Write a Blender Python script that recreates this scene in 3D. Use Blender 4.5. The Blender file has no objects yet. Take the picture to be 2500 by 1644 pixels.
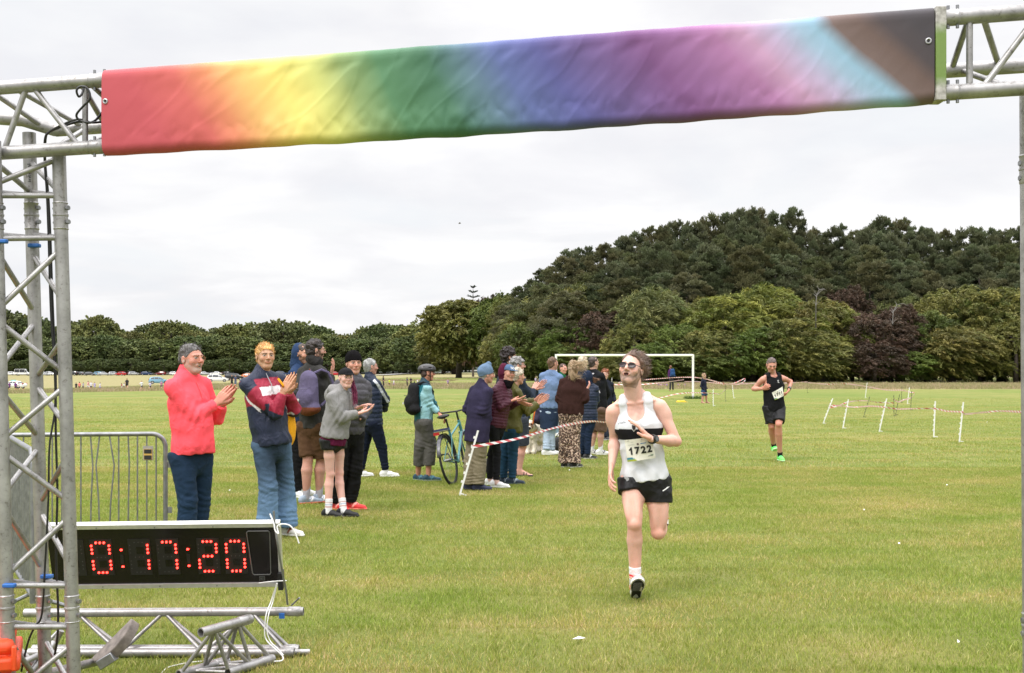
import bpy, math, random
import numpy as np
from mathutils import Vector, Matrix
sc = bpy.context.scene
COL = sc.collection
# ---------------------------------------------------------------- camera
FL, HX, HY, CH = 2777.3, 1250.0, 890.8, 1.64      # focal length in photo pixels, principal column, horizon row, eye height
cam_d = bpy.data.cameras.new('camera'); cam = bpy.data.objects.new('camera', cam_d); COL.objects.link(cam)
cam.location = (0, 0, CH); cam.rotation_euler = (math.radians(90), 0, 0)
cam_d.sensor_width = 36; cam_d.lens = FL/2500*36; cam_d.shift_y = (HY-822)/2500
cam_d.clip_start = .1; cam_d.clip_end = 6000
sc.camera = cam
# ---------------------------------------------------------------- sky and sun (bright overcast)
SUN_EL, SUN_AZ = math.radians(52), math.radians(215)
w = bpy.data.worlds.new('World'); sc.world = w; w.use_nodes = True
nt = w.node_tree; nt.nodes.clear()
def N(t, typ, **kw):
    n = t.nodes.new(typ)
    for k, v in kw.items(): setattr(n, k, v)
    return n
def L(t, a, b): t.links.new(a, b)
def build_world():
    t = nt
    out = N(t, 'ShaderNodeOutputWorld'); bg = N(t, 'ShaderNodeBackground')
    sky = N(t, 'ShaderNodeTexSky', sky_type='NISHITA'); sky.sun_disc = False
    sky.sun_elevation = SUN_EL; sky.sun_rotation = SUN_AZ
    tc = N(t, 'ShaderNodeTexCoord')
    sep = N(t, 'ShaderNodeSeparateXYZ'); L(t, tc.outputs['Generated'], sep.inputs[0])
    # cloud layer: project the view direction on a high flat deck so that clouds flatten towards the horizon
    zc = N(t, 'ShaderNodeMath', operation='MAXIMUM'); L(t, sep.outputs[2], zc.inputs[0]); zc.inputs[1].default_value = 0
    za = N(t, 'ShaderNodeMath', operation='ADD'); L(t, zc.outputs[0], za.inputs[0]); za.inputs[1].default_value = .11
    dx = N(t, 'ShaderNodeMath', operation='DIVIDE'); L(t, sep.outputs[0], dx.inputs[0]); L(t, za.outputs[0], dx.inputs[1])
    dy = N(t, 'ShaderNodeMath', operation='DIVIDE'); L(t, sep.outputs[1], dy.inputs[0]); L(t, za.outputs[0], dy.inputs[1])
    cb = N(t, 'ShaderNodeCombineXYZ'); L(t, dx.outputs[0], cb.inputs[0]); L(t, dy.outputs[0], cb.inputs[1])
    n1 = N(t, 'ShaderNodeTexNoise'); n1.inputs['Scale'].default_value = 1.15; n1.inputs['Detail'].default_value = 6; n1.inputs['Roughness'].default_value = .5
    n1.inputs['Distortion'].default_value = .5
    mp = N(t, 'ShaderNodeMapping'); mp.inputs['Location'].default_value = (3.1, 1.7, 0); mp.inputs['Scale'].default_value = (.95, .75, 1)
    L(t, cb.outputs[0], mp.inputs[0]); L(t, mp.outputs[0], n1.inputs['Vector'])
    cr = N(t, 'ShaderNodeValToRGB'); L(t, n1.outputs['Fac'], cr.inputs[0])
    e = cr.color_ramp.elements
    e[0].position = .36; e[0].color = (.83, .84, .865, 1)
    e[1].position = .62; e[1].color = (.965, .955, .955, 1)
    m = e.new(.47); m.color = (.865, .86, .875, 1)
    # heavier billows low over the wood on the left
    n2 = N(t, 'ShaderNodeTexNoise'); n2.inputs['Scale'].default_value = 7.5; n2.inputs['Detail'].default_value = 6
    mp2 = N(t, 'ShaderNodeMapping'); mp2.inputs['Scale'].default_value = (1, 1, 3.2); L(t, tc.outputs['Generated'], mp2.inputs[0]); L(t, mp2.outputs[0], n2.inputs['Vector'])
    cr2 = N(t, 'ShaderNodeValToRGB'); L(t, n2.outputs['Fac'], cr2.inputs[0])
    cr2.color_ramp.elements[0].position = .38; cr2.color_ramp.elements[0].color = (.93, .93, .95, 1)
    cr2.color_ramp.elements[1].position = .60; cr2.color_ramp.elements[1].color = (1.04, 1.04, 1.03, 1)
    mu = N(t, 'ShaderNodeMix', data_type='RGBA', blend_type='MULTIPLY'); mu.inputs['Factor'].default_value = .6
    L(t, cr.outputs[0], mu.inputs['A']); L(t, cr2.outputs[0], mu.inputs['B'])
    # overcast luminance: brighter towards the zenith
    mr = N(t, 'ShaderNodeMapRange'); L(t, sep.outputs[2], mr.inputs['Value'])
    mr.inputs['From Min'].default_value = .34; mr.inputs['From Max'].default_value = 1
    mr.inputs['To Min'].default_value = 1.05; mr.inputs['To Max'].default_value = 4.9
    sc1 = N(t, 'ShaderNodeVectorMath', operation='SCALE'); L(t, mu.outputs['Result'], sc1.inputs[0]); L(t, mr.outputs[0], sc1.inputs['Scale'])
    sc2 = N(t, 'ShaderNodeVectorMath', operation='SCALE'); L(t, sky.outputs[0], sc2.inputs[0]); sc2.inputs['Scale'].default_value = .1
    mx = N(t, 'ShaderNodeMix', data_type='RGBA'); mx.inputs['Factor'].default_value = .94
    L(t, sc2.outputs[0], mx.inputs['A']); L(t, sc1.outputs[0], mx.inputs['B'])
    L(t, mx.outputs['Result'], bg.inputs[0]); bg.inputs[1].default_value = 1.0
    L(t, bg.outputs[0], out.inputs[0])
build_world()
sd = bpy.data.lights.new('sun', 'SUN'); sd.energy = 1.5; sd.angle = math.radians(16); sd.color = (1, .95, .88)
so = bpy.data.objects.new('sun', sd); COL.objects.link(so)
so.rotation_euler = (math.radians(42), 0, math.radians(-38))
sc.view_settings.view_transform = 'Standard'; sc.view_settings.look = 'None'
sc.view_settings.exposure = 0.1; sc.view_settings.gamma = 1
sc.render.engine = 'CYCLES'
sc.cycles.max_bounces = 6; sc.cycles.diffuse_bounces = 3; sc.cycles.glossy_bounces = 3; sc.cycles.transparent_max_bounces = 8
# ---------------------------------------------------------------- places
def gz(x, y):
    e = -.03*max(0., -x-20.)*min(1., max(0., (y-40.)/80.)); e = max(e, -2.)
    if y > 200: e *= max(.35, 1-(y-200)/380.)
    return -.004*max(0., y-20.) + e + min(14., .035*max(0., y-500.))
def P(px, py, d): return np.array([(px-HX)/FL*d, d, CH-(py-HY)/FL*d])
def place(px, py):
    """distance at which the ground shows at photo pixel px, py"""
    d = 3.
    while d < 1500:
        x = (px-HX)/FL*d
        if HY + (CH-gz(x, d))*FL/d <= py: return d
        d *= 1.002
    return d
def G(px, d): x = (px-HX)/FL*d; return np.array([x, d, gz(x, d)])
# ---------------------------------------------------------------- objects
def tag(o, label=None, cat=None, group=None, kind=None):
    if label: o['label'] = label
    if cat: o['category'] = cat
    if group: o['group'] = group
    if kind: o['kind'] = kind
    return o
def empty(name, loc, label, cat, group=None, rz=0):
    o = bpy.data.objects.new(name, None); COL.objects.link(o); o.location = tuple(loc); o.rotation_euler = (0, 0, rz)
    o.empty_display_size = .2
    return tag(o, label, cat, group)
def mesh_np(name, V, Fc, mat, smooth=True, col=None):
    """V (n,3), Fc (m,3|4) arrays"""
    me = bpy.data.meshes.new(name); V = np.asarray(V, np.float32); Fc = np.asarray(Fc, np.int32)
    k = Fc.shape[1] if len(Fc) else 4
    me.vertices.add(len(V)); me.vertices.foreach_set('co', V.ravel())
    me.loops.add(Fc.size); me.loops.foreach_set('vertex_index', Fc.ravel())
    me.polygons.add(len(Fc)); me.polygons.foreach_set('loop_start', np.arange(len(Fc), dtype=np.int32)*k)
    me.polygons.foreach_set('loop_total', np.full(len(Fc), k, np.int32))
    me.polygons.foreach_set('use_smooth', np.full(len(Fc), smooth))
    me.update(calc_edges=True)
    if col is not None:
        a = me.color_attributes.new('col', 'FLOAT_COLOR', 'POINT')
        c = np.ones((len(V), 4), np.float32); c[:, :3] = col
        a.data.foreach_set('color', c.ravel())
    if mat: me.materials.append(mat)
    return me
def link(name, me, parent=None):
    o = bpy.data.objects.new(name, me); COL.objects.link(o)
    if parent is not None:
        o.parent = parent
        if o.parent.type == 'EMPTY' or True:
            o.matrix_parent_inverse = Matrix.Identity(4)
    return o
def wm(o):
    m = Matrix.LocRotScale(o.location, o.rotation_euler, o.scale)
    return wm(o.parent) @ m if o.parent else m
class MB:
    """collects shapes in world space, links them as one mesh object"""
    def __init__(s): s.v = []; s.f = []; s.c = []
    def add(s, vs, fs, c=None):
        k = len(s.v); s.v += [tuple(map(float, v)) for v in vs]; s.f += [tuple(i+k for i in f) for f in fs]
        s.c += [c or (1, 1, 1)]*len(vs); return s
    def tube(s, pts, r, n=10, cap=True, c=None):
        pts = [np.asarray(p, float) for p in pts]; m = len(pts)
        rs = [r]*m if np.isscalar(r) else list(r)
        vs = []; prev = None
        for i, p in enumerate(pts):
            t = pts[min(i+1, m-1)]-pts[max(i-1, 0)]; t = t/(np.linalg.norm(t)+1e-12)
            if prev is None:
                a = np.array([0, 0, 1.]) if abs(t[2]) < .9 else np.array([1., 0, 0])
            else: a = prev
            u = a - t*np.dot(a, t); u /= np.linalg.norm(u)+1e-12; prev = u; v = np.cross(t, u)
            for j in range(n):
                an = 2*math.pi*j/n; vs.append(p + rs[i]*(math.cos(an)*u+math.sin(an)*v))
        fs = []
        for i in range(m-1):
            for j in range(n):
                a = i*n+j; b = i*n+(j+1) % n; fs.append((a, b, b+n, a+n))
        if cap: fs.append(tuple(range(n))[::-1]); fs.append(tuple(range((m-1)*n, m*n)))
        return s.add(vs, fs, c)
    def box(s, c, sx, sy, sz, ax=None, col=None):
        c = np.asarray(c, float); A = np.eye(3) if ax is None else np.asarray(ax, float)
        vs = [c+A[0]*sx*.5*i+A[1]*sy*.5*j+A[2]*sz*.5*k for i in (-1, 1) for j in (-1, 1) for k in (-1, 1)]
        return s.add(vs, [(0, 1, 3, 2), (4, 6, 7, 5), (0, 4, 5, 1), (2, 3, 7, 6), (0, 2, 6, 4), (1, 5, 7, 3)], col)
    def ball(s, c, r, n=8, ax=None, col=None):
        c = np.asarray(c, float); r = np.ones(3)*r; A = np.eye(3) if ax is None else np.asarray(ax, float)
        vs = [c+A[2]*r[2]]
        for i in range(1, n):
            th = math.pi*i/n
            for j in range(2*n):
                ph = math.pi*j/n
                vs.append(c+A[0]*r[0]*math.sin(th)*math.cos(ph)+A[1]*r[1]*math.sin(th)*math.sin(ph)+A[2]*r[2]*math.cos(th))
        vs.append(c-A[2]*r[2]); m = 2*n; fs = []
        for j in range(m): fs.append((0, 1+j, 1+(j+1) % m))
        for i in range(n-2):
            for j in range(m):
                a = 1+i*m+j; b = 1+i*m+(j+1) % m; fs.append((a, a+m, b+m, b))
        k = len(vs)-1
        for j in range(m): fs.append((k, 1+(n-2)*m+(j+1) % m, 1+(n-2)*m+j))
        return s.add(vs, fs, col)
    def build(s, name, mat, parent=None, smooth=True, bevel=0):
        me = bpy.data.meshes.new(name); vs = s.v
        if parent is not None:
            inv = wm(parent).inverted(); vs = [tuple(inv @ Vector(v)) for v in vs]
        me.from_pydata(vs, [], s.f); me.materials.append(mat)
        if smooth: me.shade_smooth()
        a = me.color_attributes.new('col', 'FLOAT_COLOR', 'POINT')
        a.data.foreach_set('color', np.array([(*c, 1) for c in s.c], np.float32).ravel())
        o = link(name, me, parent)
        if smooth:
            try: me.set_sharp_from_angle(angle=math.radians(40))
            except Exception: pass
        if bevel:
            b = o.modifiers.new('bevel', 'BEVEL'); b.width = bevel; b.segments = 2; b.limit_method = 'ANGLE'
        return o
def copy_tree(o, parent=None):
    c = o.copy(); COL.objects.link(c); c.parent = parent
    for ch in [x for x in o.children]: copy_tree(ch, c)
    return c
def unit(v): v = np.asarray(v, float); return v/(np.linalg.norm(v)+1e-12)
# ---------------------------------------------------------------- materials
def newmat(name):
    m = bpy.data.materials.new(name); m.use_nodes = True; t = m.node_tree
    b = t.nodes['Principled BSDF']; return m, t, b
def noise(t, scale, detail=3, rough=.55, coord='Object', sc=(1, 1, 1), dist=0):
    tc = N(t, 'ShaderNodeTexCoord'); mp = N(t, 'ShaderNodeMapping'); mp.inputs['Scale'].default_value = sc
    n = N(t, 'ShaderNodeTexNoise'); n.inputs['Scale'].default_value = scale; n.inputs['Detail'].default_value = detail
    n.inputs['Roughness'].default_value = rough; n.inputs['Distortion'].default_value = dist
    L(t, tc.outputs[coord], mp.inputs[0]); L(t, mp.outputs[0], n.inputs['Vector']); return n.outputs['Fac']
def ramp(t, fac, stops):
    r = N(t, 'ShaderNodeValToRGB'); L(t, fac, r.inputs[0]); e = r.color_ramp.elements
    e[0].position = stops[0][0]; e[0].color = (*stops[0][1], 1); e[1].position = stops[-1][0]; e[1].color = (*stops[-1][1], 1)
    for p, c in stops[1:-1]: x = e.new(p); x.color = (*c, 1)
    return r.outputs[0]
def mul(t, a, b, f=1.0, mode='MULTIPLY'):
    m = N(t, 'ShaderNodeMix', data_type='RGBA', blend_type=mode); m.inputs['Factor'].default_value = f
    for s, v in (('A', a), ('B', b)):
        if isinstance(v, (tuple, list)): m.inputs[s].default_value = (*v, 1)
        else: L(t, v, m.inputs[s])
    return m.outputs['Result']
def bump(t, b, h, strength=.3, dist=.01):
    n = N(t, 'ShaderNodeBump'); n.inputs['Strength'].default_value = strength; n.inputs['Distance'].default_value = dist
    L(t, h, n.inputs['Height']); L(t, n.outputs[0], b.inputs['Normal']); return n
def vcmat(name, rough=.8, spec=.3, bscale=60, bstr=.3, bdist=.004, vary=.12, sheen=0, metal=0, sc=(1, 1, 1), detail=3, sub=0, fold=0, fsc=(1.3, 1.3, .8), fscale=9):
    """material whose colour is the mesh's own colour attribute with a little unevenness"""
    m, t, b = newmat(name)
    a = N(t, 'ShaderNodeAttribute', attribute_name='col')
    n = noise(t, bscale, detail, .6, sc=sc); n2 = noise(t, 9, 3)
    c = mul(t, a.outputs['Color'], ramp(t, n, [(.3, (1-vary,)*3), (.7, (1+vary,)*3)]))
    c = mul(t, c, ramp(t, n2, [(.3, (1-vary*.6,)*3), (.7, (1+vary*.6,)*3)]))
    L(t, c, b.inputs['Base Color']); b.inputs['Roughness'].default_value = rough; b.inputs['Specular IOR Level'].default_value = spec
    b.inputs['Metallic'].default_value = metal
    if sheen: b.inputs['Sheen Weight'].default_value = sheen
    if sub:
        b.inputs['Subsurface Weight'].default_value = sub; b.inputs['Subsurface Radius'].default_value = (1, .35, .2); b.inputs['Subsurface Scale'].default_value = .008
    if fold:     # soft creases of the cloth
        nf = noise(t, fscale, 2, .5, sc=fsc, dist=.7); r_ = ramp(t, nf, [(.36, (0, 0, 0)), (.5, (1, 1, 1)), (.64, (.1, .1, .1))])
        b1 = N(t, 'ShaderNodeBump'); b1.inputs['Strength'].default_value = fold; b1.inputs['Distance'].default_value = .03; L(t, r_, b1.inputs['Height'])
        b2 = bump(t, b, n, bstr, bdist); L(t, b1.outputs[0], b2.inputs['Normal']); return m
    bump(t, b, n, bstr, bdist); return m
def flat(name, c, rough=.5, metal=0, spec=.5, vary=.1, bscale=30, bstr=.1, emit=None):
    m, t, b = newmat(name)
    n = noise(t, bscale, 4)
    L(t, mul(t, c, ramp(t, n, [(.3, (1-vary,)*3), (.7, (1+vary,)*3)])), b.inputs['Base Color'])
    b.inputs['Roughness'].default_value = rough; b.inputs['Metallic'].default_value = metal; b.inputs['Specular IOR Level'].default_value = spec
    bump(t, b, n, bstr, .002)
    if emit: b.inputs['Emission Color'].default_value = (*emit[0], 1); b.inputs['Emission Strength'].default_value = emit[1]
    return m
M = {}
M['skin'] = vcmat('skin', .55, .35, 140, .15, .001, .05, sub=.12)
M['cloth'] = vcmat('cloth', .88, .15, 190, .35, .002, .10, fold=.2, fscale=7)
M['fleece'] = vcmat('fleece', .95, .05, 120, .8, .006, .22)
M['denim'] = vcmat('denim', .85, .2, 260, .3, .002, .16, sc=(1, 1, .35), fold=.2, fsc=(1, 1, 1.5), fscale=5)
M['nylon'] = vcmat('nylon', .55, .3, 60, .2, .003, .07, fold=.22, fscale=7)
M['jersey'] = vcmat('jersey', .8, .2, 300, .2, .001, .05, fold=.10, fscale=6)
M['hair'] = vcmat('hair', .55, .4, 130, .6, .004, .3)
M['rubber'] = vcmat('rubber_and_leather', .6, .4, 90, .2, .002, .1)
M['paintc'] = vcmat('gloss_paint', .3, .5, 30, .03, .001, .03)
M['fur'] = vcmat('fur', .95, .1, 70, .35, .005, .12)
M['plastic'] = vcmat('plastic', .4, .5, 40, .08, .001, .05)
M['black'] = flat('black_plastic', (.012, .012, .013), .45)
M['white'] = flat('white_plastic', (.75, .75, .74), .45, vary=.06)
M['steel'] = flat('galvanised_steel', (.25, .255, .265), .42, .75, vary=.25, bscale=18)
def alu():
    m, t, b = newmat('weathered_aluminium')
    n = noise(t, 8, 6, .65, sc=(1, 1, 1)); n2 = noise(t, 60, 5, .7)
    c = mul(t, ramp(t, n, [(.28, (.20, .195, .192)), (.5, (.32, .312, .308)), (.72, (.43, .42, .415))]), ramp(t, n2, [(.34, (.62, .59, .56)), (.42, (1, 1, 1)), (.7, (1.12, 1.12, 1.12))]))
    L(t, c, b.inputs['Base Color']); b.inputs['Metallic'].default_value = .65
    r = N(t, 'ShaderNodeMapRange'); L(t, n2, r.inputs[0]); r.inputs['To Min'].default_value = .55; r.inputs['To Max'].default_value = .32
    L(t, r.outputs[0], b.inputs['Roughness']); bump(t, b, n2, .25, .001); return m
M['alu'] = alu()
M['weld'] = flat('blue_tape', (.015, .11, .38), .5)
# ---------------------------------------------------------------- signed distance modelling
class Seg:
    """tapered elliptical capsule a->b; ra, rb = (r along u, r across)"""
    def __init__(s, a, b, ra, rb, u=None, k=.02, clip=(), sub=False, cw=None):
        s.a = np.asarray(a, float); s.b = np.asarray(b, float)
        s.ra = (ra, ra) if np.isscalar(ra) else ra; s.rb = (rb, rb) if np.isscalar(rb) else rb
        w = s.b-s.a; s.Ln = np.linalg.norm(w)
        w = w/s.Ln if s.Ln > 1e-6 else np.array([0, 0, 1.])
        u = np.array([1., 0, 0]) if u is None else np.asarray(u, float)
        u = u-w*np.dot(u, w)
        if np.linalg.norm(u) < 1e-3: u = np.array([0, 1., 0])-w*w[1]
        s.w = w; s.u = unit(u); s.v = np.cross(w, s.u); s.k = k; s.clip = clip; s.sub = sub; s.cw = cw
        R = max(*s.ra, *s.rb)+k+.012
        s.lo = np.minimum(s.a, s.b)-R; s.hi = np.maximum(s.a, s.b)+R
    def ev(s, X, Y, Z):
        x = X-s.a[0]; y = Y-s.a[1]; z = Z-s.a[2]; w, u, v = s.w, s.u, s.v
        h = x*w[0]+y*w[1]+z*w[2]; t = np.clip(h/max(s.Ln, 1e-6), 0, 1)
        qw = h-t*s.Ln; qu = x*u[0]+y*u[1]+z*u[2]; qv = x*v[0]+y*v[1]+z*v[2]
        ru = s.ra[0]+(s.rb[0]-s.ra[0])*t; rv = s.ra[1]+(s.rb[1]-s.ra[1])*t; rw = (ru+rv)*.5 if s.cw is None else s.cw
        a = qu/ru; b = qv/rv; c = qw/rw
        k0 = np.sqrt(a*a+b*b+c*c); k1 = np.sqrt((a/ru)**2+(b/rv)**2+(c/rw)**2)
        d = np.where(k0 < .3, -np.minimum(ru, rv)*(1-k0), k0*(k0-1)/np.maximum(k1, 1e-6))
        for p, n in s.clip: d = np.maximum(d, (X-p[0])*n[0]+(Y-p[1])*n[1]+(Z-p[2])*n[2])
        return d
class Ell:
    def __init__(s, c, r, A=None, k=.02, sub=False, clip=()):
        s.c = np.asarray(c, float); s.r = np.ones(3)*r; s.A = np.eye(3) if A is None else np.asarray(A, float); s.k = k; s.sub = sub; s.clip = clip
        R = s.r.max()+k+.012; s.lo = s.c-R; s.hi = s.c+R
    def ev(s, X, Y, Z):
        x = X-s.c[0]; y = Y-s.c[1]; z = Z-s.c[2]; A = s.A; r = s.r
        q = [(x*A[i][0]+y*A[i][1]+z*A[i][2])/r[i] for i in range(3)]
        k0 = np.sqrt(q[0]**2+q[1]**2+q[2]**2); k1 = np.sqrt((q[0]/r[0])**2+(q[1]/r[1])**2+(q[2]/r[2])**2)
        d = np.where(k0 < .3, -r.min()*(1-k0), k0*(k0-1)/np.maximum(k1, 1e-6))
        for p, n in s.clip: d = np.maximum(d, (X-p[0])*n[0]+(Y-p[1])*n[1]+(Z-p[2])*n[2])
        return d
def nets(D, org, h):
    s = D < 0
    c = np.zeros(tuple(np.array(D.shape)-1), np.int8)
    for i in (0, 1):
        for j in (0, 1):
            for k in (0, 1):
                c += s[i:D.shape[0]-1+i, j:D.shape[1]-1+j, k:D.shape[2]-1+k]
    act = (c > 0) & (c < 8); ids = np.argwhere(act); idx = np.full(act.shape, -1, np.int32); idx[act] = np.arange(len(ids))
    cs = np.array([(i, j, k) for i in (0, 1) for j in (0, 1) for k in (0, 1)])
    vals = [D[ids[:, 0]+a, ids[:, 1]+b, ids[:, 2]+e] for a, b, e in cs]
    pos = np.zeros((len(ids), 3)); cnt = np.zeros(len(ids))
    for a in range(8):
        for b in range(a+1, 8):
            if np.abs(cs[a]-cs[b]).sum() != 1: continue
            va, vb = vals[a], vals[b]; m = (va < 0) != (vb < 0)
            t = np.where(m, va/np.where(va == vb, 1, va-vb), 0)
            pos += np.where(m[:, None], cs[a]+t[:, None]*(cs[b]-cs[a]), 0); cnt += m
    V = (ids+pos/cnt[:, None])*h+org
    Fs = []
    for ax in range(3):
        sl0 = [slice(None)]*3; sl1 = [slice(None)]*3; sl0[ax] = slice(0, -1); sl1[ax] = slice(1, None)
        A = s[tuple(sl0)]; B = s[tuple(sl1)]; E = np.argwhere(A != B)
        o1, o2 = [(1, 2), (2, 0), (0, 1)][ax]
        ok = (E[:, o1] > 0) & (E[:, o2] > 0) & (E[:, o1] < D.shape[o1]-1) & (E[:, o2] < D.shape[o2]-1); E = E[ok]
        if not len(E): continue
        def cell(d1, d2):
            q = E.copy(); q[:, o1] -= d1; q[:, o2] -= d2; return idx[q[:, 0], q[:, 1], q[:, 2]]
        Q = np.stack([cell(1, 1), cell(0, 1), cell(0, 0), cell(1, 0)], 1)
        ins = A[E[:, 0], E[:, 1], E[:, 2]]
        Q[~ins] = Q[~ins][:, ::-1]; Fs.append(Q)
    return V, (np.concatenate(Fs) if Fs else np.zeros((0, 4), int))
def sdf_mesh(prims, h, clip=(), box=None):
    lo = np.min([p.lo for p in prims if not p.sub], 0)-h; hi = np.max([p.hi for p in prims if not p.sub], 0)+h
    if box is not None: lo = np.maximum(lo, box[0]); hi = np.minimum(hi, box[1])
    n = np.ceil((hi-lo)/h).astype(int)+1
    D = np.full(n, .1, np.float32)
    ax = [lo[i]+np.arange(n[i])*h for i in range(3)]
    for p in prims:
        i0 = np.maximum(0, np.floor((p.lo-lo)/h).astype(int)); i1 = np.minimum(n, np.ceil((p.hi-lo)/h).astype(int)+1)
        if (i1 <= i0).any(): continue
        sl = tuple(slice(a, b) for a, b in zip(i0, i1))
        X, Y, Z = np.meshgrid(*[ax[i][i0[i]:i1[i]] for i in range(3)], indexing='ij', sparse=True)
        d = p.ev(X, Y, Z); o = D[sl]; k = p.k
        if p.sub:
            d = -d; hh = np.clip(.5-.5*(o-d)/k, 0, 1) if k > 0 else (d > o)*1.
            D[sl] = o*(1-hh)+d*hh+k*hh*(1-hh)
        elif k <= 0: D[sl] = np.minimum(o, d)
        else:
            hh = np.clip(.5+.5*(o-d)/k, 0, 1); D[sl] = o*(1-hh)+d*hh-k*hh*(1-hh)
    X, Y, Z = np.meshgrid(*ax, indexing='ij', sparse=True)
    for p, nn in clip: D = np.maximum(D, (X-p[0])*nn[0]+(Y-p[1])*nn[1]+(Z-p[2])*nn[2])
    return nets(D, lo, h)
def normals(V, Fc):
    a = V[Fc[:, 2]]-V[Fc[:, 0]]; b = V[Fc[:, 3]]-V[Fc[:, 1]]; n = np.cross(a, b)
    Nn = np.zeros_like(V)
    for i in range(4): np.add.at(Nn, Fc[:, i], n)
    return Nn/(np.linalg.norm(Nn, axis=1, keepdims=True)+1e-12)
def relax(V, Fc, it=1, f=.5):
    for _ in range(it):
        S = np.zeros_like(V); C = np.zeros(len(V))
        for i in range(4):
            j = (i+1) % 4
            np.add.at(S, Fc[:, i], V[Fc[:, j]]); np.add.at(S, Fc[:, j], V[Fc[:, i]])
            np.add.at(C, Fc[:, i], 1); np.add.at(C, Fc[:, j], 1)
        V = V*(1-f)+f*S/C[:, None]
    return V
def nz(p, f, seed=0, an=(1, 1, 1)):
    r = np.random.RandomState(seed); q = p*f*np.array(an); o = np.zeros(len(p))
    q = q+.6*np.sin(q[:, [1, 2, 0]]*1.3+r.rand(3)*6)
    for i in range(7):
        k = r.randn(3); k = k/np.linalg.norm(k)*r.uniform(.7, 1.8); o += np.sin(q@k+r.rand()*6.28)
    return o/3.2
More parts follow.
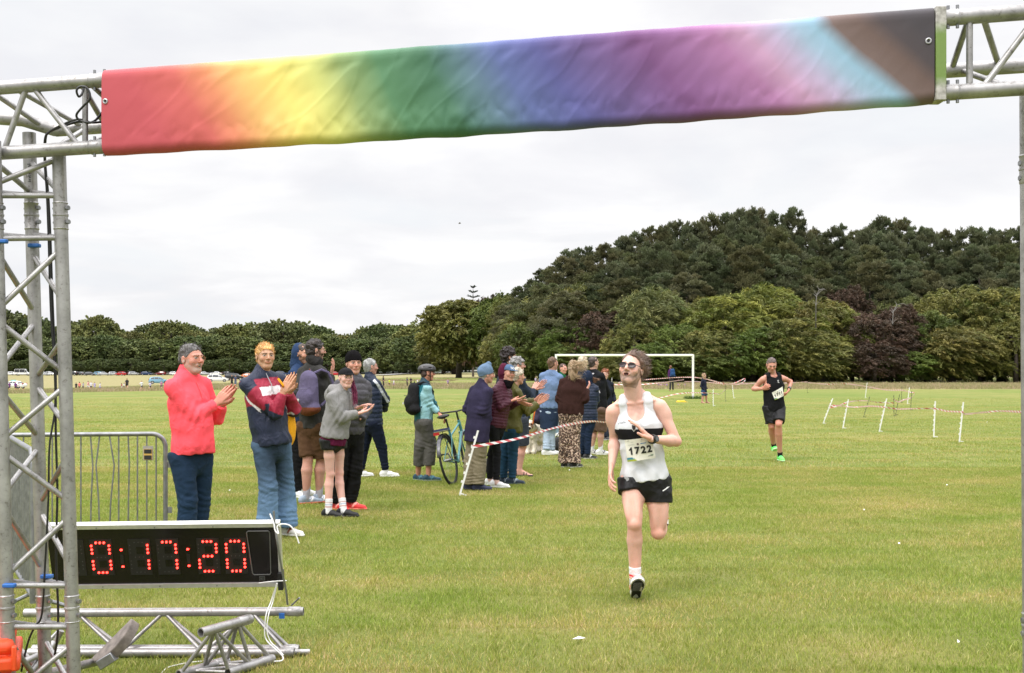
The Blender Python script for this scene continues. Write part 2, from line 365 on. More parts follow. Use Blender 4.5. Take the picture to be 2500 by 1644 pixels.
# ---------------------------------------------------------------- people
def dirs(yaw):
    """forward and right-hand vectors of a figure; yaw 0 faces the camera, +90 faces image right"""
    a = math.radians(yaw); return np.array([math.sin(a), -math.cos(a), 0]), np.array([-math.cos(a), -math.sin(a), 0])
SKIN = (.52, .29, .20)
class Person:
    def __init__(s, label, d, H=1.75, yaw=0, head=None, hyaw=None, hpitch=0, hroll=0, neck=None, pel=None, pyaw=None,
                 R=None, Lf=None, legR=None, legL=None, skin=SKIN, res=.009, hres=.0045, girth=1., shw=.163, group=None, cat='person', mouth='closed'):
        s.d = d; s.k = H/1.75; k = s.k; s.res = res; s.hres = hres; s.skin = np.array(skin); s.cov = dict(t=.028, a=.011, l=.02, l2=1); s.g = girth; s.mouth = mouth; s.trap = .036; s.nk = 1.
        q = lambda t: P(t[0], t[1], d+(t[2] if len(t) > 2 else 0))
        s.q = q; s.f, s.r = dirs(yaw); s.pf, s.pr = dirs(yaw if pyaw is None else pyaw)
        s.head = q(head); s.neck = q(neck); s.pel = q(pel)
        s.up = unit(s.neck-s.pel); s.r = unit(s.r-s.up*np.dot(s.r, s.up)); s.f = unit(np.cross(s.up, s.r))
        if np.dot(s.f, dirs(yaw)[0]) < 0: s.f = -s.f
        hf, hr = dirs(yaw if hyaw is None else hyaw); hu = np.array([0, 0, 1.])
        a = math.radians(hpitch); hf, hu = hf*math.cos(a)+hu*math.sin(a), hu*math.cos(a)-hf*math.sin(a)
        a = math.radians(hroll); hr, hu = hr*math.cos(a)-hu*math.sin(a), hu*math.cos(a)+hr*math.sin(a)
        s.HA = np.array([hr, hf, hu])
        s.shR = s.neck-s.up*.068*k+s.r*shw*k; s.shL = s.neck-s.up*.068*k-s.r*shw*k
        s.hipR = s.pel-np.array([0, 0, .02*k])+s.pr*.09*k; s.hipL = s.pel-np.array([0, 0, .02*k])-s.pr*.09*k
        s.arms = {}
        for nm, sh, A, sg in (('R', s.shR, R, 1), ('L', s.shL, Lf, -1)):
            if A is None: A = 'hang'
            if A == 'hang':
                el = sh+np.array([0, 0, -.28*k])+s.r*sg*.03-s.f*.03; wr = el+np.array([0, 0, -.24*k])+s.f*.06; hd = unit(np.array([0, 0, -1.])+s.f*.1); pn = -s.r*sg; cu = 25
            elif A == 'pocket':
                el = sh+np.array([0, 0, -.26*k])+s.r*sg*.08-s.f*.05; wr = el+np.array([0, 0, -.15*k])+s.f*.16-s.r*sg*.04; hd = unit(wr-el); pn = -s.r*sg; cu = 30
            else:
                el = q(A[0]) if not isinstance(A[0], np.ndarray) else A[0]; wr = q(A[1]) if not isinstance(A[1], np.ndarray) else A[1]
                hd = unit(q(A[2])-wr) if len(A) > 2 and A[2] is not None else unit(wr-el)
                pn = A[3] if len(A) > 3 and A[3] is not None else -s.r*sg
                cu = A[4] if len(A) > 4 else 20
                pn = {'L': np.array([-1., 0, 0]), 'R': np.array([1., 0, 0]), 'C': np.array([0, -1., 0]), 'F': np.array([0, 1., 0]), 'D': np.array([0, 0, -1.]), 'U': np.array([0, 0, 1.])}.get(pn, pn) if isinstance(pn, str) else pn
            s.arms[nm] = (sh, el, wr, hd, np.asarray(pn, float), cu, sg)
        s.legs = {}
        for nm, hp, A in (('R', s.hipR, legR), ('L', s.hipL, legL)):
            kn, an, fy = A[:3]; fr = len(A) > 3
            an = q(an)
            if not fr: an[2] = gz(an[0], an[1])+.085*k
            ff, _ = dirs(fy) if not isinstance(fy, (tuple, np.ndarray)) else (unit(fy), None)
            if kn is None: kn = (hp+an)*.5+s.pf*.03
            else: kn = q(kn)
            fu = A[4] if len(A) > 4 else np.array([0, 0, 1.])
            s.legs[nm] = (hp, kn, an, ff, unit(fu))
        base = (s.legs['R'][2]+s.legs['L'][2])*.5; base[2] = gz(base[0], base[1])
        s.root = empty('person', base, label, cat, group); s.base = base
    def gain(s, C): f = .60+.40*np.clip(C.max(1, keepdims=True)*1.15, 0, 1); return C*f
    def lh(s, V): return (V-s.head)@s.HA.T/s.k           # head-local coordinates
    def lt(s, V):                                        # torso-local: right, front, t along spine
        q = V-s.pel; return np.stack([q@s.r, q@s.f, (q@s.up)/np.linalg.norm(s.neck-s.pel)], 1)
    def put(s, name, V, Fc, mat, col, parent=None):
        par = parent or s.root
        off = s.base if parent is None else np.array(wm(parent).translation)
        me = mesh_np(name, V-off, Fc, mat, True, col); return link(name, me, par)
    def tp(s, t, x=0, y=0):  # torso point
        return s.pel+(s.neck-s.pel)*t+s.r*x*s.k+s.f*y*s.k
    # ---- naked body
    def head_prims(s):
        k = s.k; A = s.HA; c = s.head; W = lambda x, y, z: c+(A[0]*x+A[1]*y+A[2]*z)*k
        p = [Ell(W(0, -.014, .034), np.array([.074, .094, .084])*k, A, 0),
             Ell(W(0, .02, -.016), np.array([.062, .068, .086])*k, A, .03*k),
             Ell(W(0, .052, -.088), np.array([.028, .026, .022])*k, A, .025*k)]
        for g in (-1, 1):
            p += [Seg(W(g*.05, -.002, -.045), W(g*.02, .05, -.09), .02*k, .016*k, None, .025*k),
                  Seg(W(g*.012, .088, .03), W(g*.042, .072, .028), .008*k, .008*k, None, .012*k),
                  Ell(W(g*.042, .056, -.018), .022*k, None, .02*k),
                  Ell(W(g*.031, .098, .009), np.array([.016, .014, .011])*k, A, .008*k, True),
                  Ell(W(g*.031, .0735, .009), .0125*k, None, .003*k)]
        p += [Seg(W(0, .086, .022), W(0, .107, -.018), .008*k, .0115*k, None, .008*k), Ell(W(.011, .095, -.023), .008*k, None, .006*k), Ell(W(-.011, .095, -.023), .008*k, None, .006*k),
              Seg(W(-.02, .077, -.05), W(.02, .077, -.05), .009*k, .009*k, None, .01*k), Seg(W(-.012, .083, -.046), W(.012, .083, -.046), .0055*k, .0055*k, None, .004*k), Seg(W(-.012, .082, -.058), W(.012, .082, -.058), .006*k, .006*k, None, .004*k),
              Seg(W(-.018, .091, -.052), W(.018, .091, -.052), .002*k, .002*k, None, .003*k, (), True)]
        if s.mouth != 'closed': p += [Ell(W(0, .09, -.053), np.array([.019, .016, .009 if s.mouth == 'smile' else .012])*k, A, .004*k, True)]
        for g in (-1, 1):
            E = np.array([A[0]+A[1]*-.35*g*0, A[1], A[2]])
            p += [Ell(W(g*.079, -.008, .0), np.array([.008, .018, .031])*k, E, .006*k), Ell(W(g*.087, .0, .004), np.array([.006, .009, .016])*k, E, .004*k, True)]
        return p
    def neck_prims(s):
        k = s.k; A = s.HA; b = s.head+(A[2]*-.055+A[1]*-.018)*k
        return [Seg(b, s.neck-s.up*.02*k, (.055*k*s.nk, .057*k*s.nk), (.06*k*s.g*s.nk, .06*k*s.g*s.nk), s.r, .02*k)]
    def torso_prims(s, g=None, ex=0., k2=.03):
        k = s.k; g = g or s.g; T = s.tp; r = s.r
        rows = [(-.1, .15, .1, -.01), (.08, .155, .105, -.01), (.33, .135, .097, .0), (.66, .158, .115, .005), (.86, .128, .085, -.005)]
        o = []; ti = s.cov.get('t', 0); ex = ex-ti
        for a, b in zip(rows, rows[1:]):
            o.append(Seg(T(a[0], 0, a[3]), T(b[0], 0, b[3]), (a[1]*k*g+ex, a[2]*k*g+ex), (b[1]*k*g+ex, b[2]*k*g+ex), s.pr if a[0] < .1 else r, k2))
        for sh in (s.shR, s.shL): o += [Seg(T(.93, 0, -.01), sh, .046*k+ex, .047*k+ex, None, k2), Seg(T(1.1, 0, -.015), sh+s.up*.012*k, s.trap*k+ex*.6, .033*k+ex*.6, None, k2)]
        for hp in (() if s.cov.get('l', 0) else (s.hipR, s.hipL)): o.append(Ell(hp-s.pf*.035*k+np.array([0, 0, .02*k]), .088*k*g+ex, None, k2))
        return o
    def arm_prims(s, nm, ex=0.):
        k = s.k; sh, el, wr, hd, pn, cu, sg = s.arms[nm]; g = s.g**.5
        m = el+(wr-el)*.3; ex = ex-s.cov.get('a', 0)
        return [Seg(sh, el, (.047*k*g+ex), (.036*k*g+ex), None, .015), Seg(el, m, .037*k*g+ex, .039*k*g+ex, None, .012), Seg(m, wr, .039*k*g+ex, (.028*k+ex, .022*k+ex), np.cross(hd, pn), .012)]
    def leg_prims(s, nm, ex=0., g=None):
        k = s.k; hp, kn, an, ff, fu = s.legs[nm]; g = g or s.g; sh = unit(an-kn); cl = s.cov.get('l', 0); e0 = ex-cl; ex = ex-(cl if s.cov.get('l2') else 0)
        fwd = unit(np.cross(np.cross(sh, s.pf), sh)) if np.linalg.norm(np.cross(sh, s.pf)) > .2 else s.pf
        if np.dot(fwd, s.pf) < 0: fwd = -fwd
        c = kn+(an-kn)*.3-fwd*.012*k
        return [Seg(hp, hp+(kn-hp)*.45, .088*k*g+e0, .076*k*g+(e0+ex)/2, None, .025), Seg(hp+(kn-hp)*.45, kn, .076*k*g+(e0+ex)/2, .053*k*g+ex, None, .02), Seg(kn, c, .05*k*g+ex, .056*k*g+ex, None, .015),
                Seg(c, an, .056*k*g+ex, .034*k+ex, None, .015), Ell(kn+fwd*.018*k, .036*k, None, .02)]
    def foot_prims(s, nm):
        k = s.k; hp, kn, an, ff, fu = s.legs[nm]
        return [Seg(an-ff*.04*k-fu*.045*k, an+ff*.12*k-fu*.06*k, .034*k, .028*k, None, .02), Seg(an, an+ff*.1*k-fu*.05*k, .034*k, .028*k, None, .02), Seg(an+ff*.12*k-fu*.062*k, an+ff*.18*k-fu*.065*k, (.036*k, .018*k), (.03*k, .014*k), np.cross(ff, fu), .015)]
    def hand_prims(s, nm):
        k = s.k*1.02; sh, el, wr, hd, pn, cu, sg = s.arms[nm]
        pn = unit(pn-hd*np.dot(pn, hd)); lat = np.cross(hd, pn)*sg*1.0   # points to the little-finger or thumb side
        W = lambda a, b, c: wr+(hd*a+lat*b+pn*c)*k
        thumb = -1
        p = [Seg(wr-unit(wr-el)*.03*k, W(.02, 0, 0), (.027*k, .02*k), (.03*k, .017*k), lat, .01)]
        xs = [-.029, -.010, .010, .028]
        for i, x in enumerate(xs): p.append(Seg(W(.015, x*.6, 0), W([.092, .096, .092, .084][i], x, .002), (.014*k), (.0115*k), None, .008))
        for i, x in enumerate(xs):
            L0 = [.041, .046, .043, .034][i]; b = W([.092, .096, .092, .084][i], x, .002); a = math.radians(cu*(.6+.12*i)); sp = x*1.6
            for j, fr in enumerate((1, .68, .55)):
                dv = hd*math.cos(a)+pn*math.sin(a)+lat*sp; e = b+unit(dv)*L0*fr*k
                p.append(Seg(b, e, (.0095-.0009*j)*k, (.0088-.0011*j)*k, None, .002)); b = e; a += math.radians(cu*.8+4)
        b = W(.025, thumb*.026, .006); e = W(.065, thumb*.052, .02); p.append(Seg(b, e, .014*k, .0115*k, None, .008))
        e2 = W(.1, thumb*.058, .03); p.append(Seg(e, e2, .011*k, .0085*k, None, .004))
        return p
    def body(s, hands=('R', 'L'), face=True, hair_c=(.05, .03, .02), beard=0, beard_c=None, brows=True, feet=False, tint=None, lips=True, eyes=True):
        h = s.res; Vs = []; Fs = []; Cs = []; n = 0
        pr = s.torso_prims()+s.neck_prims()
        for a in 'RL': pr += s.arm_prims(a)+s.leg_prims(a)
        if getattr(s, 'musc', 0):
            k = s.k
            for a in 'RL':
                hp, kn, an, ff, fu = s.legs[a]; sg = 1 if a == 'R' else -1; ax = unit(kn-hp); fw = unit(s.pf-ax*np.dot(s.pf, ax)); sd = np.cross(ax, fw); sd = sd if np.dot(sd, s.pr*sg) > 0 else -sd
                M3 = np.array([sd, fw, ax]); q = lambda t, x, y: hp+(kn-hp)*t+sd*x*k+fw*y*k
                pr += [Ell(q(.5, .035, .035), np.array([.036, .038, .15])*k, M3, .014), Ell(q(.52, -.02, .04), np.array([.032, .034, .15])*k, M3, .014), Ell(q(.82, -.034, .018), np.array([.024, .026, .055])*k, M3, .012), Ell(q(.8, .036, .012), np.array([.018, .024, .06])*k, M3, .012)]
                ax = unit(an-kn); rf = s.pf if abs(np.dot(s.pf, ax)) < .8 else s.up; fw = unit(rf-ax*np.dot(rf, ax)); sd = np.cross(ax, fw); sd = sd if np.dot(sd, s.pr*sg) > 0 else -sd; M3 = np.array([sd, fw, ax]); q = lambda t, x, y: kn+(an-kn)*t+sd*x*k+fw*y*k
                pr += [Ell(q(.3, -.022, -.03), np.array([.03, .032, .1])*k, M3, .012), Ell(q(.27, .022, -.028), np.array([.028, .03, .09])*k, M3, .012), Ell(q(.35, .02, .022), np.array([.018, .02, .13])*k, M3, .01), Ell(q(-.01, 0, .03), np.array([.024, .018, .028])*k, M3, .012)]
                sh, el, wr = s.arms[a][:3]; ax = unit(el-sh); M3 = np.array([unit(np.cross(ax, s.f)), unit(np.cross(unit(np.cross(ax, s.f)), ax)), ax]); fr = M3[1] if np.dot(M3[1], s.f) > 0 else -M3[1]
                pr += [Ell(sh+ax*.05*k+s.r*sg*.012, np.array([.044, .044, .075])*k, M3, .015), Ell(sh+(el-sh)*.58+fr*.016*k, np.array([.028, .026, .08])*k, M3, .012), Ell(sh+(el-sh)*.55-fr*.018*k, np.array([.026, .026, .09])*k, M3, .012), Ell(el+(wr-el)*.24, np.array([.036, .036, .036])*k, None, .02)]
                pr += [Seg(s.tp(.955, sg*.02, .062), s.tp(.965, sg*.13, .035), .0105*k, .011*k, None, .010), Seg(s.head+(s.HA[0]*sg*.06-s.HA[1]*.03-s.HA[2]*.05)*k, s.tp(.95, sg*.016, .055), .012*k, .009*k, None, .014)]
        if feet: pr += s.foot_prims('R')+s.foot_prims('L')
        V, Fc = sdf_mesh(pr, h); V = relax(V, Fc, 1, .4)
        s.skin = s.skin*np.array([.93, .9, .9]); C = np.tile(s.skin, (len(V), 1)); C *= (1+.06*nz(V, 14, 3))[:, None]; fl = np.clip(nz(V, 9, 21)*.5+.3, 0, 1)[:, None]*.35; C = C*(1-fl)+C*np.array([1.05, .80, .78])*fl
        for a in 'RL':                                        # knees, elbows a little redder
            for jt, rr in ((s.legs[a][1], .07), (s.arms[a][1], .05)):
                w_ = np.exp(-((V-jt)**2).sum(1)/rr**2)[:, None]*.45; C = C*(1-w_)+C*np.array([1.08, .72, .68])*w_
        Vs.append(V); Fs.append(Fc); Cs.append(C); n += len(V)
        hp = s.head_prims()+s.neck_prims()
        V, Fc = sdf_mesh(hp, s.hres); V = relax(V, Fc, 1, .25); q = s.lh(V); x, y, z = q.T
        C = np.tile(s.skin, (len(V), 1)); C *= (1+.05*nz(V, 40, 4))[:, None]
        fr = y > .045
        ck = np.exp(-(((np.abs(x)-.042)/.02)**2+((z+.02)/.02)**2))*fr; C = C*(1-.35*ck[:, None])+.35*ck[:, None]*C*np.array([1.12, .68, .66])
        ns = np.exp(-((x/.014)**2+((z+.014)/.02)**2))*(y > .085); C = C*(1-.4*ns[:, None])+.4*ns[:, None]*C*np.array([1.1, .7, .68])
        hc = np.array(hair_c)
        if beard:
            bc = np.array(beard_c if beard_c is not None else hair_c)
            m = ((z < -.03-.0*np.abs(x)) | ((z < .0) & (np.abs(x) > .05) & (y < .045))) & (z > -.125) & (y > -.012)
            m &= ~(((x/.022)**2+((z+.052)/.012)**2 < 1)); m &= ~((np.abs(x) < .045) & (z > -.036) & (np.abs(x) > .026))
            nn = .75+.35*nz(V, 160, 7); w_ = (m*beard*np.clip(nn, .3, 1.2))[:, None]; w_ = np.clip(w_, 0, 1); C = C*(1-w_)+bc*w_
        if brows:
            m = fr & (np.abs(x) > .012) & (np.abs(x) < .047) & (np.abs(z-(.029-.25*np.maximum(0, np.abs(x)-.034))) < .0048); C[m] = C[m]*.25+hc*.75
        if eyes:
            ex_ = np.abs(x)-.031; m = fr & ((ex_/.0145)**2+((z-.009)/.0068)**2 < 1) & (y > .06); C[m] = (.36, .3, .27)
            m = fr & (ex_**2+(z-.009)**2 < .0058**2); C[m] = (.03, .02, .015)
            m = fr & (np.abs(ex_) < .016) & (np.abs(z-.0165) < .0022); C[m] *= .45
        if lips:
            m = fr & ((x/.024)**2+((z+.052)/.0095)**2 < 1) & (y > .07); C[m] = s.skin*np.array([.9, .66, .64])
        if s.mouth != 'closed':
            m = fr & ((x/.018)**2+((z+.053)/(.0075 if s.mouth == 'smile' else .011))**2 < 1); C[m] = (.06, .015, .012)
            if s.mouth == 'smile': m &= (z > -.053); C[m] = (.6, .57, .5)
        Vs.append(V); Fs.append(Fc+n); Cs.append(C); n += len(V)
        for a in hands:
            V, Fc = sdf_mesh(s.hand_prims(a), max(.0035, s.hres*.9)); C = np.tile(s.skin*np.array([1.02, .9, .86]), (len(V), 1)); C *= (1+.06*nz(V, 60, 5))[:, None]
            Vs.append(V); Fs.append(Fc+n); Cs.append(C); n += len(V)
        C = np.concatenate(Cs)
        if tint: V_ = np.concatenate(Vs); C = tint(s, V_, C)
        return s.put('body', np.concatenate(Vs), np.concatenate(Fs), M['skin'], C)
    # ---- clothes
    def top(s, rows, color, hem, sleeve=(.062, .052, .042), slen=1., name='jacket', mat='cloth', wr=(.006, 14), collar=.05, belly=0, puff=0, vest=False, seed=1, res=None, extra=(), kk=.03, neckcut=True, cuff=True, arms='RL', sh_r=.06, subs=()):
        k = s.k; T = s.tp; o = []; h = res or s.res
        hemc = ((T(hem), -s.up),)
        for a, b in zip(rows, rows[1:]):
            o.append(Seg(T(a[0], 0, a[3] if len(a) > 3 else 0), T(b[0], 0, b[3] if len(b) > 3 else 0), (a[1]*k, a[2]*k), (b[1]*k, b[2]*k), s.r, kk))
        if belly: o.append(Ell(T(.35, 0, .055), np.array([.13, .085+belly, .15])*k, np.array([s.r, s.f, s.up]), .05))
        if not vest:
            for sh in (s.shR, s.shL): o += [Seg(T(.93, 0, -.01), sh, .056*k, sh_r*.92*k, None, kk), Seg(T(1.04, 0, -.012), sh+s.up*.01*k, .05*k, .045*k, None, kk)]
            for a in arms:
                sh, el, w_, hd, pn, cu, sg = s.arms[a]; r0, r1, r2 = [q_*k*f_ for q_, f_ in zip(sleeve, (.86, .92, 1))]
                o.append(Seg(sh, el, r0, r1, None, .02))
                if slen > .5:
                    e = el+(w_-el)*min(1, (slen-.5)*2); ax = unit(w_-el)
                    o.append(Seg(el, e, r1, r2, None, .015, ((e-ax*.004, ax),)))
                else:
                    e = sh+(el-sh)*slen*2
        if collar: o.append(Seg(T(.97, 0, -.012), T(.97, 0, -.012)+(unit(s.head-s.neck)*.5+s.up*.5)*(collar+.03)*k, .07*k, .064*k, None, .015))
        o += list(extra)
        V, Fc = sdf_mesh(o+list(subs), h, clip=hemc); V = relax(V, Fc, 1, .35)
        Nn = normals(V, Fc); q = s.lt(V)
        V0 = V.copy()
        f1 = nz(V, wr[1], seed, (1, 1, 1.5)); f2 = nz(V, wr[1]*2.3, seed+9, (1, 1, .8))
        amp = wr[0]*(f1*.8+(1-np.abs(f2)*2)*.35)
        for a in arms:                                      # tighter creases round the elbows
            el = s.arms[a][1]; ww = np.exp(-((V-el)**2).sum(1)/.09**2); amp += ww*wr[0]*1.2*np.sin(((V-el)@unit(s.arms[a][2]-s.arms[a][0]))*110)
        ww = np.exp(-((q[:, 2]-hem-.05)/.12)**2); amp += ww*wr[0]*.8*np.sin(np.arctan2(q[:, 0], q[:, 1])*9+f1*2)
        if puff:
            ph = q[:, 2]*np.linalg.norm(s.neck-s.pel)
            for a in arms:
                sh, el, w_ = s.arms[a][:3]
                for A_, B_ in ((sh, el), (el, w_)):
                    ax = unit(B_-A_); t = np.clip(((V-A_)@ax), 0, np.linalg.norm(B_-A_)); dd = np.linalg.norm(V-A_-t[:, None]*ax, axis=1); m = (dd < .075*k) & (np.abs(q[:, 0]) > .12*k); ph = np.where(m, t+np.linalg.norm(A_-sh), ph)
            amp += .010*(np.sqrt(np.abs(np.sin(ph*math.pi/puff)))-.7)
        V = V+Nn*amp[:, None]
        C = s.gain(color(s, V0, q) if callable(color) else np.tile(np.array(color, float), (len(V), 1)))
        return s.put(name, V, Fc, M[mat], C)
    def legs_wear(s, color, radii=(.1, .075, .06), llen=1., name='trousers', mat='denim', waist=.2, wr=(.006, 14), seed=2, res=None, hipr=(.150, .115), split=False, hem_extra=0, kk=.025, low=-.0):
        k = s.k; T = s.tp; h = res or s.res; o = []
        r0, r1, r2 = [q_*k*f_ for q_, f_ in zip(radii, (.9, .93, 1))]; hipr = (min(hipr[0], .158), min(hipr[1], .125))
        o.append(Seg(T(-.03, 0, -.01), T(waist, 0, -.005), (hipr[0]*k, hipr[1]*k), (hipr[0]*.93*k, hipr[1]*.93*k), s.pr, kk))
        o.append(Seg(T(-.1, 0, 0), T(.0, 0, -.0), (.125*k, .1*k), (.14*k, .11*k), s.pr, kk))
        for a in 'RL':
            hp, kn, an, ff, fu = s.legs[a]
            o.append(Ell(hp-s.pf*.028*k+np.array([0, 0, .015*k]), r0*.96, None, kk))
            ll_ = llen[0 if a == 'R' else 1] if isinstance(llen, tuple) else llen
            if ll_ <= .5:
                e = hp+(kn-hp)*ll_*2; ax = unit(kn-hp); rr = r0+(r1-r0)*ll_*2
                o.append(Seg(hp, e+ax*.03, r0, rr+hem_extra, None, kk, ((e, ax),)))
            else:
                o.append(Seg(hp, kn, r0, r1, None, kk)); e = kn+(an-kn)*(ll_-.5)*2; ax = unit(an-kn)
                o.append(Seg(kn, e+ax*.03, r1, r1+(r2-r1)*min(1, (ll_-.5)*2), None, .015, ((e, ax),)))
        V, Fc = sdf_mesh(o, h, clip=((T(waist), s.up),)); V = relax(V, Fc, 1, .35); Nn = normals(V, Fc); V0 = V.copy()
        f1 = nz(V, wr[1], seed, (1, 1, .8)); amp = wr[0]*(f1*.7+(1-np.abs(nz(V, wr[1]*2, seed+4, (1, 1, 1.6)))*2)*.35)
        for a in 'RL':
            kn = s.legs[a][1]; ww = np.exp(-((V-kn)**2).sum(1)/.10**2); amp += ww*wr[0]*.7*np.sin(V[:, 2]*120+V[:, 0]*40+f1*2)
            if not isinstance(llen, tuple) and llen > .9: an = s.legs[a][2]; ww = np.exp(-((V-an-np.array([0, 0, .06]))**2).sum(1)/.09**2); amp += ww*wr[0]*1.1*np.sin(V[:, 2]*150+f1*3)
        V = V+Nn*amp[:, None]
        C = s.gain(color(s, V0, s.lt(V0)) if callable(color) else np.tile(np.array(color, float), (len(V), 1)))
        return s.put(name, V, Fc, M[mat], C)
    def shoes(s, color, sole=(.6, .6, .58), accent=None, name='shoe', which='RL', big=1.):
        for a in which:
            k = s.k*big; hp, kn, an, ff, fu = s.legs[a]; lat = np.cross(ff, fu)
            b = an-fu*.085*s.k
            W = lambda x, z, y=0: b+(ff*x+fu*z+lat*y)*k
            o = [Seg(W(-.055, .045), W(.06, .05), (.034*k, .042*k), (.036*k, .038*k), lat, .02), Seg(W(.05, .042), W(.16, .032), (.037*k, .034*k), (.031*k, .025*k), lat, .02),
                 Seg(W(-.03, .07), W(-.01, .1), .037*k, .036*k, None, .02)]
            o += [Seg(W(-.06, .014), W(.06, .012), (.035*k, .016*k), (.036*k, .014*k), lat, .006), Seg(W(.06, .012), W(.18, .018), (.041*k, .014*k), (.029*k, .012*k), lat, .006)]
            V, Fc = sdf_mesh(o, max(.005, s.res*.6), clip=((b, -fu), (W(0, .1), fu))); zz = (V-b)@fu/k; xx = (V-b)@ff/k
            C = np.tile(np.array(color, float), (len(V), 1)); C[zz < .024] = sole
            if accent is not None: m = (zz > .03) & (np.abs((xx-.04)-(zz-.03)*.6) < .012); C[m] = accent; m = (xx > .02) & (xx < .1) & (zz > .06) & (np.sin(xx*260) > .2); C[m] = accent
            s.put(name, V, Fc, M['rubber'], C)
    def socks(s, color, top=.1, name='sock', which='RL', stripe=None):
        for a in which:
            k = s.k; hp, kn, an, ff, fu = s.legs[a]; u_ = unit(kn-an)
            V, Fc = sdf_mesh([Seg(an-u_*.02, an+u_*top*k, .04*k, .043*k, None, 0, ((an+u_*top*k, u_),))], max(.005, s.res*.6)); t = (V-an)@u_
            C = np.tile(np.array(color, float), (len(V), 1))
            if stripe: 
                for lo_, hi_, c_ in stripe: C[(t > lo_*k) & (t < hi_*k)] = c_
            s.put(name, V, Fc, M['cloth'], C)
    def hair(s, color, th=.012, line=((.072, .07), (-.05, -.06)), rough=.004, freq=60, name='hair', spikes=350, slen=.03, comb=(0, -.4, 1), mat='hair', extra=(), vol=(0, 0, 0), grey=None, jit=.6, seed=3, sw=.0022):
        k = s.k; A = s.HA; W = lambda x, y, z: s.head+(A[0]*x+A[1]*y+A[2]*z)*k
        o = [Ell(W(vol[0], -.016+vol[1], .036+vol[2]), np.array([.0745+th*(.30 if th < .015 else .75), .094+th*.7, .083+th*1.15])*k, A, 0), Ell(W(0, -.045, -.02), np.array([.060+th*.4, .05+th*.4, .07])*k, A, .03)]
        o += list(extra(W, A, k) if callable(extra) else extra)
        (y0, z0), (y1, z1) = line; nn = unit(np.array([0, z0-z1, -(y0-y1)])); n_w = A[1]*nn[1]+A[2]*nn[2]
        for g in (-1, 1): o.append(Ell(W(g*.082, -.006, -.004), np.array([.016, .02, .03])*k, A, .006, True))
        V, Fc = sdf_mesh(o, s.hres, clip=((W(0, y0, z0), n_w),)) if line[0][0] < 5 else sdf_mesh(o, s.hres)
        Nn = normals(V, Fc); am = rough*(nz(V, freq, seed)+.6*nz(V, freq*2.1, seed+1)); V = V+Nn*am[:, None]
        c = np.array(color, float)*.72; C = c*(1+.35*nz(V, freq*1.3, seed+5))[:, None].clip(.5, 1.6)
        if grey is not None: g_, amt = grey; g_ = np.array(g_)*.72; w_ = np.clip(amt+.4*nz(V, 90, 11), 0, 1)[:, None]; C = C*(1-w_)+g_*w_
        C = np.clip(C, 0, 1)
        rs = np.random.RandomState(seed)
        if spikes:
            ii = rs.randint(0, len(V), spikes); cd = np.array(comb, float); cdw = A[0]*cd[0]+A[1]*cd[1]+A[2]*cd[2]
            sv = []; sf = []; scl = []
            for i in ii:
                dv = unit(Nn[i]*.6+cdw*.8+rs.randn(3)*jit); ln = slen*rs.uniform(.4, 1.2)*k; sd_ = unit(np.cross(dv, rs.randn(3)))*sw
                b = V[i]-Nn[i]*.003; n0 = len(V)+len(sv); mid = b+dv*ln*.6; tip = b+unit(dv+cdw*.4)*ln
                sv += [b-sd_, b+sd_, mid+sd_*.7, mid-sd_*.7, tip, tip]; sf += [(n0, n0+1, n0+2, n0+3), (n0+3, n0+2, n0+5, n0+4)]; scl += [C[i]*rs.uniform(.7, 1.25)]*6
            V = np.concatenate([V, np.array(sv)]); Fc = np.concatenate([Fc, np.array(sf)]); C = np.concatenate([C, np.clip(np.array(scl), 0, 1)])
        return s.put(name, V, Fc, M[mat], C)
    def locks(s, starts, n=120, color=(.5, .35, .2), name='hair_lock', width=.004, seed=5, spread=.02, parent=None):
        """starts: list of polylines in head-local coordinates; each becomes a bundle of fine ribbons"""
        k = s.k; A = s.HA; rs = np.random.RandomState(seed); sv = []; sf = []; cl = []
        for pl in starts:
            pl = np.array(pl, float)
            for j in range(n//len(starts)):
                off = rs.randn(3)*spread; amp = rs.uniform(.6, 1.3); m = 9; ts = np.linspace(0, rs.uniform(.65, 1), m)*(len(pl)-1)
                i0 = np.minimum(ts.astype(int), len(pl)-2); fr = (ts-i0)[:, None]; q = pl[i0]*(1-fr)+pl[i0+1]*fr
                q = q+off*(.35+ts[:, None]/(len(pl)-1)*amp)+.006*np.sin(ts[:, None]*3+rs.rand(3)*6)
                wv = s.head+(q@A)*k; side = unit(rs.randn(3))*width*.5; n0 = len(sv)
                for a in range(m):
                    f_ = 1-.7*a/(m-1); sv += [wv[a]-side*f_, wv[a]+side*f_]
                sf += [(n0+2*a, n0+2*a+1, n0+2*a+3, n0+2*a+2) for a in range(m-1)]; cl += [np.clip(np.array(color)*rs.uniform(.65, 1.35), 0, 1)]*(2*m)
        return s.put(name, np.array(sv), np.array(sf), M['hair'], np.array(cl), parent)
    def hat(s, prims, color, name, mat='fleece', clip=(), rough=.0015, seed=8, res=None):
        k = s.k; A = s.HA; W = lambda x, y, z: s.head+(A[0]*x+A[1]*y+A[2]*z)*k
        cl = [(W(*p), A[0]*n[0]+A[1]*n[1]+A[2]*n[2]) for p, n in clip]
        V, Fc = sdf_mesh(prims(W, A, k), res or s.hres, clip=cl); V = relax(V, Fc, 1, .3); Nn = normals(V, Fc); V = V+Nn*(rough*nz(V, 50, seed))[:, None]
        q = s.lh(V); C = s.gain(color(q) if callable(color) else np.tile(np.array(color, float), (len(V), 1)))
        return s.put(name, V, Fc, M[mat], C)
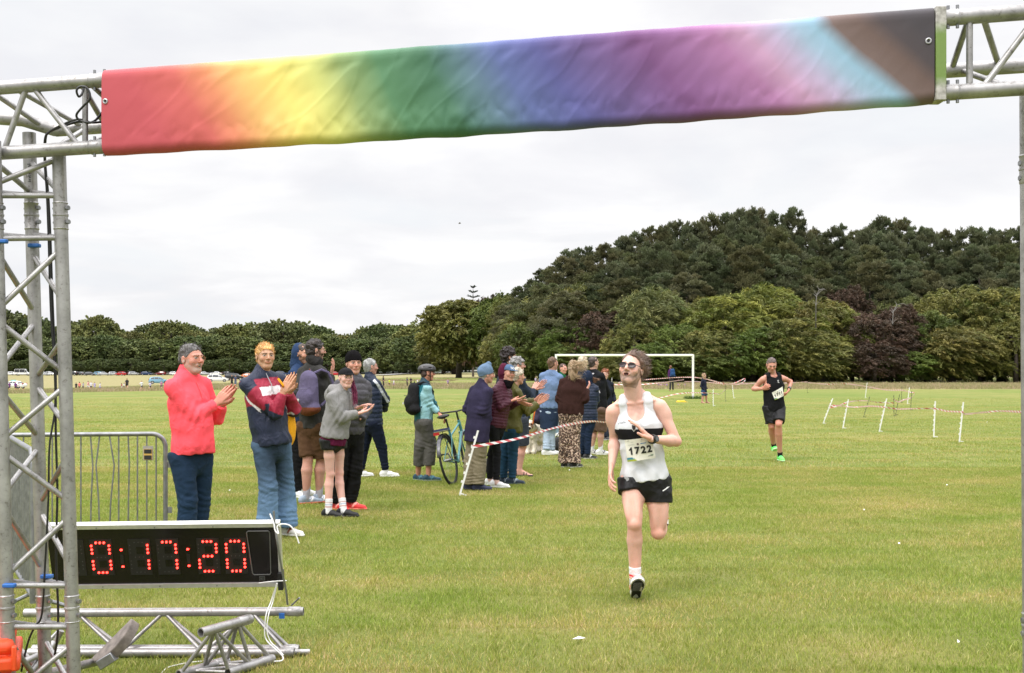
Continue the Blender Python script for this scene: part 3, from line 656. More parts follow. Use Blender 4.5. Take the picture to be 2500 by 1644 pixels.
    def glasses(s, frame=(.02, .02, .02), lens=None, name='glasses', sz=.02, r=.0013, wide=1.15):
        k = s.k; A = s.HA; W = lambda x, y, z: s.head+(A[0]*x+A[1]*y+A[2]*z)*k; mb = MB()
        for g in (-1, 1):
            ring = [W(g*.032+math.cos(a)*sz*wide, .100-.0022*abs(math.cos(a)*0)-(.012 if g*math.cos(a) > .3 else 0)*abs(math.cos(a)), .008+math.sin(a)*sz*.85) for a in np.linspace(0, 2*math.pi, 17)]
            mb.tube(ring, r, 6, False, frame); mb.tube([W(g*.056, .09, .014), W(g*.078, .05, .016), W(g*.082, -.005, .012)], r, 6, True, frame)
        mb.tube([W(-.012, .103, .014), W(0, .108, .016), W(.012, .103, .014)], r, 6, True, frame)
        o = mb.build(name, M['plastic'], s.root)
        if lens is not None:
            for g in (-1, 1):
                m2 = MB(); pts = [W(g*.032+math.cos(a)*sz*wide, .0995-(.012 if g*math.cos(a) > .3 else 0)*abs(math.cos(a)), .008+math.sin(a)*sz*.85) for a in np.linspace(0, 2*math.pi, 17)[:-1]]
                m2.add(pts+[p-A[1]*.002 for p in pts], [tuple(range(16)), tuple(range(31, 15, -1))], lens); m2.build('lens', M['paintc'], o, smooth=False)
        return o
# ---------------------------------------------------------------- field
def ground():
    ys = np.concatenate([np.linspace(-12, 60, 50), np.linspace(63, 300, 70), np.linspace(310, 1000, 40), [1300, 2000, 3500]])
    xs = np.concatenate([[-3000, -1500, -800, -500], np.linspace(-350, 350, 141), [500, 800, 1500, 3000]])
    V = np.array([(x, y, gz(x, y)) for y in ys for x in xs]); n = len(xs)
    i, j = np.meshgrid(np.arange(n-1), np.arange(len(ys)-1)); a = (j*n+i).ravel(); Fc = np.stack([a, a+1, a+n+1, a+n], 1)
    m, t, b = newmat('mown_grass')
    tc = N(t, 'ShaderNodeTexCoord'); geo = N(t, 'ShaderNodeNewGeometry')
    fine = noise(t, 38, 6, .75); mid = noise(t, 2.2, 5, .6, sc=(.55, 1, 1)); big = noise(t, .22, 4, .6, sc=(.35, 1, 1)); str_ = noise(t, 1., 3, .6, sc=(.12, 1.6, 1), dist=.3)
    base = ramp(t, mid, [(.26, (.13, .165, .036)), (.45, (.18, .21, .050)), (.6, (.225, .235, .070)), (.75, (.30, .265, .115))])
    dry = ramp(t, big, [(.35, (.78, .93, .72)), (.52, (1, 1, 1)), (.68, (1.32, 1.1, 1.3))])
    c = mul(t, base, dry); c = mul(t, c, (.86, .88, .84)); c = mul(t, c, ramp(t, str_, [(.3, (.86, .9, .8)), (.5, (1, 1, 1)), (.7, (1.16, 1.07, 1.16))]))
    c = mul(t, c, ramp(t, fine, [(.3, (.62, .66, .5)), (.5, (1, 1, 1)), (.72, (1.4, 1.32, 1.35))]), .85)
    # mowing passes: faint lighter and darker lanes across the field
    sep = N(t, 'ShaderNodeSeparateXYZ'); L(t, geo.outputs['Position'], sep.inputs[0])
    # unmown, straw coloured bands at the edge of the pitch
    wob = noise(t, .06, 3, .5)
    def band(lo, hi, lox, w=3.):
        ad = N(t, 'ShaderNodeMath', operation='MULTIPLY_ADD'); L(t, wob, ad.inputs[0]); ad.inputs[1].default_value = 10; L(t, sep.outputs[1], ad.inputs[2])
        m1 = N(t, 'ShaderNodeMapRange'); L(t, ad.outputs[0], m1.inputs[0]); m1.inputs['From Min'].default_value = lo+5; m1.inputs['From Max'].default_value = lo+5+w
        m2 = N(t, 'ShaderNodeMapRange'); L(t, ad.outputs[0], m2.inputs[0]); m2.inputs['From Min'].default_value = hi+5; m2.inputs['From Max'].default_value = hi+5+w; m2.inputs['To Min'].default_value = 1; m2.inputs['To Max'].default_value = 0
        r = N(t, 'ShaderNodeMath', operation='MULTIPLY'); L(t, m1.outputs[0], r.inputs[0]); L(t, m2.outputs[0], r.inputs[1]); return r.outputs[0]
    tall = noise(t, 3, 6, .75, sc=(1, .4, 1)); straw = ramp(t, tall, [(.3, (.15, .14, .06)), (.5, (.25, .215, .105)), (.7, (.36, .30, .17))])
    s1 = band(88, 118, 0); s2 = band(148, 160, 0, 4); s3 = band(205, 560, 0, 10)
    for s_, f_ in ((s1, .8), (s2, .55), (s3, .85)):
        mx = N(t, 'ShaderNodeMix', data_type='RGBA'); k = N(t, 'ShaderNodeMath', operation='MULTIPLY'); L(t, s_, k.inputs[0]); k.inputs[1].default_value = f_; L(t, k.outputs[0], mx.inputs['Factor']); L(t, c, mx.inputs['A']); L(t, straw, mx.inputs['B']); c = mx.outputs['Result']
    fm = N(t, 'ShaderNodeMapRange'); L(t, sep.outputs[1], fm.inputs[0]); fm.inputs['From Min'].default_value = 480; fm.inputs['From Max'].default_value = 500
    mx = N(t, 'ShaderNodeMix', data_type='RGBA'); L(t, fm.outputs[0], mx.inputs['Factor']); L(t, c, mx.inputs['A']); mx.inputs['B'].default_value = (.03, .04, .018, 1); c = mx.outputs['Result']
    L(t, c, b.inputs['Base Color']); b.inputs['Roughness'].default_value = .9; b.inputs['Specular IOR Level'].default_value = .15
    bump(t, b, fine, .8, .03)
    me = mesh_np('grass_field', V, Fc, m, True); o = link('grass_field', me); tag(o, None, None, kind='structure'); return o
ground()
def strip(name, pts, w, mat, lift=.004):
    """flat strip laid on the ground through (x, y) points"""
    fine = []
    for (x0, y0), (x1, y1) in zip(pts, pts[1:]):
        for k in range(24): fine.append((x0+(x1-x0)*k/24, y0+(y1-y0)*k/24))
    fine.append(pts[-1]); vs = []
    for i, (x, y) in enumerate(fine):
        a = fine[max(0, i-1)]; b = fine[min(len(fine)-1, i+1)]; t = unit((b[0]-a[0], b[1]-a[1], 0)); nn = np.array([-t[1], t[0]])
        for g in (-1, 1): X, Y = x+nn[0]*w*.5*g, y+nn[1]*w*.5*g; vs.append((X, Y, gz(X, Y)+.03+lift*y))
    fs = [(2*i, 2*i+1, 2*i+3, 2*i+2) for i in range(len(fine)-1)]
    o = link(name, mesh_np(name, vs, fs, mat, False)); tag(o, kind='structure'); return o
M['path'] = flat('pale_path', (.26, .25, .235), .9, vary=.12, bscale=3)
def gx(px, py): d = place(px, py); return ((px-HX)/FL*d, d)
strip('path', [gx(-80, 953), gx(300, 949), gx(520, 946.5), gx(760, 944.5), gx(950, 943)], 2.2, M['path'], .0002)
strip('road', [gx(920, 918), gx(1000, 913.5), gx(1100, 909.5), gx(1200, 906)], 7, M['path'], .0006)
# ---------------------------------------------------------------- grass blades near the camera
def gn_scatter(name, spots, tiles, mat_kind='stuff'):
    """one object: geometry nodes put small grass mats on the points of a mesh"""
    coll = bpy.data.collections.new(name+'_tiles')
    for tme in tiles: coll.objects.link(bpy.data.objects.new(name+'_tile', tme))
    me = bpy.data.meshes.new(name); me.from_pydata([tuple(s[:3]) for s in spots], [], []); a = me.attributes.new('rz', 'FLOAT', 'POINT'); a.data.foreach_set('value', [s[3] for s in spots])
    o = link(name, me); ng = bpy.data.node_groups.new(name, 'GeometryNodeTree'); ng.interface.new_socket('Geometry', in_out='INPUT', socket_type='NodeSocketGeometry'); ng.interface.new_socket('Geometry', in_out='OUTPUT', socket_type='NodeSocketGeometry')
    gi = ng.nodes.new('NodeGroupInput'); go = ng.nodes.new('NodeGroupOutput'); ip = ng.nodes.new('GeometryNodeInstanceOnPoints'); ci = ng.nodes.new('GeometryNodeCollectionInfo')
    ci.inputs['Collection'].default_value = coll; ci.inputs['Separate Children'].default_value = True; ip.inputs['Pick Instance'].default_value = True
    at = ng.nodes.new('GeometryNodeInputNamedAttribute'); at.data_type = 'FLOAT'; at.inputs['Name'].default_value = 'rz'; cx = ng.nodes.new('ShaderNodeCombineXYZ')
    ng.links.new(at.outputs['Attribute'], cx.inputs[2]); ng.links.new(cx.outputs[0], ip.inputs['Rotation']); ng.links.new(gi.outputs[0], ip.inputs['Points']); ng.links.new(ci.outputs[0], ip.inputs['Instance']); ng.links.new(ip.outputs[0], go.inputs[0])
    md = o.modifiers.new('scatter', 'NODES'); md.node_group = ng; tag(o, kind=mat_kind); return o
def blades(n, size, h0, h1, w, cols, seed, lean=.5):
    r = np.random.RandomState(seed); x = r.uniform(-size/2, size/2, n); y = r.uniform(-size/2, size/2, n)
    cl = nz(np.stack([x, y, x*0], 1), 5, seed); h = r.uniform(h0, h1, n)*(1+.35*cl); a = r.uniform(0, 6.283, n); dx = np.cos(a)*w; dy = np.sin(a)*w
    lx = r.randn(n)*lean*h; ly = r.randn(n)*lean*h; z0 = -.004*np.ones(n)
    V = np.stack([np.stack([x-dx, y-dy, z0], 1), np.stack([x+dx, y+dy, z0], 1), np.stack([x+dx*.6+lx*.5, y+dy*.6+ly*.5, h*.62], 1), np.stack([x-dx*.6+lx*.5, y-dy*.6+ly*.5, h*.62], 1), np.stack([x+lx, y+ly, h], 1), np.stack([x+lx, y+ly, h], 1)], 1).reshape(-1, 3)
    b = np.arange(n)*6; Fc = np.concatenate([np.stack([b, b+1, b+2, b+3], 1), np.stack([b+3, b+2, b+5, b+4], 1)])
    cs = np.array(cols); pick = cs[r.randint(0, len(cs), n)]*r.uniform(.75, 1.25, (n, 1)); return mesh_np('blades', V, Fc, M['blade'], True, np.repeat(np.clip(pick, 0, 1), 6, 0))
def blademat():
    m, t, b = newmat('grass_blade'); a = N(t, 'ShaderNodeAttribute', attribute_name='col'); geo = N(t, 'ShaderNodeNewGeometry')
    n = N(t, 'ShaderNodeTexNoise'); n.inputs['Scale'].default_value = .9; n.inputs['Detail'].default_value = 4; mp = N(t, 'ShaderNodeMapping'); mp.inputs['Scale'].default_value = (.6, 1.2, 1); L(t, geo.outputs['Position'], mp.inputs[0]); L(t, mp.outputs[0], n.inputs['Vector'])
    c = mul(t, a.outputs['Color'], ramp(t, n.outputs['Fac'], [(.32, (.75, .92, .6)), (.5, (1, 1, 1)), (.66, (1.35, 1.12, 1.5))]))
    L(t, c, b.inputs['Base Color']); b.inputs['Roughness'].default_value = .6; b.inputs['Specular IOR Level'].default_value = .25
    tr = N(t, 'ShaderNodeBsdfTranslucent'); L(t, c, tr.inputs[0]); mx = N(t, 'ShaderNodeMixShader'); mx.inputs[0].default_value = .3; L(t, b.outputs[0], mx.inputs[1]); L(t, tr.outputs[0], mx.inputs[2]); L(t, mx.outputs[0], t.nodes['Material Output'].inputs[0]); return m
M['blade'] = blademat()
GC = [(.22, .275, .042), (.265, .31, .054), (.315, .34, .07), (.38, .37, .11), (.46, .41, .17), (.25, .29, .05)]
rs = np.random.RandomState(7)
tiles = [blades(5200, 1.06, .012, .036, .0022, GC, i) for i in range(3)]
spots = []
for y in np.arange(4.6, 18, 1.):
    wd = .47*y+1
    for x in np.arange(-wd-.5, wd+.5, 1.): spots.append((x, y, gz(x, y), rs.randint(4)*math.pi/2))
gn_scatter('short_grass', spots, tiles)
for nb, ya, yb in ((2600, 18.5, 26), (1500, 26.5, 35), (700, 34.5, 47), (330, 46.5, 62)):
    tiles = [blades(nb, 2.3, .012, .036, .0045, GC, i+10) for i in range(2)]; spots = []
    for y in np.arange(ya, yb, 2.):
        wd = .47*y+1
        for x in np.arange(-wd-1, wd+1, 2.): spots.append((x, y, gz(x, y), rs.randint(4)*math.pi/2+rs.uniform(-.15, .15)))
    gn_scatter('field_grass', spots, tiles)
SG = [(.30, .26, .13), (.36, .30, .17), (.22, .21, .09), (.18, .2, .07), (.42, .34, .22)]
tiles = [blades(1100, 4.2, .08, .26, .012, SG, i+20, .35) for i in range(3)]; spots = []
for y in np.arange(91, 122, 4.):
    for x in np.arange(-60, 62, 4.): spots.append((x, y, gz(x, y), rs.uniform(0, 6.28)))
for y in np.arange(149, 162, 4.):
    for x in np.arange(-90, -8, 4.): spots.append((x, y, gz(x, y), rs.uniform(0, 6.28)))
gn_scatter('long_dry_grass', spots, tiles)
# ---------------------------------------------------------------- trees
def leafmat():
    m, t, b = newmat('foliage'); a = N(t, 'ShaderNodeAttribute', attribute_name='col'); oi = N(t, 'ShaderNodeObjectInfo')
    c = mul(t, a.outputs['Color'], oi.outputs['Color'])
    L(t, c, b.inputs['Base Color']); b.inputs['Roughness'].default_value = .62; b.inputs['Specular IOR Level'].default_value = .3
    tr = N(t, 'ShaderNodeBsdfTranslucent'); L(t, c, tr.inputs[0]); mx = N(t, 'ShaderNodeMixShader'); mx.inputs[0].default_value = .22; L(t, b.outputs[0], mx.inputs[1]); L(t, tr.outputs[0], mx.inputs[2]); L(t, mx.outputs[0], t.nodes['Material Output'].inputs[0]); return m
M['leaf'] = leafmat(); M['bark'] = flat('bark', (.075, .06, .05), .95, vary=.35, bscale=6, bstr=.6); M['dead_wood'] = flat('bleached_wood', (.17, .16, .15), .9, vary=.2)
def leaves(C, D, ln, wd, colr, r):
    """C centres, D directions: one leaf-spray quad (bent) each"""
    n = len(C); D = D/np.linalg.norm(D, axis=1, keepdims=True); S = np.cross(D, r.randn(n, 3)); S /= np.linalg.norm(S, axis=1, keepdims=True)+1e-9
    a = C-D*ln[:, None]*.5; b = C+D*ln[:, None]*.5; m = C+np.array([0, 0, .06])*ln[:, None]*3*r.rand(n, 1)
    V = np.stack([a-S*wd[:, None]*.25, a+S*wd[:, None]*.25, m+S*wd[:, None]*.5, m-S*wd[:, None]*.5, b+S*wd[:, None]*.1, b-S*wd[:, None]*.1], 1).reshape(-1, 3)
    k = np.arange(n)*6; Fc = np.concatenate([np.stack([k, k+1, k+2, k+3], 1), np.stack([k+3, k+2, k+4, k+5], 1)]); return V, Fc, np.repeat(np.clip(colr, 0, 1), 6, 0)
def trunk_mb(h, r0, seed, limbs=7, spread=3., wind=.1, lo=.25):
    r = random.Random(seed); mb = MB(); top = np.array([wind*h*.3, r.uniform(-.3, .3), h*.8]); pts = [np.array([0, 0, -.3]), np.array([r.uniform(-.1, .1), 0, h*.2]), np.array([wind*h*.1, 0, h*.5]), top]
    mb.tube(pts, [r0*1.25, r0, r0*.65, r0*.2], 9)
    for i in range(limbs):
        t = r.uniform(lo, .7); z = t*h; b = np.array([wind*h*.15*t, 0, z]); a = r.uniform(0, 6.28); L_ = spread*r.uniform(.6, 1)*(1-t*.5)
        e = b+np.array([math.cos(a)*L_+wind*L_, math.sin(a)*L_, L_*r.uniform(.4, .9)]); mb.tube([b, (b+e)/2+np.array([0, 0, -.15*L_*.3]), e], [r0*.4, r0*.28, r0*.08], 6)
    return mb
def broad(seed, h, w, plumes=430, per=36, wind=1., ln=.42, wdt=.13, lowest=.02, palette=None, pl_len=2.2, droop=.8, rnd=.35, blobs=0):
    r = np.random.RandomState(seed); P_ = []; D_ = []; C_ = []
    lob = r.randn(7, 3); lob /= np.linalg.norm(lob, axis=1, keepdims=True)
    if blobs:
        bc = []
        for j in range(blobs):
            t_ = (j+.5)/blobs; zz = 1-1.75*t_; a_ = j*2.4+r.uniform(-.4, .4); q_ = math.sqrt(max(.05, 1-zz*zz)); bc.append((np.array([math.cos(a_)*q_, math.sin(a_)*q_, zz])*r.uniform(.62, .78), r.uniform(.27, .40), r.uniform(.8, 1.2), r.rand()))
    for i in range(plumes):
        if blobs:
            c_, rb_, sh_, ye_ = bc[r.randint(blobs)]; u_ = r.randn(3); u_ /= np.linalg.norm(u_)
            if np.dot(u_, c_) < -.1: u_ = -u_
            v = c_/np.linalg.norm(c_)*.35+u_; v /= np.linalg.norm(v); q_ = c_+u_*rb_*r.uniform(.75, 1.02)
            base = np.array([q_[0]*w*.5, q_[1]*w*.5, h*(.5+lowest*.5)+q_[2]*(h-lowest*h)*.5]); base[2] = max(base[2], lowest*h+r.rand()*.6)
            out = u_*np.array([1, 1, .8])*.9+np.array([wind*.45, 0, .35])+r.randn(3)*.25; out /= np.linalg.norm(out); L_ = pl_len*.72*r.uniform(.6, 1.2)*(w/9)**.3
            t = r.rand(per)**.8; pos = base+out*((t-.45)*L_)[:, None]+np.array([0, 0, -1])*((t**2)*droop*L_*.6)[:, None]; pos = pos+r.randn(per, 3)*(.22*(1.15-t)*L_*.8)[:, None]; dd = out+np.array([0, 0, -1])*(1.2*t*droop)[:, None]+r.randn(per, 3)*rnd
            yel = np.clip(ye_*.6+r.rand()*.5, 0, 1)**1.3; col = np.array(palette[0])*(1-yel)+np.array(palette[1])*yel
            P_.append(pos); D_.append(dd); C_.append(col*sh_*r.uniform(.75, 1.25)*r.uniform(.8, 1.25, (per, 1))); continue
        v = r.randn(3); v /= np.linalg.norm(v); v[2] = v[2]*.9+.12
        rad = (.80+.30*max(0, (lob@v).max()-.5)+.1*r.rand())*r.choice([1., .92, .78, .6], p=[.5, .25, .15, .1])
        zc = h*(.5+lowest*.5); base = np.array([v[0]*w*.5*rad, v[1]*w*.5*rad, zc+v[2]*(h-lowest*h)*.5*rad])
        if base[2] < lowest*h: base[2] = lowest*h+r.rand()*.8
        base[0] += wind*.12*max(0, base[2]-h*.4)
        out = v*np.array([1, 1, .7])*.75+np.array([wind*.55, 0, .42])+r.randn(3)*.28; out /= np.linalg.norm(out); L_ = pl_len*r.uniform(.6, 1.25)*(w/9)**.3
        t = r.rand(per)**.8; pos = base+out*((t-.35)*L_)[:, None]+np.array([0, 0, -1])*((t**2)*droop*L_*.6)[:, None]
        pos = pos+r.randn(per, 3)*(.20*(1.15-t)*L_*.62)[:, None]*np.array([1, 1, .8]); dd = out+np.array([0, 0, -1])*(1.2*t*droop)[:, None]+r.randn(per, 3)*rnd
        shade = r.uniform(.62, 1.35); yel = r.uniform(0, 1)**1.3; col = np.array(palette[0])*(1-yel)+np.array(palette[1])*yel
        P_.append(pos); D_.append(dd); C_.append(col*shade*r.uniform(.8, 1.25, (per, 1)))
    Pn = np.concatenate(P_); Pn[:, 2] = np.maximum(Pn[:, 2], .15)
    n = len(Pn); V, Fc, C = leaves(Pn, np.concatenate(D_), ln*r.uniform(.6, 1.4, n), wdt*r.uniform(.6, 1.4, n), np.concatenate(C_), r)
    return mesh_np('crown', V, Fc, M['leaf'], False, C)
def pine(seed, h, w, pads=96, per=340):
    r = np.random.RandomState(seed); P_ = []; D_ = []; C_ = []
    for i in range(pads):
        t = .34+.66*(i+.5)/pads; z = t*h; a = i*2.4+r.uniform(-.5, .5); prof = math.sin(min(1, (1.04-t)*2.1)*math.pi/2)**.7
        rr = w*.5*prof*r.uniform(.35, 1.); c = np.array([math.cos(a)*rr+.03*z, math.sin(a)*rr, z+r.uniform(-.3, .3)]); sz = r.uniform(.6, 1.15)*(.6+.45*prof)
        v = r.randn(per, 3); v /= np.linalg.norm(v, axis=1, keepdims=True); v[:, 2] = np.abs(v[:, 2])*1.1-.35
        tuft = r.randint(0, 16, per); tv = r.randn(16, 3); tv[:, 2] = np.abs(tv[:, 2])*.8-.1; tv /= np.linalg.norm(tv, axis=1, keepdims=True)
        pos = c+(tv[tuft]*r.uniform(.55, 1.05, (per, 1))+v*.36)*np.array([1.0, 1.0, 1.15])*sz; dd = tv[tuft]*.6+v*.6+np.array([.25, 0, .75])
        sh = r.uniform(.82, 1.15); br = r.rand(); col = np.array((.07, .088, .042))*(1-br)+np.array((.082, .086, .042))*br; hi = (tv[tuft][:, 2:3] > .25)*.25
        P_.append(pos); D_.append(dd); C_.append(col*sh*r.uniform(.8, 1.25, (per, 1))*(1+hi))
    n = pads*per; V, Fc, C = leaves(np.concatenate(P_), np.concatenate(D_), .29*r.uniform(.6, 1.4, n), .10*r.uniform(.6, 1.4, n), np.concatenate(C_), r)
    return mesh_np('crown', V, Fc, M['leaf'], False, C)
GRN = [(.084, .106, .028), (.215, .21, .068)]
TREE = {}
def proto(key, crown, tr): TREE[key] = (crown, tr)
def trunk_mesh(mb):
    me = bpy.data.meshes.new('trunk'); me.from_pydata(mb.v, [], mb.f); me.materials.append(M['bark']); me.shade_smooth(); return me
for i in range(4): proto('b%d' % i, broad(i+1, 12, 10.5, palette=GRN, per=64, plumes=560, blobs=22, ln=.34, wdt=.11), trunk_mesh(trunk_mb(12, .3, i, 8, 3.6)))
for i in range(2): proto('w%d' % i, broad(i+31, 12.5, 8.5, palette=GRN, per=64, plumes=460, pl_len=3.0, droop=1.15, wind=1.0, ln=.42, wdt=.09), trunk_mesh(trunk_mb(12, .28, i+5, 8, 3.)))
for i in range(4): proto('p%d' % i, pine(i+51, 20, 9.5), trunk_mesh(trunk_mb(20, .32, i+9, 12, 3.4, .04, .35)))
for i in range(4): proto('o%d' % i, broad(i+71, 15, 15, plumes=1000, per=26, wind=.1, ln=.45, wdt=.36, palette=[(.092, .118, .044), (.19, .198, .078)], pl_len=1.5, droop=.3, lowest=.04, rnd=1.6, blobs=34), trunk_mesh(trunk_mb(15, .42, i+20, 7, 4.5, .02)))
for i in range(2): proto('t%d' % i, broad(i+91, 14.5, 13, blobs=30, plumes=760, per=40, wind=.6, ln=.6, wdt=.22, palette=GRN, pl_len=2.6, droop=.6, lowest=.17), trunk_mesh(trunk_mb(14.5, .42, i+40, 8, 5., .05, .16)))
ORD = ['first', 'second', 'third', 'fourth', 'fifth', 'sixth', 'seventh', 'eighth', 'ninth', 'tenth', 'eleventh', 'twelfth', 'thirteenth', 'fourteenth', 'fifteenth', 'sixteenth', 'seventeenth', 'eighteenth', 'nineteenth', 'twentieth']
def ordn(i): return ORD[i] if i < 20 else ('twenty-'+ORD[i-20] if i < 29 else ('thirtieth' if i == 29 else ('thirty-'+ORD[i-30] if i < 39 else 'fortieth')))
def tree(key, x, y, h, wd, color, name, label, group, rz=0, z=None, base_h=None):
    cr, tm = TREE[key]; H0 = {'b': 12, 'w': 12.5, 'p': 20, 'o': 15, 't': 14.5}[key[0]]; W0 = {'b': 10.5, 'w': 8.5, 'p': 9.5, 'o': 15, 't': 13}[key[0]]
    r = empty(name, (x, y, gz(x, y) if z is None else z), label, 'tree', group, rz); r.scale = (wd/W0, wd/W0, h/H0)
    c = bpy.data.objects.new('crown', cr); COL.objects.link(c); c.parent = r; c.color = (*color, 1)
    t = bpy.data.objects.new('trunk', tm); COL.objects.link(t); t.parent = r; return r
# front row of the wood: photo column of the middle, top row, distance, width in metres, kind, tint
OL = (1.0, .95, .8); DG = (.68, .82, .62); YG = (1.2, 1.22, .8); CU = (.50, .30, .62); GN = (.8, 1.02, .68); BR = (1.1, .95, .85); GY = (1.0, 1.02, 1.15)
NAMES = {OL: 'olive green', DG: 'dark green', YG: 'yellow green', CU: 'dark purple copper', GN: 'fresh green', BR: 'brownish green', GY: 'grey green'}
front = [(1120, 742, 205, 15, 't0', OL), (1215, 735, 200, 12, 't1', DG), (1190, 722, 225, 11, 'b3', CU), (1262, 715, 195, 12, 'b0', OL), (1335, 722, 165, 13, 'w0', OL), (1245, 800, 165, 9, 'b1', OL), (1300, 790, 158, 10, 'b2', DG),
         (1405, 700, 158, 11, 'w1', OL), (1395, 790, 150, 10, 'b0', GN), (1480, 765, 148, 9, 'b2', CU), (1500, 730, 165, 9, 'b1', GN), (1430, 705, 175, 10, 'w0', YG), (1580, 705, 146, 10, 'w1', GY), (1545, 790, 141, 8.5, 'b1', OL), (1650, 790, 140, 9, 'b3', GN), (1690, 730, 148, 10.5, 'b0', OL),
         (1760, 718, 143, 11, 'w0', YG), (1740, 810, 136, 9, 'b2', OL), (1850, 700, 146, 11, 'w1', YG), (1840, 800, 137, 10, 'b1', GN), (1930, 775, 137, 9.5, 'w0', OL), (1990, 735, 142, 10, 'w1', BR), (2060, 700, 152, 9, 'b3', CU), (2035, 745, 140, 10, 'b0', YG), (2010, 830, 134, 8, 'w0', OL),
         (2155, 770, 136, 9.5, 'b2', CU), (2190, 745, 138, 7.5, 'b3', CU), (2135, 835, 132, 7.5, 'b0', CU), (2200, 722, 150, 11, 'b1', GY), (2260, 760, 138, 9, 'b0', DG), (2325, 700, 143, 11.5, 'b3', OL), (2320, 800, 135, 9, 'w1', BR), (2400, 720, 142, 10, 'b2', GN), (2440, 700, 140, 10, 'w0', OL), (2480, 780, 134, 9, 'b1', OL), (2560, 700, 140, 12, 'b3', DG)]
front.sort(key=lambda a: a[0]); cnt = {}
for i, (px, py, d, wd, k, c) in enumerate(front):
    x = (px-HX)/FL*d; z = gz(x, d); h = CH+(HY-py)/FL*d-z; h /= (1.07 if k[0] in 'bw' else 1.03)
    nm = NAMES[c]; cnt[nm] = cnt.get(nm, 0)+1
    tree(k, x, d, h*1.09, wd*1.0, c, 'broadleaf_tree', 'windblown %s broadleaf at the wood edge, %s %s one from the left' % (nm, ordn(cnt[nm]-1), nm.split()[0]), 'broadleaf trees along the edge of the wood', rz=(i*7 % 3-1)*.35)
rs = random.Random(5)
for i, px in enumerate(range(1275, 2640, 62)):                        # low scrub that closes the foot of the wood
    d = 133+rs.uniform(0, 6)+max(0, (1500-px)*.11); x = (px-HX)/FL*d; r = tree('b%d' % (i % 4), x, d, rs.uniform(3.4, 5.2), rs.uniform(6, 8), rs.choice([DG, OL, GN]), 'bush', 'dark leafy bush at the foot of the wood, %s from the left' % ordn(i), 'bushes at the foot of the wood'); r['category'] = 'bush'
for i, px in enumerate(range(-80, 1130, 40)):                          # hedge under the far trees
    d = 448 if px < 950 else 440-(px-950)*.5; x = (px-HX)/FL*d; r = tree('o%d' % (i % 4), x, d, rs.uniform(5, 7), 11, (.7, .8, .7), 'bush', 'distant dark undergrowth below the far trees, %s clump from the left' % ordn(i), 'undergrowth below the far trees'); r['category'] = 'bush'
# the pines above
sky = [(1245, 735), (1290, 690), (1325, 650), (1370, 622), (1400, 608), (1430, 600), (1470, 590), (1520, 584), (1565, 578), (1605, 560), (1640, 545), (1690, 550), (1740, 535), (1775, 530), (1810, 514), (1850, 518), (1880, 532), (1925, 517), (1960, 560), (2010, 575), (2040, 560), (2080, 570), (2120, 560), (2160, 538), (2190, 545), (2230, 560), (2270, 562), (2310, 570), (2350, 565), (2400, 562), (2440, 570), (2480, 565), (2540, 560)]
sky = [(a, b+(14 if a < 1480 else 4)) for a, b in sky]
n = 0; pc = {}
def pn(px, py, d, wd, k, shade, rank='skyline'):
    global n
    pc[rank] = pc.get(rank, -1)+1
    x = (px-HX)/FL*d; z = gz(x, d); h = (CH+(HY-py)/FL*d-z)/1.0; n += 1
    tree(k, x, d, h, wd, shade, 'pine_tree', 'dark pine above the broadleaf trees, %s from the left in the %s rank' % (ordn(pc[rank]), rank), 'pines above the wood', rz=n*1.7)
for i, (px, py) in enumerate(sky): d = 176+(i*37 % 11)*1.3; pn(px, py+3, d, 8.5+(i*13 % 5)*.5, 'p%d' % (i % 4), (1, 1, 1) if i % 3 else (1.2, 1.05, 1.0))
for i, px in enumerate(range(1330, 2560, 56)):
    top = np.interp(px, [a for a, b in sky], [b for a, b in sky])+38+(i*29 % 5)*9; pn(px, top, 160+(i*17 % 7), 9.5, 'p%d' % ((i+1) % 4), (1, 1, 1) if i % 2 else (1.15, 1.1, .95), 'middle')
for i, px in enumerate(range(1380, 2560, 74)):
    top = np.interp(px, [a for a, b in sky], [b for a, b in sky])+85+(i*31 % 5)*9; pn(px, top, 153+(i*11 % 4), 10, 'p%d' % ((i+2) % 4), (1, 1.02, 1) if i % 2 else (1.2, 1.05, 1.), 'lowest')
# monkey puzzle spire on the skyline, dead limbs
px, py = 1155, 700; d = 240; x = (px-HX)/FL*d; b = empty('conifer_tree', (x, d, gz(x, d)), 'thin tiered conifer spire poking above the copper trees on the skyline', 'tree'); mb = MB(); top = CH+(HY-py)/FL*d
mb.tube([(x, d, gz(x, d)), (x, d, top)], [.25, .03], 6); mb.build('trunk', M['bark'], b); r = np.random.RandomState(3); Cn = []; Dn = []
for t in range(6):
    z = top-.2-t*1.0; R = .5+.42*t
    for a in np.linspace(0, 6.28, 9)[:-1]:
        for q in np.linspace(.15, 1, 7): Cn.append((math.cos(a)*R*q, math.sin(a)*R*q, z+.25*q*q)); Dn.append((math.cos(a), math.sin(a), .3))
V, Fc, C = leaves(np.array(Cn)+r.randn(len(Cn), 3)*.06+np.array([0, 0, -gz(x, d)]), np.array(Dn), np.full(len(Cn), .5), np.full(len(Cn), .2), np.tile((.03, .045, .025), (len(Cn), 1)), r); link('crown', mesh_np('crown', V, Fc, M['leaf'], False, C), b)
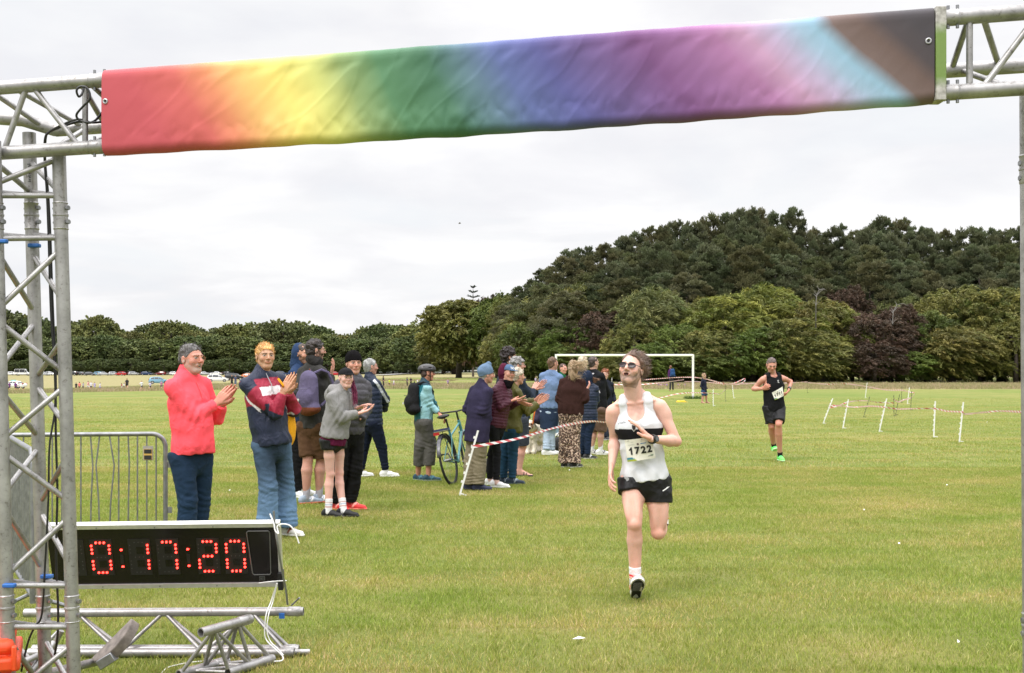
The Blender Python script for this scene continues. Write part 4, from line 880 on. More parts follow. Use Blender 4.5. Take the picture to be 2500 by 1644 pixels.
for (pts, lb) in (([(1992, 745), (1994, 720), (2000, 708), (2012, 706)], 'bare bleached branch sticking out above the yellow green trees'), ([(2179, 790), (2181, 760), (2190, 745), (2205, 741), (2218, 748)], 'bare bent pale branch above the purple copper tree')):
    mb = MB(); mb.tube([P(a, b, 133) for a, b in pts], [.05, .045, .035, .025, .015][:len(pts)], 6); mb.tube([P(pts[1][0], pts[1][1]+5, 133), P(pts[1][0]-7, pts[1][1]-2, 133.5)], [.05, .02], 5); [mb.tube([P(pts[q_][0], pts[q_][1], 133), P(pts[q_][0]+a_, pts[q_][1]-b_, 133.4)], [.03, .01], 4) for q_, a_, b_ in ((0, 9, 10), (1, -6, 9), (2, 12, 3), (2, -5, 10), (3, 8, -5), (0, -7, 12))]; mb.tube([P(pts[1][0]+1, pts[1][1]+1, 133), P(pts[1][0]+9, pts[1][1]-9, 133.5), P(pts[1][0]+20, pts[1][1]-13, 133.5)], [.04, .03, .015], 5)
    mb.tube([P(pts[0][0], pts[0][1], 133), P(pts[0][0]-1, 937, 139)], [.08, .2], 6); tag(mb.build('dead_tree', M['dead_wood']), lb, 'tree')
# far line of round trees on the left
pro = [(-60, 745, 470), (-10, 760, 480), (40, 768, 470), (95, 790, 475), (150, 775, 480), (190, 765, 470), (235, 800, 480), (285, 800, 470), (340, 785, 490), (378, 778, 475), (415, 790, 500), (455, 800, 470), (505, 795, 480), (550, 785, 470), (590, 788, 500), (625, 778, 480), (670, 775, 470), (715, 782, 490), (755, 790, 480), (800, 808, 470), (845, 812, 480), (885, 795, 490), (925, 785, 470), (965, 785, 490), (1000, 800, 460), (1035, 778, 430), (1075, 790, 400), (1100, 800, 330)]
rr = random.Random(2)
for i, (px, py, d) in enumerate(pro):
    x = (px-HX)/FL*d; z = gz(x, d); h = CH+(HY-py)/FL*d-z
    tree('o%d' % (i % 4), x, d+20, h*.985, 23+rr.uniform(-3, 6), [(1, 1, 1), (1.15, 1.05, .9), (.9, 1.0, .9), (1.25, 1.2, 1)][i*7 % 4], 'oak_tree', 'distant round topped tree, %s from the left in the back rank' % ordn(i), 'distant trees across the park', rz=i*1.3)
for i, px in enumerate(range(-70, 1120, 66)):
    d = 455+rr.uniform(0, 15) if px < 950 else 455-(px-950)*.6; x = (px-HX)/FL*d; h = rr.uniform(12, 16.5)
    tree('o%d' % ((i+1) % 4), x, d, h, rr.uniform(20, 28), [(.85, .95, .85), (1, 1.05, .9), (.8, .92, .8)][i % 3], 'oak_tree', 'distant dark tree behind the parked cars, %s from the left in front' % ordn(i), 'distant trees across the park', rz=i*2.1)
# ---------------------------------------------------------------- the people
def rows_(a, hem, k=1.): return a
JACK = [(-.12, .185, .135), (.3, .18, .13), (.68, .185, .135), (.93, .13, .085)]      # straight loose top
SLIM = [(-.05, .158, .112), (.33, .146, .108), (.68, .172, .128), (.92, .13, .08)]
def short_hair(p, color, **k): return p.hair(color, **k)
# 1. man in coral pullover -------------------------------------------------------
p = Person('laughing man in a bright coral pullover and blue jeans clapping', 9.1, 1.8, 62, head=(468, 879), hyaw=58, hpitch=4, neck=(458, 922), pel=(468, 1112), pyaw=55,
    R=((474, 1018, -.12), (529, 985, -.02), (566, 941, .06), 'F', 12), Lf=((530, 1022, .2), (541, 988, .12), (570, 944, .12), 'C', 14),
    legR=((458, 1226, -.1), (452, 1378, -.1), 62), legL=((489, 1226, .12), (484, 1378, .14), 50), skin=(.55, .27, .2), girth=1.12, res=.0075, hres=.0035, mouth='smile')
p.body(hair_c=(.1, .08, .07), beard=.6, beard_c=(.4, .36, .33), brows=True)
def c1(s, V, q): return np.tile(np.array((.95, .092, .122)), (len(V), 1))
T = p.tp
p.top([(-.1, .165, .14, .005), (.15, .168, .155, .02), (.4, .163, .152, .02), (.7, .17, .13), (.94, .125, .085)], c1, .02, (.075, .062, .042), .97, 'pullover', 'cloth', (.006, 13), collar=.055, belly=.035, sh_r=.066)
mb = MB(); mb.tube([T(.98, 0, .07), T(.9, 0, .1), T(.8, 0, .128), T(.72, 0, .142)], .0035, 6, True, (.75, .06, .07)); mb.build('zip', M['plastic'], p.root)
p.legs_wear(lambda s, V, q: np.array((.015, .04, .085))*(1+.5*nz(V, 5, 4)[:, None]), (.105, .078, .068), 1, 'jeans', 'denim', .06, (.006, 13))
p.hair((.07, .062, .058), th=.009, line=((.068, .07), (-.045, -.05)), rough=.003, spikes=700, slen=.03, comb=(0, .4, 1), grey=((.27, .26, .26), .3), sw=.0014)
p.glasses((.6, .25, .12), None, 'glasses', .021, .0010)
p.shoes((.05, .05, .06))
# 2. blond man in windbreaker -------------------------------------------------------
p = Person('man with dyed blond hair in a navy and crimson windbreaker clapping', 10.8, 1.84, 42, head=(648, 872), hyaw=28, hpitch=3, neck=(640, 916), pel=(664, 1084), pyaw=40,
    R=((672, 1008, -.18), (691, 958, -.17), (712, 915, -.12), 'F', 10), Lf=((716, 1002, .14), (706, 957, .0), (716, 912, -.04), 'C', 10),
    legR=((655, 1190, -.12), (652, 1290, -.14), 40), legL=((697, 1180, .12), (700, 1286, .1), 62), skin=(.5, .3, .19), res=.0085, hres=.0037, shw=.168)
p.body(hair_c=(.05, .035, .03), beard=.0)
def c2(s, V, q):
    x, y, t = q.T; C = np.tile(np.array((.025, .035, .075)), (len(V), 1)); cr = np.array((.36, .018, .05)); wh = np.array((.7, .68, .7))
    body = np.abs(x) < .2
    C[(t > .58) & (t < .95)] = cr; C[(t > .95)] = (.025, .035, .075)
    m = (t > .70) & (t < .82) & (y > .02) & (np.abs(x) < .12); C[m] = wh
    for a in 'RL':
        sh, el, w_ = s.arms[a][:3]; ax = unit(el-sh); ts = (V-sh)@ax; dd = np.linalg.norm(V-sh-ts[:, None]*ax, axis=1); ln = np.linalg.norm(el-sh)
        up = unit(np.cross(s.f, ax)); sgn = 1 if a == 'R' else -1
        m = (dd < .1) & (ts > -.05) & (ts < ln+.03) & (np.abs(x) > .13); C[m] = (.025, .035, .075)
        C[m & (ts > .09)] = cr
        out = (V-sh-ts[:, None]*ax)@s.f
        C[m & (ts > .06) & (out < -.028)] = wh; C[m & (ts > .06) & (out < -.048)] = (.025, .035, .075)
        ax2 = unit(w_-el); t2 = (V-el)@ax2; d2 = np.linalg.norm(V-el-t2[:, None]*ax2, axis=1); m = (d2 < .085) & (t2 > 0) & (t2 < np.linalg.norm(w_-el)); C[m] = cr
        lowr = ((V-el-t2[:, None]*ax2)[:, 2]) < -.04; C[m & lowr & (t2 < .16)] = wh
    return C
p.top([(-.1, .16, .122), (.02, .175, .138), (.3, .178, .136), (.7, .18, .135), (.94, .125, .085)], c2, -.02, (.074, .07, .04), .97, 'windbreaker', 'nylon', (.009, 11), collar=.045, sh_r=.07)
zb = MB(); zb.tube([p.tp(1.02, 0, .07), p.tp(.95, 0, .095), p.tp(.85, 0, .137), p.tp(.72, 0, .152)], .004, 6, True, (.3, .3, .32)); zb.build('zip', M['plastic'], p.root)
p.legs_wear(lambda s, V, q: np.array((.125, .215, .34))*(1+.5*nz(V, 5, 4)[:, None]), (.102, .088, .098), 1, 'jeans', 'denim', .08, (.009, 9), hipr=(.145, .118))
p.hair((.88, .55, .22), th=.014, line=((.068, .062), (-.045, -.05)), rough=.004, spikes=1500, slen=.024, comb=(0, .5, .5), grey=((.9, .5, .18), .3), seed=4)
p.shoes((.65, .63, .6), (.75, .75, .73), (.25, .08, .04))
o = MB(); a_ = P(703, 1000, 10.95)
# yellow bag hanging at his side
V, Fc = sdf_mesh([Ell(P(706, 1050, 11.0), np.array([.055, .12, .17]), None, 0), Seg(P(700, 985, 11.0), P(706, 1040, 11.), .045, .055, None, .05)], .01); V = V+normals(V, Fc)*(.006*nz(V, 20, 2))[:, None]
bg = link('tote_bag', mesh_np('tote_bag', V, Fc, M['cloth'], True, np.tile(np.array((.72, .33, .015)), (len(V), 1)))); tag(bg, 'mustard yellow bag hanging behind the blond man', 'bag')
sm = MB(); sm.tube([P(679, 925, 10.62), P(690, 940, 10.60), P(700, 985, 10.9), P(706, 1015, 10.98)], .012, 6, True, (.72, .3, .015)); so_ = sm.build('strap', M['cloth'], None); so_.parent = bg
# 3. man in blue hood -------------------------------------------------------
p = Person('bearded man in a blue hooded jacket and black trousers behind the blond man', 14.1, 1.86, 75, head=(738, 866), hyaw=62, neck=(730, 900), pel=(731, 1030), R='pocket', Lf='pocket',
    legR=(None, (722, 1205, -.1), 50), legL=(None, (742, 1203, .2), 60), res=.011, hres=.0045)
p.body(hands=(), hair_c=(.06, .035, .025), beard=.8)
p.hair((.07, .045, .03), th=.008, spikes=120, slen=.012)
def hood(W, A, k): return [Ell(W(0, -.045, .025), np.array([.1, .085, .115])*k, A, 0), Seg(W(0, -.05, -.04), W(0, -.06, -.11), .085*k, .1*k, None, .04), Ell(W(0, .05, .0), np.array([.082, .1, .1])*k, A, .01, True)]
p.hat(hood, (.03, .06, .14), 'hood', 'cloth', (), .003)
p.top(JACK, (.03, .06, .14), -.05, name='jacket', mat='cloth', wr=(.008, 10))
p.legs_wear((.012, .012, .014), (.1, .075, .065), 1, 'trousers', 'cloth', .1)
p.shoes((.75, .75, .74), (.8, .8, .79))
# 4. man with backpack -------------------------------------------------------
p = Person('dark haired man in a charcoal coat and brown shorts wearing a purple backpack', 13.44, 1.86, 140, head=(771, 857), hyaw=112, neck=(763, 895), pel=(764, 1040), pyaw=150,
    R=((800, 960, .15), (808, 918, .3), (812, 905, .3), 'L', 15), Lf=((722, 965, .0), (740, 1000, .2), None),
    legR=((784, 1122, .05), (779, 1205, .05), 110), legL=((752, 1122, -.02), (748, 1208, -.05), 120), skin=(.5, .29, .22), res=.01, hres=.0045, girth=1.08)
p.cov['l2'] = 0; p.body(hair_c=(.03, .02, .018), beard=.9)
p.top([(-.12, .185, .13), (.3, .185, .135), (.68, .195, .14), (.93, .14, .09)], (.06, .058, .055), -.04, (.072, .062, .05), 1, 'coat', 'cloth', (.007, 10), collar=.07)
p.hat(lambda W, A, k: [Seg(W(0, -.03, -.105), W(0, -.01, -.12), (.1*k, .07*k), (.11*k, .08*k), A[0], 0)], (.045, .043, .042), 'scarf', 'fleece', (), .006, res=.007)
p.legs_wear((.13, .068, .035), (.115, .1, .08), .46, 'shorts', 'cloth', .08, (.006, 12))
p.hair((.035, .025, .022), th=.017, line=((.07, .06), (-.04, -.06)), rough=.006, spikes=350, slen=.018, comb=(0, 0, 1))
p.glasses((.35, .2, .06), None)
p.socks((.35, .34, .38), .12); p.shoes((.28, .34, .42), (.7, .12, .06), (.75, .75, .78))
def backpack(pp, label, c, c2_, ctr, A, sz, straps=True, logo=True):
    W = lambda x, y, z: ctr+A[0]*x+A[1]*y+A[2]*z
    sx, sy, szz = sz
    V, Fc = sdf_mesh([Seg(W(0, 0, -szz*.3), W(0, .01, szz*.28), (sx*.5, sy*.52), (sx*.43, sy*.45), A[0], 0), Ell(W(0, -sy*.3, -szz*.14), np.array([sx*.4, sy*.4, szz*.24]), A, .02), Seg(W(-sx*.36, -.0, -szz*.36), W(sx*.36, 0, -szz*.36), (sy*.45, .06), (sy*.45, .06), A[1], .03)], .008)
    V = V+normals(V, Fc)*(.004*nz(V, 16, 5))[:, None]; z = (V-ctr)@A[2]; C = np.tile(np.array(c), (len(V), 1)); C[z < -szz*.33] = c2_
    b = link('backpack', mesh_np('backpack', V-ctr, Fc, M['cloth'], True, C)); b.location = tuple(ctr); tag(b, label, 'backpack')
    for g in (-1, 1):
        m = MB(); m.tube([W(g*sx*.12, sy*.3, szz*.42), W(g*sx*.3, sy*.75, szz*.5), W(g*sx*.42, sy*1.15, szz*.44), W(g*sx*.5, sy*1.5, szz*.2), W(g*sx*.5, sy*1.2, -szz*.1), W(g*sx*.42, sy*.5, -szz*.3)], .016, 6, True, c)
        m.build('shoulder_strap', M['cloth'], b)
    m = MB(); m.tube([W(-sx*.3, -sy*.6, szz*.08), W(0, -sy*.74, szz*.075), W(sx*.3, -sy*.6, szz*.08)], .004, 6, True, tuple(x*.5 for x in c)); m.build('zip', M['plastic'], b)
    if logo: m = MB(); m.box(W(-.03, -sy*.78, -szz*.17), .035, .012, .03, A, (.6, .6, .55)); m.build('badge', M['plastic'], b)
    m = MB(); m.tube([W(-.02, sy*.2, szz*.44), W(0, .02, szz*.52), W(.02, sy*.2, szz*.44)], .006, 6, True, c2_); m.build('handle', M['cloth'], b)
bf, br = dirs(140)
backpack(None, 'purple grey backpack with brown leather base worn by man in charcoal coat', (.1, .085, .15), (.16, .05, .025), P(752, 958, 13.2), np.array([br, bf, (0, 0, 1.)]), (.33, .16, .52))
# 5. girl in grey hoodie -------------------------------------------------------
p = Person('girl in a grey hoodie, black shorts and black cap clapping with striped white socks', 12.29, 1.64, 62, head=(845, 924), hyaw=28, neck=(832, 957), pel=(815, 1072), pyaw=55, shw=.15,
    R=((832, 1022, -.12), (878, 1009, -.06), (908, 1000, -.02), 'U', 18), Lf=((862, 1000, .18), (870, 998, .1), (899, 983, .06), 'D', 14),
    legR=((806, 1158, -.04), (802, 1243, -.08), 70), legL=((828, 1156, .08), (838, 1241, -.02), 75), skin=(.66, .42, .35), res=.0085, hres=.0037, girth=.9)
p.cov['l2'] = 0; p.body(hair_c=(.12, .05, .04))
p.top([(-.1, .18, .145), (.05, .186, .15), (.4, .18, .14), (.72, .165, .125), (.93, .12, .085)], (.30, .295, .29), .03, (.076, .076, .05), .95, 'hoodie', 'cloth', (.007, 12), collar=.03, sh_r=.062,
    extra=[Seg(p.tp(1.02, -.04, -.085), p.tp(1.02, .05, -.085), .062, .062, None, .03), Ell(p.tp(.9, 0, -.12), np.array([.08, .05, .1]), None, .03)])
p.top([(-.2, .165, .132), (.0, .165, .132), (.1, .13, .1)], (.14, .012, .055), -.12, name='shirt', vest=True, collar=0, wr=(.005, 14))
p.legs_wear((.012, .012, .014), (.1, .09, .07), .12, 'shorts', 'nylon', -.02, (.005, 14), hipr=(.14, .11))
p.hair((.12, .02, .04), th=.001, line=((.05, .03), (-.05, -.06)), spikes=0)
p.locks([[(-.072, .0, .0), (-.078, .03, -.07), (-.085, .06, -.15), (-.08, .08, -.24), (-.075, .08, -.33)], [(-.07, -.02, .0), (-.07, .02, -.08), (-.08, .05, -.16), (-.08, .07, -.28)]], 420, (.16, .02, .06), 'long_hair', .006, 5, .012)
def cap(W, A, k): return [Ell(W(0, -.012, .042), np.array([.086, .106, .082])*k, A, 0, clip=((W(0, 0, .045), -A[2]),)), Seg(W(-.03, .12, .045), W(.03, .12, .045), (.045*k, .006*k), (.045*k, .006*k), A[1], .006)]
p.hat(cap, (.015, .015, .018), 'cap', 'cloth')
mb_s = [(0.03, .045, (.5, .32, .3)), (.055, .068, (.35, .4, .5)), (.08, .09, (.5, .32, .3))]
p.socks((.72, .71, .72), .13, stripe=mb_s); p.shoes((.012, .012, .013), (.02, .02, .02))
# 6. man in beanie -------------------------------------------------------
p = Person('man in a black beanie, grey puffer and black trousers behind the girl in the hoodie', 12.75, 1.82, 40, head=(864, 889), hyaw=24, neck=(863, 925), pel=(852, 1056), R='pocket', Lf=((894, 1000, .1), (880, 1024, -.1), None),
    legR=(None, (820, 1241, .1), 50), legL=(None, (856, 1238, .12), 70), skin=(.55, .3, .22), res=.011, hres=.0042)
p.body(hands=(), hair_c=(.1, .06, .04))
p.top([(-.05, .17, .125), (.3, .18, .13), (.68, .19, .14), (.93, .14, .09)], (.085, .08, .095), -.02, (.075, .068, .05), 1, 'puffer_jacket', 'nylon', (.004, 10), puff=.07,
    extra=[Ell(p.tp(1.02, 0, -.07), np.array([.12, .09, .07]), None, .03)])
p.legs_wear((.014, .014, .015), (.105, .085, .075), 1, 'trousers', 'cloth', .1, (.01, 10))
def beanie(W, A, k): return [Ell(W(0, -.02, .045), np.array([.088, .108, .095])*k, A, 0), Seg(W(0, -.01, .03), W(0, -.02, .05), (.089*k, .108*k), (.089*k, .108*k), A[0], .01)]
p.hat(beanie, (.012, .011, .012), 'beanie', 'fleece', [((0, .09, .04), (0, .25, -1.))], .003)
p.shoes((.7, .04, .04), (.75, .2, .15), (.9, .35, .3))
# 7. grey haired man in navy puffer -------------------------------------------------------
p = Person('grey haired man in a navy puffer jacket with a white shoulder stripe', 16.6, 1.77, 128, head=(905, 897), hyaw=118, neck=(903, 925), pel=(908, 1032),
    R=((941, 975, .1), (937, 1003, .25), None), Lf='pocket', legR=((933, 1092, .0), (942, 1147, -.0), 95), legL=((886, 1098, .1), (880, 1147, .05), 95), skin=(.5, .27, .2), res=.011, hres=.0045, girth=1.08)
p.body(hands=(), hair_c=(.5, .5, .48))
def c7(s, V, q):
    C = np.tile(np.array((.018, .03, .065)), (len(V), 1)); x, y, t = q.T
    sh, el, w_ = s.arms['R'][:3]; ax = unit(el-sh); ts = (V-s.neck)@unit(el-s.neck); o = np.cross(ax, s.f)
    d_ = V-sh-((V-sh)@ax)[:, None]*ax; m = (x > .08) & (t > .4) & (np.abs(d_@s.f) < .016) & (d_@s.r > -.02); C[m] = (.6, .62, .66); return C
p.top([(-.1, .185, .14), (.3, .19, .14), (.68, .2, .145), (.93, .14, .09)], c7, -.06, (.078, .07, .055), 1, 'puffer_jacket', 'nylon', (.004, 10), puff=.065, collar=.06)
p.legs_wear((.012, .018, .04), (.11, .08, .05), .97, 'trousers', 'cloth', .1, (.008, 10))
p.hair((.36, .36, .35), th=.009, rough=.0025, spikes=220, slen=.02, comb=(0, -.3, 1)); p.socks((.7, .7, .7), .1); p.shoes((.74, .74, .74), (.8, .8, .8))
# 8. cyclist -------------------------------------------------------
p = Person('cyclist in teal jacket and helmet with a hand on the saddle', 16., 1.66, 112, head=(1044, 912), hyaw=102, neck=(1037, 938), pel=(1034, 1030), shw=.15,
    R=((1049, 985, -.12), (1071, 1010, -.12), (1085, 1019, -.14), 'D', 40), Lf=((1058, 985, .15), (1068, 1000, .3), None),
    legR=((1050, 1085, .0), (1046, 1150, .0), 92), legL=((1026, 1087, .0), (1021, 1150, .1), 60), skin=(.5, .24, .16), res=.01, hres=.0045, girth=1.1)
p.cov['l2'] = 0; p.body(hands=('R',), hair_c=(.1, .06, .05))
def c8(s, V, q):
    C = np.tile(np.array((.012, .16, .2)), (len(V), 1)); x, y, t = q.T
    C[(t < .96) & (x > .12)] = (.28, .52, .56); C[(t < .96) & (x < -.12)] = (.28, .52, .56); C[t > .97] = (.015, .06, .09); return C
p.top([(-.05, .165, .13), (.3, .168, .13), (.68, .18, .135), (.93, .13, .09)], c8, -.0, (.066, .056, .042), .96, 'jacket', 'nylon', (.006, 12), collar=.05)
p.legs_wear((.13, .125, .115), (.112, .097, .086), .84, 'cropped_trousers', 'cloth', .1, (.007, 12), hipr=(.175, .135))
p.hair((.1, .06, .05), th=.004, spikes=0)
def helm(W, A, k): return [Ell(W(0, -.012, .06), np.array([.092, .135, .082])*k, A, 0, clip=((W(0, 0, .035), -A[2]*.98-A[1]*.15),)), Ell(W(0, -.115, .03), np.array([.05, .03, .035])*k, A, .02)] + \
    [Seg(W(x, -.1, .1), W(x*1.1, .09, .09), .007*k, .009*k, None, .003, (), False) for x in (-.05, -.018, .018, .05)] + [Seg(W(x, -.07, .135-abs(x)*.6), W(x*1.2, .1, .11-abs(x)*.5), .006*k, .01*k, None, .003, (), True) for x in (-.036, 0, .036, .07, -.07)]
p.hat(helm, lambda q: np.where((q[:, 2] < .052)[:, None], np.array((.03, .03, .032)), np.array((.055, .052, .055))), 'helmet', 'plastic', (), 0)
W8 = lambda x, y, z: p.head+(p.HA[0]*x+p.HA[1]*y+p.HA[2]*z)*p.k
mb = MB(); mb.tube([W8(.075, .03, .04), W8(.07, .03, -.04), W8(.03, .04, -.11)], .006, 6, True, (.01, .01, .01)); mb.tube([W8(.08, -.05, .04), W8(.075, -.01, -.02), W8(.07, .03, -.045)], .005, 6, True, (.01, .01, .01)); mb.build('chin_strap', M['cloth'], p.root)
p.glasses((.02, .02, .02), (.03, .02, .02))
p.shoes((.02, .06, .09), (.25, .28, .3), (.05, .16, .2))
bf, br = dirs(112)
backpack(None, 'small black backpack on the back of the teal jacketed cyclist', (.012, .012, .013), (.012, .012, .013), P(1008, 972, 15.93), np.array([br, bf, (0, 0, 1.)]), (.27, .17, .44))
# 9. old man in navy coat -------------------------------------------------------
p = Person('elderly man in a long dark navy wool coat, pale blue beanie and tan trousers', 14.84, 1.68, 128, head=(1188, 916), hyaw=108, neck=(1175, 944), pel=(1165, 1056),
    R=((1178, 1004, -.15), (1194, 1026, .0), None), Lf='pocket', legR=((1172, 1125, .0), (1168, 1183, .0), 85), legL=((1148, 1125, .05), (1147, 1183, .05), 85), skin=(.5, .26, .19), res=.01, hres=.0042, girth=1.1)
p.body(hands=(), hair_c=(.5, .48, .46))
p.top([(-.24, .205, .155), (.1, .195, .15), (.45, .19, .145), (.72, .185, .14), (.94, .13, .09)], (.048, .042, .085), -.2, (.08, .07, .06), 1, 'coat', 'fleece', (.006, 8), collar=.06, sh_r=.066)
p.legs_wear((.27, .23, .155), (.108, .095, .09), 1, 'trousers', 'cloth', .0, (.009, 10))
def beanie2(W, A, k): return [Ell(W(0, -.02, .045), np.array([.088, .106, .075])*k, A, 0), Seg(W(0, -.01, .09), W(0, .03, .145), (.07*k, .075*k), (.035*k, .04*k), A[0], .03), Seg(W(0, -.015, .03), W(0, -.02, .055), (.09*k, .108*k), (.091*k, .11*k), A[0], .01)]
p.hat(beanie2, (.16, .24, .36), 'beanie', 'fleece', [((0, .085, .032), (0, .3, -1.))], .003)
p.hair((.5, .48, .46), th=.003, spikes=60, slen=.01); p.shoes((.02, .025, .06), (.015, .015, .016))
# 10. person in burgundy puffer -------------------------------------------------------
p = Person('smiling person in a burgundy puffer jacket and blue cap clapping', 15.2, 1.68, 55, head=(1242, 912), hyaw=36, hpitch=-3, hroll=-6, neck=(1226, 943), pel=(1212, 1040), shw=.15,
    R=((1222, 995, -.15), (1250, 978, -.1), (1288, 970, -.08), 'U', 8), Lf=((1245, 992, .15), (1268, 980, .0), (1292, 992, -.06), 'R', 12),
    legR=((1213, 1105, .0), (1212, 1174, -.05), 75), legL=((1200, 1108, .2), (1196, 1172, .25), 70), skin=(.55, .3, .22), res=.01, hres=.0042, mouth='smile')
p.body(hair_c=(.1, .05, .04))
p.top([(-.1, .165, .125), (.1, .165, .125), (.4, .17, .13), (.7, .175, .13), (.93, .12, .085)], (.085, .012, .032), -.03, (.07, .06, .05), .95, 'puffer_jacket', 'nylon', (.003, 10), puff=.04, collar=.04)
p.hat(lambda W, A, k: [Ell(W(.05, -.06, .03), np.array([.075, .07, .105])*k, A, 0), Seg(W(.04, -.07, -.03), W(0, -.08, -.11), .07*k, .075*k, None, .04), Ell(W(.0, .03, .02), np.array([.075, .08, .1])*k, A, .01, True)], (.12, .016, .045), 'hood', 'cloth', (), .003)
p.hat(lambda W, A, k: [Ell(W(0, .01, -.12), np.array([.075, .07, .05])*k, A, 0), Ell(W(.01, .05, -.16), np.array([.05, .04, .05])*k, A, .03)], (.012, .01, .012), 'scarf', 'fleece', (), .008, res=.007)
p.legs_wear((.014, .014, .016), (.092, .062, .045), .98, 'leggings', 'cloth', .1, (.004, 12))
def cap2(W, A, k): return [Ell(W(0, -.012, .045), np.array([.086, .104, .08])*k, A, 0, clip=((W(0, 0, .042), -A[2]),)), Seg(W(-.035, .115, .045), W(.035, .115, .045), (.05*k, .007*k), (.05*k, .007*k), A[1], .006)]
cp = p.hat(cap2, (.09, .16, .28), 'cap', 'cloth')
p.hair((.1, .05, .04), th=.004, spikes=0); p.socks((.6, .4, .35), .06); p.shoes((.74, .74, .74), (.8, .8, .8))
P10 = p
# 11. person in olive jacket -------------------------------------------------------
p = Person('person with pale short hair in an olive hooded jacket clapping', 15.6, 1.66, 118, head=(1264, 920), hyaw=118, neck=(1252, 946), pel=(1247, 1048), shw=.152,
    R=((1288, 1008, -.1), (1314, 985, -.05), (1338, 968, -.02), 'C', 6), Lf=((1285, 985, .25), (1308, 978, .2), (1330, 962, .14), 'C', 8),
    legR=((1252, 1112, .0), (1250, 1166, .0), 80), legL=((1231, 1112, .1), (1230, 1163, .12), 60), skin=(.55, .3, .22), res=.01, hres=.0042, girth=1.12)
p.body(hair_c=(.5, .42, .3))
p.top([(-.12, .195, .15), (.1, .19, .145), (.4, .19, .145), (.7, .19, .14), (.93, .13, .09)], (.125, .115, .022), -.06, (.08, .066, .05), .96, 'jacket', 'nylon', (.010, 11), collar=.03, sh_r=.066,
    extra=[Seg(p.tp(1.02, -.05, -.08), p.tp(1.02, .06, -.08), .065, .065, None, .03), Ell(p.tp(.9, 0, -.12), np.array([.1, .06, .1]), None, .03), Seg(p.tp(1.05, 0, -.03), p.tp(1.15, 0, -.06), .075, .07, None, .03)])
p.legs_wear((.02, .07, .13), (.11, .075, .055), 1, 'jeans', 'denim', .1, (.005, 13), hipr=(.175, .13))
p.hair((.55, .46, .32), th=.016, rough=.006, spikes=350, slen=.03, comb=(.3, .3, .6), grey=((.7, .65, .56), .4)); p.shoes((.02, .035, .06), (.05, .08, .1), (.3, .35, .4))
# 12. curly dark haired tall man, 13 grey curly man -------------------------------------------------------
p = Person('tall man with dark curly hair behind the clapping group', 17.6, 1.9, 110, head=(1243, 872), hyaw=102, neck=(1236, 900), pel=(1236, 1010), R='hang', Lf='hang', legR=(None, (1242, 1152, 0), 90), legL=(None, (1232, 1152, .15), 90), res=.012, hres=.0045)
p.body(hands=(), hair_c=(.03, .02, .015), feet=False); p.top(JACK, (.03, .035, .05), -.05, name='jacket'); p.legs_wear((.03, .03, .035), llen=1, name='trousers')
p.hair((.022, .012, .012), th=.03, line=((.075, .05), (-.04, -.06)), rough=.012, freq=70, spikes=500, slen=.022, comb=(0, 0, .3)); p.glasses((.3, .25, .2)); p.shoes((.03, .03, .03))
p = Person('man with curly grey hair in a navy jacket and grey shorts clapping in sandals', 16.7, 1.76, 100, head=(1264, 893), hyaw=100, neck=(1262, 918), pel=(1272, 1022),
    R=((1296, 972, -.05), (1302, 950, .1), (1312, 935, .2), 'F', 10), Lf=((1300, 965, .3), (1310, 950, .3), (1322, 938, .3), 'C', 10), legR=((1276, 1090, .0), (1268, 1150, .0), 85), legL=((1262, 1090, .15), (1252, 1152, .1), 85), skin=(.6, .34, .27), res=.011, hres=.0045, girth=1.08)
p.cov['l2'] = 0; p.body(hair_c=(.2, .19, .18), feet=True); p.top(JACK, (.03, .042, .065), -.02, (.075, .065, .05), .95, name='jacket', wr=(.008, 11)); p.legs_wear((.07, .08, .11), (.115, .1, .08), .47, 'shorts', 'cloth', .1)
p.hair((.2, .19, .185), th=.02, line=((.075, .05), (-.04, -.05)), rough=.009, freq=80, spikes=400, slen=.02, comb=(0, 0, .3), grey=((.4, .39, .38), .4)); p.glasses((.3, .25, .2))
for a in 'RL':
    hp, kn, an, ff, fu = p.legs[a]; mb = MB(); b = an-fu*.085; A_ = np.array([ff, np.cross(fu, ff), fu]); mb.box(b+ff*.06+fu*.012, .28, .095, .024, A_, (.02, .02, .02)); mb.build('sandal_sole', M['rubber'], p.root)
    mb = MB()
    for x, z in ((.11, .045), (.07, .06), (-.04, .07)): mb.tube([b+ff*x+A_[1]*y+fu*(z*math.sqrt(max(0, 1-(y/.055)**2))+.01) for y in np.linspace(-.053, .053, 9)], .007, 6, True, (.015, .015, .016))
    mb.build('sandal_strap', M['rubber'], p.root)
# 14. man in light blue sweatshirt -------------------------------------------------------
p = Person('man in a light blue sweatshirt with a dark jacket round his waist', 20.8, 1.78, 160, head=(1350, 889), hyaw=125, neck=(1347, 912), pel=(1342, 1002),
    R=((1370, 958, .05), (1352, 980, .2), None), Lf=((1322, 955, .1), (1332, 978, .25), None), legR=((1347, 1050, .0), (1345, 1096, .0), 100), legL=((1336, 1052, .0), (1334, 1099, -.1), 95), skin=(.52, .28, .2), res=.012, hres=.005)
p.body(hair_c=(.12, .06, .03)); p.top([(-.05, .165, .13), (.1, .175, .135), (.4, .178, .135), (.7, .19, .14), (.93, .13, .09)], (.17, .25, .42), .05, (.075, .068, .05), .95, 'sweatshirt', 'cloth', (.008, 12), collar=.02)
p.legs_wear((.38, .47, .58), (.09, .078, .068), 1, 'jeans', 'denim', -.02, (.006, 12)); p.hair((.14, .075, .04), th=.008, spikes=150, slen=.014); p.shoes((.7, .7, .68), (.78, .78, .76))
